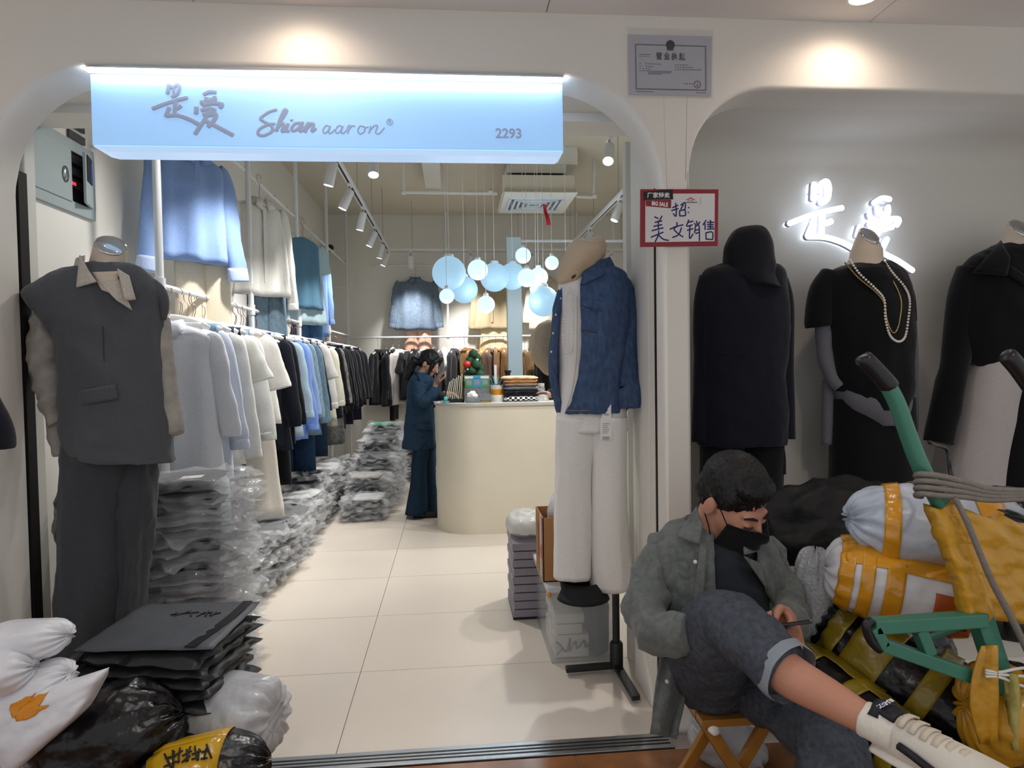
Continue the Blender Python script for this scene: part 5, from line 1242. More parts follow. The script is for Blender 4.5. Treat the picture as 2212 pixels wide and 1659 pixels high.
crd = M('cardboard', 'a5784c', rough=.85, var=.08, scale=12, bump=.1); tapw = M('tape_lilac', 'cfc4d4', rough=.4, var=.05)
cc = PZ(1176, 1258, ZB)
x0, y0 = cc.x - .005, cc.y; x1, y1, z1 = x0 + .26, y0 + .26, ZB + .30
t = thing('cardboard_box', 'open brown cardboard box standing on the clear bin', 'cardboard box', ((x0 + x1) / 2, (y0 + y1) / 2, ZB))
for a, b in (((x0, y0, ZB), (x1, y0 + .005, z1)), ((x0, y1 - .005, ZB), (x1, y1, z1)), ((x0, y0, ZB), (x0 + .005, y1, z1)), ((x1 - .005, y0, ZB), (x1, y1, z1)), ((x0, y0, ZB), (x1, y1, ZB + .005))):
    MB().span(a, b).build('panel', crd, t)
MB().span((x0 - .0012, y0 + .05, ZB + .01), (x0, y0 + .09, z1)).build('tape', tapw, t)
MB().span((x0 - .0012, y0 + .14, ZB + .08), (x0 - .0002, y0 + .165, ZB + .25)).build('print', M('print_brown', '6b4428', var=.2), t)
MB().lathe((x0 - .0006, y0 + .045, ZB + .13), [(.0005, 0), (.035, 0), (.035, .0008), (.0005, .0008)], 20, Matrix.Rotation(-math.pi / 2, 3, 'Y')).build('print', M('print_red', 'b9584a', var=.1), t)
bagw = M('bag_white', 'e4e4e6', rough=.3, var=.03, bump=.5, bscale=30, bdist=.01, spec=.5)
o = MB().sphere(((x0 + x1) / 2 + .03, (y0 + y1) / 2, z1 - .02), (.11, .11, .15), 32, 22).build('plastic_bag', bagw, None, True, wr=(.020, 16, 2, 1)); one(o, 'bulging white plastic bag stuffed in the cardboard box', 'plastic bag')
c2 = PZ(1136, 1335); 
strp = M('lilac_box', '8f8a94', rough=.6, var=.12, stretch=(.2, .2, 14), scale=3)
t = thing('striped_box', 'tall grey lilac box of stacked flat packs behind the clear bin', 'box', (c2.x - .02, c2.y + .1, 0))
xs0, xs1, ys0, ys1 = PZ(1108, 1335).x, PZ(1108, 1335).x + .20, c2.y - .02, c2.y + .34
for k in range(9):
    MB().span((xs0 + .006 * (k % 2), ys0, .012 + k * .045), (xs1, ys1, .052 + k * .045)).build('flat_pack', strp, t, bevel=.004)
MB().span((xs0, ys0, 0), (xs1, ys1, .012)).build('base', blk_p, t)
o = MB().sphere(((xs0 + xs1) / 2 - .005, (ys0 + ys1) / 2, .48), (.11, .17, .065), 30, 20).build('plastic_bag', M('bag_frosted', 'd8d8d4', rough=.3, var=.03, bump=.5, bscale=30, bdist=.01, alpha=.75), None, True, wr=(.02, 14, 5, 1)); one(o, 'crumpled translucent plastic bag on the lilac box', 'plastic bag')
# black cap on the bin
cp = PZ(1262, 1300, ZB + .03)
t = thing('baseball_cap', 'black baseball cap lying upside down on the clear bin lid', 'cap', (cp.x, cp.y + .06, ZB))
cb = Vector((cp.x, cp.y + .08, ZB + .01))
MB().lathe(cb, [(.035, .0), (.070, .02), (.084, .055), (.088, .085), (.082, .085), (.076, .055), (.06, .024), (.03, .008)], 24).build('crown', M('cap_black', '0d0e12', rough=.7, var=.1), t, True)
rows = [[cb + Vector((math.sin(a) * (.086 + .075 * v * math.cos(a)), -math.cos(a) * (.086 + .075 * v * math.cos(a)) , .082 - .055 * v)) for a in [-1.1 + 2.2 * j / 12 for j in range(13)]] for v in [i / 5 for i in range(6)]]
MB().sheet(rows, .004).build('brim', M('cap_black', '0d0e12'), t, True)
# black bags behind the left mannequin
bagk = M('bag_black', '0b0b0d', rough=.28, var=.15, bump=.6, bscale=26, bdist=.012, spec=.45)
for k, (x, y, z, r) in enumerate(((-1.47, 2.88, .30, (.14, .17, .30)), (-1.50, 2.90, .78, (.12, .16, .19)))):
    o = MB().sphere((x, y, z), r, 36, 26).build('black_sack', bagk, None, True, wr=(.018, 12, k + 3, .8)); one(o, ('black plastic sack on the floor behind the grey mannequin legs', 'black plastic sack stacked on another behind the grey mannequin')[k], 'sack')
# ================================================================== people
skin = M('skin', 'c08a72', rough=.55, var=.08, scale=12, bump=.08, bscale=120, spec=.35); skin2 = M('skin_pale', 'b98b78', rough=.55, var=.08, bump=.06)
hair = M('black_hair', '0b0a0b', rough=.5, var=.3, scale=60, stretch=(1, 1, .2), bump=.7, bscale=160, bdist=.004, spec=.4)
def frame(f, u):
    f = Vector(f).normalized(); u = Vector(u); u = (u - f * u.dot(f)).normalized(); r = f.cross(u)
    return Matrix((r, f, u)).transposed()          # columns: right, forward, up
def head_shapes(mb, c, R_, s=1.0):
    q = lambda x, y, z: Vector(c) + R_ @ (Vector((x, y, z)) * s)
    mb.sphere(q(0, -.012, .035), Vector((.075, .092, .088)) * s, 22, 16, R_)
    mb.sphere(q(0, .018, -.02), Vector((.066, .078, .085)) * s, 20, 14, R_)
    mb.sphere(q(0, .034, -.075), Vector((.047, .054, .042)) * s, 18, 12, R_)
    mb.sphere(q(0, .072, .018), Vector((.052, .020, .014)) * s, 14, 8, R_)             # brow
    mb.tube([q(0, .088, .012), q(0, .103, -.012), q(0, .112, -.030), q(0, .098, -.038)], [.008 * s, .010 * s, .014 * s, .008 * s], 10)
    for e in (-1, 1):
        mb.sphere(q(e * .035, .070, -.028), Vector((.022, .020, .018)) * s, 10, 8, R_)  # cheek
        mb.sphere(q(e * .031, .083, -.003), Vector((.015, .010, .009)) * s, 10, 8, R_)  # eyelid
        mb.sphere(q(e * .079, -.012, -.012), Vector((.010, .019, .032)) * s, 12, 8, R_ @ Matrix.Rotation(e * .25, 3, 'Z'))
    mb.sphere(q(0, .084, -.066), Vector((.022, .010, .008)) * s, 10, 6, R_)             # lips
def hand_shapes(mb, wrist, palm, nrm, curl, thumb_side=1, s=1.0, spread=.20):
    """palm: direction wrist->knuckles, nrm: back of the hand, curl: bend per joint"""
    w = Vector(wrist); d = Vector(palm).normalized(); n = Vector(nrm); n = (n - d * n.dot(d)).normalized(); sd = d.cross(n) * thumb_side
    k = w + d * .085 * s
    mb.sphere((w + k) / 2, Vector((.041, .050, .016)) * s, 14, 10, Matrix((sd, d, n)).transposed())
    for i, (o, l) in enumerate(((.030, .072), (.010, .080), (-.010, .074), (-.029, .058))):
        p = k + sd * o * s - d * .012 * s; dd = (d + sd * spread * (.03 - i * .02) * 10 * .1).normalized(); pts = [p - dd * .02 * s, p]
        ang = 0
        for j, f in enumerate((.46, .30, .24)):
            ang += curl * (.8, 1.0, .8)[j]
            p = p + (dd * math.cos(ang) - n * math.sin(ang)) * l * f * s; pts.append(p)
        mb.tube(pts, [.0095 * s, .0095 * s, .0088 * s, .0080 * s, .0065 * s], 10)
        mb.sphere(pts[-1], .0066 * s, 8, 6)
    b = w + d * .022 * s + sd * .028 * s
    t1 = b + (d * .6 + sd * .75 - n * .25) * .036 * s; t2 = t1 + (d * .9 + sd * .25 - n * .35) * .030 * s; t3 = t2 + (d * .95 - n * .3) * .024 * s
    mb.tube([b - sd * .012 * s, b, t1, t2, t3], [.015 * s, .015 * s, .0115 * s, .010 * s, .007 * s], 10); mb.sphere(t3, .0072 * s, 8, 6)
    return t3, t2
def pts(rows): return [(P(a, b, Y), r / ppm(Y)) for a, b, Y, r in rows]

# ---- seated man
HC = P(1584, 1082, 1.87); HR = frame((.42, -.72, -.55), (.10, -.30, 1)); HS = 1.04
body = MB()
head_shapes(body, HC, HR, HS)
limb([(1500, 1215, 1.95, 60), (1525, 1165, 1.94, 46), (1545, 1130, 1.92, 46), (1560, 1095, 1.90, 48)], 10, 18, body)
limb([(1575, 1475, 1.99, 66), (1560, 1400, 1.98, 90), (1540, 1280, 1.96, 105), (1535, 1200, 1.95, 85), (1530, 1160, 1.95, 50)], 14, 20, body)
limb([(1445, 1195, 1.96, 26), (1412, 1265, 1.92, 24), (1404, 1330, 1.86, 23), (1440, 1362, 1.78, 23), (1500, 1365, 1.70, 22), (1545, 1358, 1.66, 22)], 16, 14, body)
limb([(1640, 1195, 1.96, 25), (1674, 1250, 1.92, 23), (1694, 1303, 1.84, 23), (1700, 1330, 1.74, 22), (1697, 1340, 1.68, 24)], 14, 14, body)
limb([(1535, 1470, 1.98, 55), (1530, 1418, 1.84, 58), (1575, 1345, 1.63, 52), (1640, 1400, 1.50, 46), (1700, 1455, 1.42, 49), (1790, 1507, 1.33, 43), (1868, 1552, 1.26, 36), (1925, 1580, 1.22, 36), (2010, 1612, 1.17, 36), (2090, 1650, 1.12, 30)], 30, 18, body)
limb([(1620, 1478, 1.96, 54), (1720, 1540, 1.70, 56), (1795, 1600, 1.50, 54), (1800, 1720, 1.49, 50), (1795, 1850, 1.50, 38), (1800, 1960, 1.46, 40)], 20, 16, body)
# right-hand of the picture: hand under the phone, thumb on it
hand_shapes(body, P(1716, 1340, 1.665), (-.75, -.35, .02), (.05, -.25, -1), -.0, 1, 1.0) if False else None
wr_ = P(1704, 1334, 1.715)
hand_shapes(body, wr_, (-.22, -.85, -.12), (.80, -.30, .38), .62, 1, 1.08)
hand_shapes(body, P(1548, 1356, 1.66), (.85, -.30, .0), (-.1, -.35, -.9), .45, -1, 1.0)
t = thing('person', 'seated man in a grey overshirt and black face mask looking at his phone', 'person', (P(1600, 1500, 1.95).x, 1.93, 0))
remeshed('body', body, skin, t, .0042, 4)
# hair cap
hm = MB()
qh = lambda x, y, z: HC + HR @ (Vector((x, y, z)) * HS)
hm.sphere(qh(0, -.020, .046), Vector((.084, .098, .092)) * HS, 30, 20, HR)
hm.sphere(qh(0, -.055, .005), Vector((.076, .060, .070)) * HS, 24, 16, HR)
hm.sphere(qh(.005, .036, .084), Vector((.066, .050, .036)) * HS, 20, 14, HR)
for e in (-1, 1): hm.sphere(qh(e * .070, .018, .042), Vector((.014, .030, .034)) * HS, 12, 10, HR)
remeshed('hair', hm, hair, t, .0045, 3, (.0028, 90, 2, .8))
brow_m = M('eyebrow', '1a1412', rough=.8, var=.1)
for e in (-1, 1):
    MB().tube([qh(e * .014, .093, .017), qh(e * .032, .090, .024), qh(e * .052, .078, .018)], [.003, .0042, .0022], 8).build('eyebrow', brow_m, t, True)
    MB().tube([qh(e * .018, .0945, -.006), qh(e * .031, .0955, -.010), qh(e * .045, .0865, -.006)], .0017, 6).build('eyelashes', brow_m, t, True)
# mask
mask_m = fabric('mask_black', '0b0b0d', var=.1)
rows = []
for i in range(9):
    v = i / 8; r = []
    for j in range(17):
        u = j / 16 * 2 - 1; x = u * (.079 - .016 * v); z = .000 - .014 * abs(u) - .112 * v
        y = .120 - .062 * abs(u) ** 1.8 + .020 * (1 - abs(u)) * math.sin(v * 2.6) - .020 * v + .0035 * math.sin(v * 16) * (1 - abs(u))
        if v < .3: y += .016 * max(0, 1 - abs(u) * 4)
        r.append(qh(x, y, z))
    rows.append(r)
mk = MB().sheet(rows, .004).build('face_mask', mask_m, t, True)
for e in (-1, 1):
    MB().tube([qh(e * .078, .058, -.016), qh(e * .079, .014, .010), qh(e * .083, -.012, .022)], .0018, 6).build('ear_loop', mask_m, mk, True)
    MB().tube([qh(e * .062, .045, -.115), qh(e * .078, .010, -.06), qh(e * .084, -.014, -.035)], .0018, 6).build('ear_loop', mask_m, mk, True)
# tee
teem = fabric('tee_slate', '2b3037', var=.12)
TE = [(1150, 1500, 1575, .05), (1170, 1470, 1610, .095), (1215, 1455, 1635, .118), (1290, 1462, 1655, .125), (1360, 1480, 1660, .135), (1430, 1490, 1660, .135)]
sil(TE, 1.935, 50, 60, 2.3).build('tee', teem, t, True, wr=[(.012, 9, 3, 1.4), (.005, 18, 3, 1.6)])
# overshirt
ovm = M('overshirt_cord', '696e6c', rough=.95, var=.4, scale=60, bump=.5, bscale=180, spec=.1, sheen=.2)
OV = [(1128, 1478, 1610, .07, 1512, 1580, .02), (1150, 1440, 1640, .10, 1512, 1588, .01), (1185, 1418, 1665, .128, 1508, 1596), (1240, 1420, 1680, .142, 1506, 1612), (1310, 1432, 1688, .148, 1496, 1640), (1370, 1450, 1688, .150, 1484, 1668), (1440, 1440, 1680, .15, 1478, 1672)]
open_sil(OV, 1.94, 60, 80, .006, fold=.012).build('overshirt', ovm, t, True, wr=[(.012, 9, 5, .8), (.004, 24, 5, .8)])
limb([(1448, 1172, 1.96, 36), (1424, 1215, 1.95, 43), (1406, 1275, 1.92, 47), (1396, 1328, 1.87, 47), (1416, 1358, 1.80, 46), (1454, 1366, 1.75, 43), (1494, 1368, 1.70, 38)], 60, 34).build('sleeve', ovm, t, True, wr=[(.016, 10, 6, 1), (.005, 26, 6, 1)])
limb([(1640, 1172, 1.96, 34), (1664, 1210, 1.95, 38), (1684, 1262, 1.91, 40), (1700, 1310, 1.84, 40), (1706, 1332, 1.77, 39), (1704, 1344, 1.71, 38)], 56, 34).build('sleeve', ovm, t, True, wr=[(.014, 10, 7, 1), (.005, 26, 6, 1)])
limb([(1478, 1367, 1.72, 43), (1497, 1368, 1.695, 42)], 4, 24).build('cuff', ovm, t, True, wr=(.003, 14, 4))
limb([(1708, 1340, 1.735, 42), (1703, 1347, 1.70, 44)], 4, 24).build('cuff', ovm, t, True, wr=(.003, 14, 5))
patch(OV, 1.94, ((1500, 1090), (1512, 1132), (1505, 1172), (1458, 1158)), 8, 8, .006, .020).build('collar', ovm, t, True)
patch(OV, 1.94, ((1596, 1148), (1622, 1160), (1632, 1186), (1600, 1194)), 8, 8, .006, .020).build('collar', ovm, t, True)
patch(OV, 1.94, ((1508, 1172), (1522, 1176), (1512, 1330), (1490, 1330)), 6, 14, .005, .014).build('placket', ovm, t, True)
patch(OV, 1.94, ((1598, 1196), (1640, 1215), (1690, 1275), (1668, 1298)), 10, 10, .005, .024).build('lapel_fold', ovm, t, True)
# hanging tail of the overshirt
rows = []
for i in range(16):
    v = i / 15; py = 1385 + 200 * v; x0 = 1432 - 26 * v - 4 * math.sin(v * 3); x1 = 1500 - 40 * v ** 1.5
    rows.append([P(x0 + (x1 - x0) * u, py + 8 * u * (1 if v > .9 else 0), 1.86 + .05 * u + .018 * math.sin(u * 9 + v * 2)) for u in [j / 12 for j in range(13)]])
MB().sheet(rows, .005).build('overshirt_tail', ovm, t, True, wr=(.006, 12, 9, .5))
btn = M('button_pearl', 'd8d8d4', rough=.3, var=0, bump=0)
for q in ((1502, 1214, 1.80), (1450, 1403, 1.835), (1441, 1472, 1.838)):
    MB().sphere(P(*q), .0062, 10, 6).build('button', btn, t, True)
# jeans
jn = M('jeans_grey', '4a4f58', rough=.9, var=.6, scale=70, bump=.45, bscale=220, spec=.12)
jm = MB()
limb([(1548, 1470, 2.0, 80), (1540, 1455, 1.94, 84), (1530, 1412, 1.83, 84), (1545, 1365, 1.70, 78), (1578, 1345, 1.62, 70), (1620, 1378, 1.54, 66), (1665, 1420, 1.47, 64), (1697, 1448, 1.43, 64)], 30, 22, jm)
limb([(1610, 1474, 2.0, 78), (1664, 1498, 1.86, 74), (1732, 1546, 1.68, 78), (1790, 1600, 1.52, 78), (1800, 1680, 1.49, 82), (1795, 1800, 1.50, 86), (1795, 1900, 1.50, 88)], 26, 20, jm)
limb([(1505, 1475, 2.02, 66), (1580, 1470, 2.03, 82), (1645, 1475, 2.02, 66)], 10, 18, jm)
remeshed('jeans', jm, jn, t, .006, 6, [(.012, 6.5, 3, 1), (.0022, 22, 4, 1)])
limb([(1684, 1436, 1.445, 69), (1700, 1450, 1.425, 72), (1712, 1459, 1.41, 71)], 8, 28, cap=False).build('jeans_cuff', M('denim_inside', '8a929b', rough=.9, var=.15, bump=.3, bscale=200), t, True, wr=(.004, 20, 3, 1))
jst = M('jean_seam', '2b3038', rough=.9, var=.1, bump=0)
# sock and shoe
sockm = fabric('sock_white', 'ded9ce', var=.06, bscale=90)
limb([(1868, 1552, 1.26, 39), (1895, 1566, 1.24, 41), (1935, 1585, 1.215, 44)], 10, 22).build('sock', sockm, t, True, wr=(.002, 40, 2))
strokes([[(1901, 1528), (1897, 1524), (1895, 1532), (1899, 1536), (1903, 1532)], [(1908, 1518), (1904, 1514), (1902, 1520), (1906, 1525), (1910, 1521)]], 2.2, 1.205, .0008, push=.0).build('sock_print', M('sock_blue', '2a3a6a', var=0), t, True)
shw = M('shoe_white', 'd9d3c8', rough=.6, var=.05, bump=.1); shb = M('shoe_navy', '14161f', rough=.5, var=.1); shl = M('lace_cream', 'd3c7b4', rough=.8, var=.05)
s0, s1 = P(1932, 1584, 1.22), P(2185, 1700, 1.02)
ax = (s1 - s0).normalized(); upv = Vector((.20, -.80, .55)); upv = (upv - ax * upv.dot(ax)).normalized(); sdv = ax.cross(upv)
def shoe_ring(u, k=1.0, dz=0):
    L = .285; prof = cat_rom([[-.035, .030, .050], [.02, .037, .055], [.09, .041, .046], [.16, .047, .036], [.22, .045, .026], [.262, .030, .018], [.276, .006, .006]], 30)
    return prof
up_ = MB(); rings = []
for o, w_, h_ in shoe_ring(0):
    rings.append([s0 + ax * o + sdv * (math.cos(a) * w_) + upv * (math.sin(a) * h_ * (1 if math.sin(a) > 0 else .5) - .012) for a in [2 * math.pi * j / 24 for j in range(24)]])
sh = up_.loft(rings).build('shoe', shw, t, True)
rings = []
for o, w_, h_ in shoe_ring(0):
    rings.append([s0 + ax * (o * 1.02) + sdv * (math.cos(a) * (w_ + .005)) + upv * (math.sin(a) * .013 - .036) for a in [2 * math.pi * j / 20 for j in range(20)]])
MB().loft(rings).build('sole', M('sole_white', 'e2ded6', rough=.5, var=.03), sh, True)
def shp(o, side, h): return s0 + ax * o + sdv * side + upv * h
MB().tube([shp(-.018, .030, .034), shp(-.024, 0, .048), shp(-.018, -.030, .034)], .012, 10).build('collar', shb, sh, True)
MB().sheet([[shp(o, s, .046 - .0015 * i + .004 * (1 - (s / .022) ** 2)) for s in (-.022, -.011, 0, .011, .022)] for i, o in enumerate((-.030, -.005, .02))], .008).build('tongue', shb, sh, True)
for k in range(6):
    o = .028 + k * .021; w_ = .026 - k * .0012; h0 = .049 - k * .0040
    MB().sheet([[shp(o + da, s * w_, h0 - .010 * abs(s) ** 2) for s in (-1, -.5, 0, .5, 1)] for da in (0, .013)], .004).build('lace', shl, sh, True)
for k in range(3):
    MB().tube([shp(.165 + k * .006, .046, -.006), shp(.20 + k * .003, .030, .018), shp(.215, 0, .024)], .0045, 6).build('stripe', shb, sh, True)
MB().tube([shp(.18, .048, -.010), shp(.20, .044, .010), shp(.215, .022, .022), shp(.222, -.010, .023), shp(.215, -.042, .008)], .011, 8).build('toe_stripe', shb, sh, True)
MB().tube([shp(.04, .040, .008), shp(.07, .044, .004), shp(.10, .046, -.004), shp(.13, .047, -.010)], .008, 6).build('side_mark', shb, sh, True)
from mathutils import Euler
tq = Matrix((sdv, -ax, upv)).transposed().to_euler()
text('print', 'BLS-EXEC', shp(-.010, 0, .056), .0125, M('print_white', 'f0f0ee'), sh, rot=tuple(tq), bold=.0003, sx=.8)
MB().box(P(1800, 2000, 1.42), (.10, .27, .08)).build('shoe', shw, t, bevel=.02)
# phone
ph = P(1682, 1352, 1.60)
pr = frame((.92, -.25, .18), (-.1, .45, .9))
o = MB().box(ph, (.074, .150, .009), pr).build('mobile_phone', M('phone_black', '0b0b0d', rough=.15, var=0, bump=0, spec=.6), None, bevel=.003); one(o, 'black mobile phone held by the seated man', 'phone')
# folding stool
wood = M('stool_wood', 'a8742e', rough=.4, var=.25, scale=10, stretch=(1, 6, 1), bump=.08, coat=.2)
zs = P(1600, 1544, 1.86).z
x0, x1 = P(1512, 1545, 1.86).x, P(1688, 1548, 1.86).x
t = thing('folding_stool', 'low wooden folding stool under the seated man', 'stool', ((x0 + x1) / 2, 1.98, 0))
for k in range(5):
    MB().span((x0, 1.84 + k * .058, zs - .022), (x1, 1.84 + k * .058 + .052, zs)).build('slat', wood, t, bevel=.003)
for yy, dy in ((1.862, .03), (2.09, .03)):
    for a, b, o in ((x0 + .02, x1 - .03, 0), (x1 - .02, x0 + .03, .026)):
        d = Vector((b - a, 0, -zs + .03)); R_ = Matrix.Rotation(math.atan2(d.x, -d.z), 3, 'Y') if False else d.to_track_quat('Z', 'Y').to_matrix()
        MB().box(((a + b) / 2, yy + o, (zs - .02) / 2 + .004), (.022, .034, d.length), R_).build('leg', wood, t, bevel=.003)
MB().tube([((x0 + x1) / 2, 1.85, zs / 2), ((x0 + x1) / 2, 2.13, zs / 2)], .008, 10).build('pivot_rod', steel, t)
MB().tube([(x0 + .05, 1.86, zs * .42), (x1 - .05, 1.86, zs * .42)], .004, 8).build('brace', black_metal, t)
MB().sphere((x0 + .035, 1.842, zs - .03), (.018, .008, .014), 10, 8).build('tape_knot', M('tissue_white', 'efeeee'), t, True, wr=(.006, 60, 2))

# ---- woman at the counter
YW = 6.15
WH = P(927, 786, YW); WR = frame((.80, -.28, -.52), (.42, -.1, 1)); WS = .95
bd_ = MB(); head_shapes(bd_, WH, WR, WS)
limb([(905, 822, YW, 14), (914, 806, YW, 11), (921, 795, YW, 11)], 6, 14, bd_)
limb([(910, 990, YW, 16), (906, 930, YW, 22), (903, 870, YW, 24), (904, 825, YW, 18), (906, 812, YW, 9)], 12, 16, bd_)
limb([(908, 830, YW - .1, 9), (915, 862, YW - .14, 9), (930, 858, YW - .18, 8), (939, 838, YW - .18, 6), (942, 826, YW - .18, 5)], 12, 12, bd_)
limb([(908, 830, YW + .1, 9), (925, 872, YW + .1, 9), (950, 858, YW + .05, 7), (962, 848, YW, 5)], 12, 12, bd_)
limb([(904, 990, YW - .06, 10), (903, 1045, YW - .06, 9), (900, 1105, YW - .06, 9)], 8, 12, bd_)
limb([(922, 990, YW + .06, 10), (928, 1045, YW + .06, 9), (932, 1108, YW + .06, 9)], 8, 12, bd_)
hand_shapes(bd_, P(942, 828, YW - .18), (.35, -.1, .8), (-.75, -.3, .3), .35, 1, .95)
hand_shapes(bd_, P(962, 848, YW), (.8, -.2, -.1), (0, 0, 1), .4, 1, .95)
t = thing('person', 'woman in a denim jacket and flared jeans standing at the counter with a phone', 'person', (P(908, 900, YW).x, YW, 0))
remeshed('body', bd_, skin2, t, .006, 3)
hm = MB(); qw = lambda x, y, z: WH + WR @ (Vector((x, y, z)) * WS)
hm.sphere(qw(0, -.020, .045), Vector((.086, .100, .090)) * WS, 24, 16, WR); hm.sphere(qw(0, -.06, .0), Vector((.075, .055, .07)) * WS, 20, 14, WR)
for e in (-1, 1): hm.tube([qw(e * .03, .070, .10), qw(e * .066, .060, .05), qw(e * .072, .062, -.02), qw(e * .062, .075, -.09)], [.02, .022, .018, .006], 10)
limb([(899, 775, YW, 10), (888, 792, YW + .02, 10), (884, 808, YW + .02, 9), (877, 818, YW + .02, 6), (871, 823, YW + .02, 2)], 14, 12, hm)
remeshed('hair', hm, hair, t, .007, 3, (.006, 40, 4, .6))
dn = M('woman_denim', '2c4258', rough=.88, var=.5, scale=50, bump=.4, bscale=160, spec=.15); dn2 = M('woman_jeans', '22364a', rough=.88, var=.5, scale=50, bump=.4, bscale=160, spec=.15)
WJ = [(806, 896, 924, .08), (816, 886, 934, .13), (835, 881, 938, .165), (870, 877, 936, .17), (920, 874, 938, .175), (966, 869, 941, .18)]
sil(WJ, YW, 22, 36, 2.3).build('jacket', dn, t, True, wr=(.012, 8, 3, .8))
limb([(905, 828, YW - .12, 15), (908, 858, YW - .16, 16), (920, 866, YW - .20, 15), (935, 850, YW - .20, 12), (940, 838, YW - .19, 10)], 18, 16).build('sleeve', dn, t, True, wr=(.010, 12, 4, 1))
limb([(908, 828, YW + .12, 14), (922, 868, YW + .10, 14), (942, 864, YW + .05, 12), (956, 853, YW + .01, 10)], 16, 14).build('sleeve', dn, t, True, wr=(.008, 12, 5, 1))
patch(WJ, YW, ((896, 800), (906, 806), (922, 826), (910, 830)), 5, 5, .01, .01).build('collar', dn, t, True)
patch(WJ, YW, ((898, 914), (934, 918), (934, 930), (898, 926)), 6, 3, .01, .014).build('pocket_flap', dn, t, True)
sil([(955, 893, 930, .12), (1000, 890, 922, .11), (1050, 886, 922, .10), (1108, 875, 924, .13)], YW - .06, 18, 26, 2.1).build('jean_leg', dn2, t, True, wr=(.008, 8, 6, .4))
sil([(955, 905, 941, .12), (1000, 908, 941, .11), (1050, 910, 942, .10), (1112, 906, 947, .13)], YW + .08, 18, 26, 2.1).build('jean_leg', dn2, t, True, wr=(.008, 8, 7, .4))
for y in (YW - .08, YW + .08):
    q = P(915, 1112, y); MB().box((q.x + .02, y, .03), (.23, .085, .058)).build('shoe', blk_p, t, bevel=.015)
o = MB().box(P(955, 806, YW - .22), (.075, .150, .010), frame((.55, -.05, .83), (-.8, .1, .5))).build('mobile_phone', M('phone_grey', '6d7276', rough=.25, var=.02, bump=0), None, bevel=.003); one(o, 'grey mobile phone held up by the woman', 'phone')

# ---- person behind the beret mannequin, arm on the counter
YP = 6.0
b3 = MB(); R3h = frame((-1, -.1, -.3), (0, 0, 1)); hc3 = P(1268, 790, 6.36)
head_shapes(b3, hc3, R3h, .95)
limb([(1270, 1000, 6.36, 26), (1272, 900, 6.36, 30), (1270, 830, 6.36, 24), (1268, 800, 6.36, 11)], 12, 16, b3)
limb([(1262, 835, 6.25, 12), (1236, 856, 6.0, 11), (1205, 858, 5.75, 9), (1178, 850, 5.66, 6)], 12, 12, b3)
limb([(1272, 995, 6.36, 20), (1272, 1080, 6.36, 14), (1270, 1108, 6.36, 10)], 8, 12, b3)
hand_shapes(b3, P(1182, 850, 5.66), (-.9, -.1, .05), (.1, -.2, 1), .35, 1, .95)
t = thing('person', 'person in a dark sleeve hidden behind the beret mannequin with a hand on the counter', 'person', (P(1270, 900, 6.36).x, 6.36, 0))
remeshed('body', b3, skin2, t, .007, 3)
drk = fabric('dark_olive', '25231f', var=.15)
limb([(1262, 832, 6.25, 16), (1238, 852, 6.0, 15), (1210, 856, 5.77, 14), (1186, 851, 5.68, 10)], 18, 16).build('sleeve', drk, t, True, wr=(.010, 14, 3, 1))
sil([(806, 1250, 1290, .08), (830, 1238, 1302, .14), (900, 1240, 1304, .15), (980, 1238, 1306, .16)], 6.36, 16, 26).build('jacket', drk, t, True, wr=(.01, 8, 4))
sil([(970, 1242, 1304, .14), (1040, 1250, 1294, .10), (1100, 1252, 1290, .09)], 6.36, 14, 22).build('trousers', blk2, t, True)
q3 = hc3 + Vector((.03, 0, .03)); MB().sphere(q3, (.088, .085, .095), 20, 14).build('hair', hair, t, True, wr=(.004, 40, 2))
o = MB().box(P(1168, 842, 5.60), (.074, .15, .009), frame((-.9, -.1, .35), (.3, 0, .9))).build('mobile_phone', M('phone_silver', 'b9bcc0', rough=.25, var=0, bump=0), None, bevel=.003); one(o, 'pale mobile phone in the hand resting on the counter', 'phone')
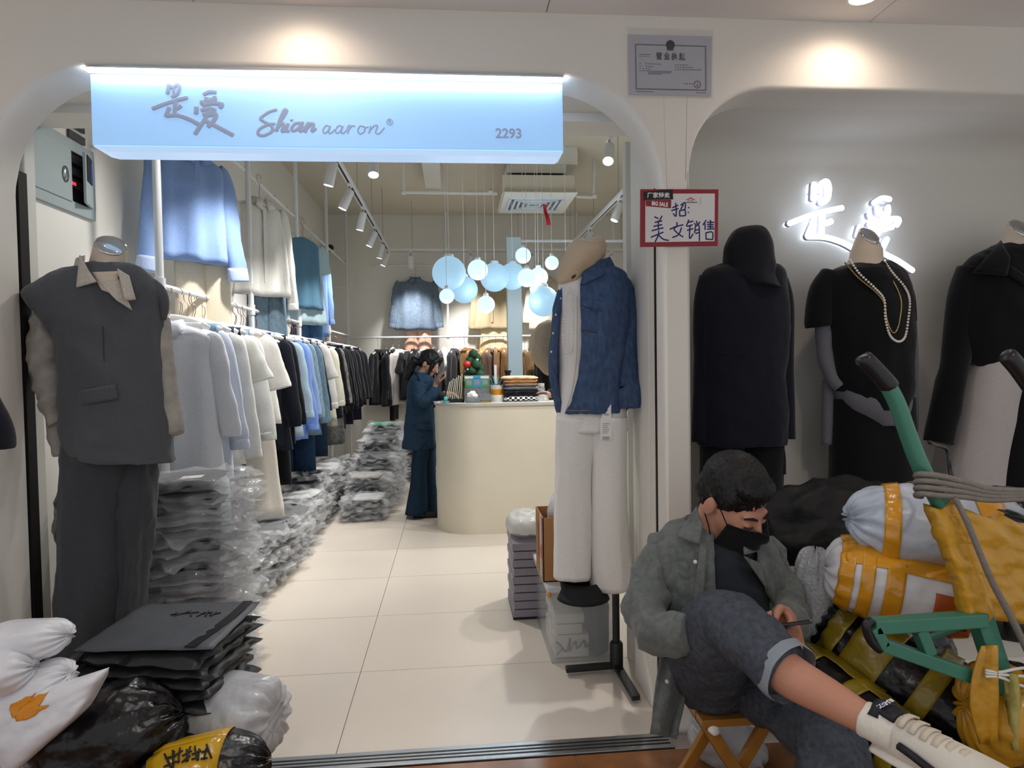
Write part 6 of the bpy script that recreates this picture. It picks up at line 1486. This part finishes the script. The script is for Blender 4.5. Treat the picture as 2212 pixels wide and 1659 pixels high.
# ================================================================== parcels, sacks, hand truck
tape_y = M('tape_orange', 'd9971a', rough=.22, var=.12, scale=14, bump=.35, bscale=60, bdist=.004, spec=.6, coat=.3)
tape_d = M('tape_olive', '8f7a1e', rough=.25, var=.25, scale=18, bump=.4, bscale=60, bdist=.004, spec=.6)
tape_b = M('tape_mustard', 'c08f28', rough=.3, var=.25, scale=10, bump=.6, bscale=26, bdist=.010, spec=.5)
sack_w = M('sack_white', 'dcdde2', rough=.35, var=.05, scale=5, bump=.6, bscale=22, bdist=.012, spec=.5)
sack_b = M('sack_bluish', 'bcc6d4', rough=.32, var=.06, scale=5, bump=.6, bscale=22, bdist=.012, spec=.5)
marker = M('marker_black', '161212', rough=.6, var=0, bump=0)
class Bag:
    """plump sack along A-B (px, py, Y), half height r_px, half depth d m"""
    def __init__(s, A, B, r, d, p=2.6, seed=0, amp=.012):
        s.a = P(*A); s.b = P(*B); s.c = (s.a + s.b) / 2; s.A = (s.b - s.a) / 2
        ax = s.A.normalized(); fw = Vector((0, 1, 0)); s.C = (fw - ax * fw.dot(ax)).normalized(); s.B = ax.cross(s.C)
        Ym = s.c.y; s.r = r / ppm(Ym); s.d = d; s.p = p; s.seed = seed; s.amp = amp
    def pt(s, u, th, off=0.0, wr=True):
        r = max(0, 1 - abs(u) ** s.p) ** (1 / s.p)
        n = s.B * math.cos(th) * s.r + s.C * math.sin(th) * s.d
        q = s.c + s.A * u + n * r
        nn = (n.normalized() * max(r, .15) + s.A.normalized() * u * .4).normalized()
        if wr:
            e = abs(u) ** 3
            w = s.amp * (.9 * noise.noise(q * 9 + Vector((s.seed * 5, 0, 0))) + .5 * noise.noise(q * 24 + Vector((0, s.seed * 3, 1)))) + s.amp * .7 * e * math.sin(th * 13 + s.seed + 4 * noise.noise(q * 6))
            q = q + nn * w
        return q + nn * off
    def skin(s, n=40, seg=56):
        rings = []
        for i in range(n + 1):
            t = i / n; u = -math.cos(math.pi * t) * .999
            rings.append([s.pt(u, 2 * math.pi * j / seg) for j in range(seg)])
        return MB().loft(rings)
    def band(s, u0, u1, t0=0, t1=2 * math.pi, skew=0.0, off=.003, n=6, seg=56):
        rows = []
        for i in range(n + 1):
            rows.append([s.pt(max(-.995, min(.995, u0 + (u1 - u0) * i / n + skew * math.sin(th))), th, off) for th in [t0 + (t1 - t0) * j / seg for j in range(seg + 1)]])
        return MB().sheet(rows, .0015)
def sack(name, label, m, bag, bands, tm, cat='sack', group=None):
    t = thing(name, label, cat, (bag.c.x, bag.c.y, bag.c.z - bag.r), group)
    bag.skin().build('sack', m, t, True)
    for b in bands: bag.band(**b).build('tape', tm, t, True)
    return t
FG = 'parcels heaped around the hand truck'
# black padded coat behind
o = remeshed('padded_coat', limb([(1665, 1215, 2.1, 24), (1720, 1130, 2.12, 62), (1800, 1110, 2.14, 72), (1880, 1105, 2.15, 66), (1960, 1110, 2.15, 60)], 30, 26, limb([(1680, 1180, 2.08, 42), (1760, 1170, 2.06, 48), (1850, 1185, 2.06, 40)], 20, 18, limb([(1640, 1180, 2.14, 26), (1690, 1110, 2.14, 46), (1760, 1080, 2.16, 42), (1850, 1062, 2.18, 34)], 20, 18))), M('padded_black', '131315', rough=.55, var=.15, bump=.5, bscale=40, bdist=.006, spec=.3), None, .012, 4, (.020, 9, 3, 1.2))
one(o, 'black padded coat draped over the heap behind the seated man', 'coat')
# heap core sacks below, hidden mass
sack('sack', 'large dark sack at the bottom of the heap behind the seated man', bagk, Bag((1690, 1420, 2.12), (2030, 1440, 2.15), 190, .14, 3, 2, .02), [], tape_d, group=FG)
# bubble wrap bundle
bubble = M('bubble_wrap', 'c9ccd0', rough=.22, var=.08, scale=30, bump=1.0, bscale=110, bdist=.006, spec=.6, alpha=.82)
b = Bag((1762, 1190, 1.93), (1752, 1470, 1.90), 46, .07, 3.2, 4, .014)
sack('bubble_wrap_bundle', 'upright bundle of clear bubble wrap beside the seated man', bubble, b, [], tape_y, 'bundle')
# white sacks with orange tape
b = Bag((1783, 1225, 1.80), (2135, 1306, 1.62), 90, .13, 3.4, 6, .011)
t = sack('sack', 'white sack strapped with four orange tape bands, lower of two', sack_w, b, [dict(u0=-.84, u1=-.66, skew=.02), dict(u0=-.58, u1=-.42, skew=.02), dict(u0=-.28, u1=-.06, skew=.03), dict(u0=.55, u1=.75), dict(u0=-.8, u1=.7, t0=-1.05, t1=-.35, seg=14, n=24)], tape_y, group=FG)
b.band(.26, .74, -2.5, -1.35, seg=20, n=10, off=.006).build('red_label', M('label_rust', 'b0541c', rough=.4, var=.1), t, True)
mkx = MB()
for pl in (((.48, -1.75), (.56, -1.95), (.50, -2.0)), ((.52, -1.7), (.6, -1.72), (.56, -2.1)), ((.64, -1.75), (.60, -1.9), (.67, -1.98)), ((.47, -2.12), (.66, -2.15))):
    mkx.tube([b.pt(u, th, .010) for u, th in cat_rom([list(q) for q in pl], 10)], .0022, 6)
mkx.build('handwriting', marker, t, True, kind='stuff')
b = Bag((1836, 1118, 1.76), (2215, 1150, 1.62), 88, .13, 3.0, 8, .014)
sack('sack', 'pale bluish white sack with one orange tape band, on top of the heap', sack_b, b, [dict(u0=-.62, u1=-.45, skew=.10), dict(u0=.25, u1=.62, skew=-.05), dict(u0=-.3, u1=.3, t0=-.25, t1=.35, seg=12, n=16)], tape_y, group=FG)
# black sacks with olive tape
b = Bag((1768, 1330, 1.93), (2190, 1640, 1.55), 108, .15, 3, 10, .012)
sack('sack', 'big black sack with wide olive tape bands behind the hand truck', bagk, b, [dict(u0=-.80, u1=-.62), dict(u0=-.52, u1=-.14, skew=.03), dict(u0=.10, u1=.28, skew=-.02), dict(u0=.62, u1=.80)], tape_d, group=FG)
b = Bag((1668, 1400, 1.90), (2130, 1770, 1.42), 84, .11, 3, 12, .012)
sack('sack', 'black sack with lengthwise olive tape under the seated man shin', bagk, b, [dict(u0=-.9, u1=.9, t0=-.70, t1=-.25, seg=8, n=40), dict(u0=-.55, u1=-.42, skew=.12), dict(u0=-.12, u1=.02, skew=.12), dict(u0=.36, u1=.5, skew=.12)], tape_d, group=FG)
b = Bag((2050, 1085, 1.72), (2330, 1110, 1.68), 40, .09, 2.6, 14, .012)
sack('sack', 'yellow taped sack at the top right behind the ropes', tape_d, b, [dict(u0=-.3, u1=.1)], bagk, group=FG)
b = Bag((2120, 1115, 1.60), (2330, 1190, 1.56), 36, .08, 2.6, 15, .012)
sack('sack', 'small black sack behind the tape-wrapped board', bagk, b, [], tape_d, group=FG)
b = Bag((2080, 1520, 1.52), (2330, 1570, 1.45), 120, .12, 3, 16, .014)
sack('sack', 'mustard taped parcel at the foot of the hand truck', tape_b, b, [dict(u0=-.2, u1=.1)], bagk, group=FG)
b = Bag((1640, 1655, 2.18), (1500, 1560, 2.22), 60, .07, 2.6, 18, .016)
sack('plastic_bag', 'translucent white plastic bag on the floor behind the stool', M('bag_milky', 'cfd0d2', rough=.3, var=.05, bump=.6, bscale=24, bdist=.01, alpha=.85), b, [], tape_y, 'plastic bag')

# hand truck
gpaint = M('green_enamel', '3c7a66', rough=.38, var=.10, scale=20, bump=.05, spec=.5); rub = M('grip_rubber', '17181b', rough=.35, var=.06, bump=.05, spec=.5)
TY = 1.46
t = thing('hand_truck', 'green tubular hand truck with black grips leaning by the parcels', 'hand truck', P(2215, 1659, TY) * Vector((1, 1, 0)) if False else (P(2215, 1659, TY).x, TY, 0))
hp = [(1914, 826, TY, 18), (1938, 872, TY, 18.5), (1962, 940, TY, 19), (1990, 1010, TY, 19.5), (2030, 1085, TY, 20), (2062, 1140, TY, 21), (2112, 1330, TY, 22)]
limb(hp, 30, 16).build('handle_tube', gpaint, t, True)
limb([(1862, 770, TY, 13), (1866, 775, TY, 20), (1890, 798, TY, 20), (1920, 832, TY, 21), (1923, 836, TY, 18)], 16, 18).build('grip', rub, t, True)
limb([(2226, 830, TY + .10, 18), (2262, 900, TY + .10, 18), (2330, 1100, TY + .10, 20), (2400, 1340, TY + .10, 20)], 20, 16).build('handle_tube', gpaint, t, True)
limb([(2172, 764, TY + .10, 13), (2178, 770, TY + .10, 20), (2200, 796, TY + .10, 20), (2230, 836, TY + .10, 21)], 14, 18).build('grip', rub, t, True)
def bar(a, b, Y, hw, th=.03, name='bar', m=None):
    p, q = P(*a, Y), P(*b, Y); d = q - p; L = d.length
    ax = d / L; n = Vector((0, 1, 0)); u = n.cross(ax)
    Rm = Matrix((ax, n, u)).transposed()
    MB().box((p + q) / 2, (L, th, 2 * hw / ppm(Y)), Rm).build(name, m or gpaint, t, bevel=.003)
bar((2112, 1318), (2230, 1680), TY - .01, 21, .04, 'lower_tube')
bar((2230, 1680), (2270, 1800), TY - .01, 21, .04, 'lower_tube')
bar((1884, 1352), (2125, 1336), TY - .02, 16, .034, 'frame_bar')
bar((1902, 1390), (2160, 1482), TY - .02, 15, .034, 'frame_bar')
bar((1884, 1352), (1906, 1394), TY - .02, 12, .034, 'frame_bar')
bar((1984, 1358), (2006, 1412), TY - .02, 13, .030, 'frame_bar')
bar((2004, 1378), (2100, 1346), TY + .03, 6, .012, 'strut')
limb([(1884, 1340, TY - .025, 10), (1872, 1352, TY - .025, 11), (1882, 1384, TY - .025, 11), (1902, 1404, TY - .025, 10)], 16, 12).build('rubber_edge', rub, t, True)
# tape-wrapped board between the handles
rows = []
for i in range(19):
    v = i / 18; r = []
    for j in range(25):
        u = j / 24; px = 2018 + 82 * v + u * (330 - 30 * v); py = 1100 + 235 * v + u * (52 - 20 * v)
        r.append(P(px, py, TY - .03 + .03 * u) + Vector((0, .014 * noise.noise(Vector((u * 9, v * 7, 3))) + .007 * noise.noise(Vector((u * 8, v * 34, 1))), 0)))
    rows.append(r)
MB().sheet(rows, -.03).build('taped_board', tape_b, t, True)
limb([(2030, 1090, TY - .0, 25), (2064, 1140, TY, 30), (2090, 1240, TY, 31), (2118, 1335, TY, 30)], 24, 20).build('tape_sleeve', tape_b, t, True, wr=(.006, 22, 3, 3))
rows = [[P(2120 + 35 * u - 25 * math.sin(v * 3) * (1 - u), 1395 + 210 * v, TY - .05 + .01 * math.sin(u * 5)) for u in (0, .33, .66, 1)] for v in [i / 10 for i in range(11)]]
MB().sheet(rows, .003).build('tape_strip', tape_b, t, True, wr=(.004, 16, 2))
rows = [[P(2165 + 32 * u + 22 * v, 1450 + 170 * v + 10 * u, TY - .06 + .012 * math.sin(u * 5 + v * 4)) for u in (0, .33, .66, 1)] for v in [i / 10 for i in range(11)]]
MB().sheet(rows, .003).build('tape_strip', M('tape_clear', 'a9a05a', rough=.3, var=.2, bump=.5, bscale=30, bdist=.01), t, True, wr=(.005, 16, 5))
rope_m = M('grey_rope', '7d7670', rough=.9, var=.2, scale=60, bump=.6, bscale=140, bdist=.004)
for k in range(4):
    y0 = 1026 + k * 14
    limb([(1990, y0 + 4, TY + .03, 6.5), (1979, y0 + 2, TY, 7), (1990, y0 - 2, TY - .035, 7), (2030, y0 + 2, TY - .035, 7), (2080, y0 + 14 - k * 3, TY - .03, 7), (2140, y0 + 30 - k * 6, TY, 7), (2240, y0 + 34 - k * 8, TY + .02, 7), (2340, y0 + 30, TY + .06, 7)], 34, 10).build('rope', rope_m, t, True)
limb([(2062, 1075, TY - .04, 6.5), (2090, 1130, TY - .05, 7), (2140, 1250, TY - .06, 7.5), (2190, 1345, TY - .06, 8), (2235, 1440, TY - .06, 8)], 26, 10).build('rope', rope_m, t, True)
limb([(2008, 955, TY + .02, 5), (2020, 962, TY + .06, 5), (2046, 972, TY + .08, 5), (2052, 1010, TY + .06, 5), (2056, 1030, TY + .02, 5)], 18, 8).build('brake_cable', rub, t, True)
for dy in (0, 10, 22):
    limb([(2128, 1448 + dy * .6, TY - .055, 3.6), (2160, 1452 + dy * .5, TY - .06, 3.6), (2200, 1444 + dy * 1.6, TY - .055, 3.6), (2260, 1440 + dy * 2.5, TY - .05, 3.6)], 14, 8).build('white_cord', M('cord_white', 'd6d6d2', rough=.7, var=.05), t, True)
for s in (0, .28):
    c = Vector((P(2255, 1659, TY).x + .06, TY + .12 + s * .3, .10)); MB().lathe(c, [(.02, -.02), (.085, -.02), (.10, -.012), (.10, .012), (.085, .02), (.02, .02)], 24, Matrix.Rotation(math.pi / 2, 3, 'X')).build('wheel', rub, t, 40)

# ================================================================== heap at the lower left
flatm = M('mailer_black', '26272a', rough=.42, var=.2, scale=8, bump=.5, bscale=16, bdist=.012, spec=.4); flatg = M('mailer_grey', '4b4e53', rough=.5, var=.1, scale=8, bump=.3, bscale=20, bdist=.006, spec=.35)
BG = 'black mailer packets in the front stack'
Z0 = .215
for k in range(8):
    top = k == 7
    p = pillow(.215, .205, .050 if not top else .012, 50 + k, .12 if not top else .03, 18, 16, 7)
    o = p.build('mailer_packet', flatg if top else flatm, None, True, wr=(.005, 14, k, 1) if not top else (.0015, 8, k, 1))
    o.location = (P(372, 1340, 2.34).x + random.uniform(-.012, .012), 2.33 + random.uniform(-.012, .012), Z0 + .025 + k * .0385); o.rotation_euler = (random.uniform(-.03, .03), random.uniform(-.03, .03), -.10 + random.uniform(-.08, .08))
    if top:
        o.rotation_euler = (.0, .0, -.08); o.location.z += .002
        one(o, 'flat dark grey mailer with marker writing on top of the front stack', 'packet', BG)
        hw = MB()
        for pl in (((-.02, .06), (.0, .03)), ((.02, .07), (-.01, .02)), ((-.03, .04), (.03, .055)), ((.03, .07), (.05, .02)), ((.03, .05), (.06, .06)), ((.08, .06), (.07, .02)), ((.07, .045), (.11, .055)), ((.09, .07), (.10, .02)), ((.12, .06), (.12, .02)), ((.11, .03), (.14, .05))):
            hw.tube([(a - .02, b_ + .03, .0088) for a, b_ in pl], .0026, 6)
        h = hw.build('handwriting', marker, None, kind='stuff'); attach(h, o); 
        st = MB().sheet([[(.125 + .035 * u + .03 * math.sin(v * 2), -.20 + .40 * v, .0075) for u in (0, .5, 1)] for v in [i / 10 for i in range(11)]], .0015).build('strap', M('strap_black', '121214', rough=.3, var=.05), None); attach(st, o)
    else: one(o, 'crumpled black mailer packet, %s from the top under the flat grey mailer' % ORD[7 - k], 'packet', BG)
# white bag under the stack, black sack in front, taped sack
b = Bag((345, 1550, 2.30), (596, 1550, 2.20), 84, .15, 5, 21, .016)
sack('plastic_bag', 'translucent white plastic bag squashed under the black mailer stack', M('bag_clearish', 'c9cbcf', rough=.28, var=.06, bump=.8, bscale=20, bdist=.014, alpha=.8), b, [], tape_y, 'plastic bag')
b = Bag((190, 1560, 2.40), (420, 1580, 2.36), 85, .12, 3, 22, .014)
sack('sack', 'black sack holding up the left side of the mailer stack', bagk, b, [], tape_y)
b = Bag((60, 1640, 2.0), (390, 1545, 2.08), 105, .14, 2.6, 23, .022)
sack('sack', 'shiny black rubbish sack in the lower left corner', bagk, b, [], tape_y)
b = Bag((300, 1690, 1.95), (580, 1640, 2.0), 66, .11, 2.5, 24, .012)
t = sack('sack', 'black sack wrapped in a wide yellow tape band at the bottom edge', bagk, b, [dict(u0=-.75, u1=.36, skew=.08)], M('tape_yellow_bright', 'c79a1c', rough=.2, var=.15, scale=12, bump=.5, bscale=30, bdist=.008, spec=.6))
hw = MB()
for k in range(5):
    u = -.45 + .13 * k
    v_ = lambda: random.uniform(-.06, .06)
    for pl in (((u + v_(), -.35 + v_()), (u + .05 + v_(), -.75 + v_())), ((u - .03, -.5 + v_()), (u + .09, -.45 + v_())), ((u + .04 + v_(), -.3), (u + .08 + v_(), -.7)), ((u - .02, -.68 + v_()), (u + .08, -.62 + v_()))):
        hw.tube([b.pt(a, th, .009) for a, th in cat_rom([list(q) for q in pl], 6)], .0028, 6)
hw.build('handwriting', marker, t, True, kind='stuff')
# white courier bags
b = Bag((-60, 1400, 2.0), (146, 1372, 2.02), 42, .09, 2.6, 25, .012)
sack('courier_bag', 'white courier bag twisted at the neck, topmost at the left edge', sack_w, b, [], tape_y, 'bag')
b = Bag((-90, 1460, 1.92), (70, 1440, 1.95), 48, .09, 2.6, 26, .012)
sack('courier_bag', 'white courier bag at the left edge below the twisted one', sack_w, b, [], tape_y, 'bag')
b = Bag((-80, 1560, 1.98), (152, 1455, 2.0), 52, .10, 3, 27, .010)
sack('courier_bag', 'flat white courier bag under the one with orange leaf print', sack_w, b, [], tape_y, 'bag')
t = thing('courier_bag', 'flat white courier bag with an orange leaf print in the lower left', 'bag', P(100, 1600, 1.86))
cL, cR, cB, cT = Vector((-60, 1500)), Vector((240, 1440)), Vector((60, 1640)), Vector((90, 1500))
def mail(u, v, off=0):
    top = Vector((-70, 1540)).lerp(Vector((236, 1442)), u); bot = Vector((10, 1690)).lerp(Vector((175, 1540)), u)
    q = top.lerp(bot, v); e = max(0, (1 - abs(2 * u - 1) ** 5) * (1 - abs(2 * v - 1) ** 5)) ** .6
    return P(q.x, q.y, 1.93 - .05 * v - .045 * e - off + .006 * noise.noise(Vector((u * 6, v * 6, 2))) * e)
def mail_b(u, v):
    p = mail(u, v); e = max(0, (1 - abs(2 * u - 1) ** 5) * (1 - abs(2 * v - 1) ** 5)) ** .6
    return p + Vector((0, .10 * e + .002, -.02 * e))
n = 20; mb = MB(); g = [[mail(i / n, j / n) for j in range(n + 1)] for i in range(n + 1)]; gb = [[mail_b(i / n, j / n) for j in range(n + 1)] for i in range(n + 1)]
vs = [p for r in g for p in r] + [p for r in gb for p in r]; k = (n + 1) ** 2; fs = []
for i in range(n):
    for j in range(n):
        q = (i * (n + 1) + j, (i + 1) * (n + 1) + j, (i + 1) * (n + 1) + j + 1, i * (n + 1) + j + 1); fs += [q, tuple(k + x for x in reversed(q))]
rim = [i * (n + 1) for i in range(n + 1)] + [n * (n + 1) + j for j in range(1, n + 1)] + [i * (n + 1) + n for i in range(n - 1, -1, -1)] + [j for j in range(n - 1, 0, -1)]
for p_, q_ in zip(rim, rim[1:] + rim[:1]): fs.append((q_, p_, k + p_, k + q_))
mb.add(vs, fs).build('bag', sack_w, t, True)
leaf = M('leaf_orange', 'd98a12', rough=.4, var=.06, bump=.1)
def leafshape(pl):
    def inv(px, py):   # px -> (u, v) by search
        best = min(((i / 40, j / 40) for i in range(41) for j in range(41)), key=lambda q: (lambda w: (w[0] - px) ** 2 + (w[1] - py) ** 2)(tuple(Vector((-70, 1540)).lerp(Vector((236, 1442)), q[0]).lerp(Vector((10, 1690)).lerp(Vector((175, 1540)), q[0]), q[1]))))
        return best
    base, tip, wd = pl; rows = []
    for i in range(9):
        f = i / 8; c = Vector(base).lerp(Vector(tip), f); d = (Vector(tip) - Vector(base)).normalized(); s = Vector((-d.y, d.x)) * wd * math.sin(math.pi * min(f + .06, 1)) ** .8
        rows.append([mail(*inv(*(c + s * k)), .003) for k in (-1, -.5, 0, .5, 1)])
    return MB().sheet(rows, -.0012)
for pl in (((28, 1550), (80, 1456), 20), ((34, 1552), (108, 1492), 12), ((36, 1556), (104, 1522), 9)):
    leafshape(pl).build('leaf_print', leaf, t, True)
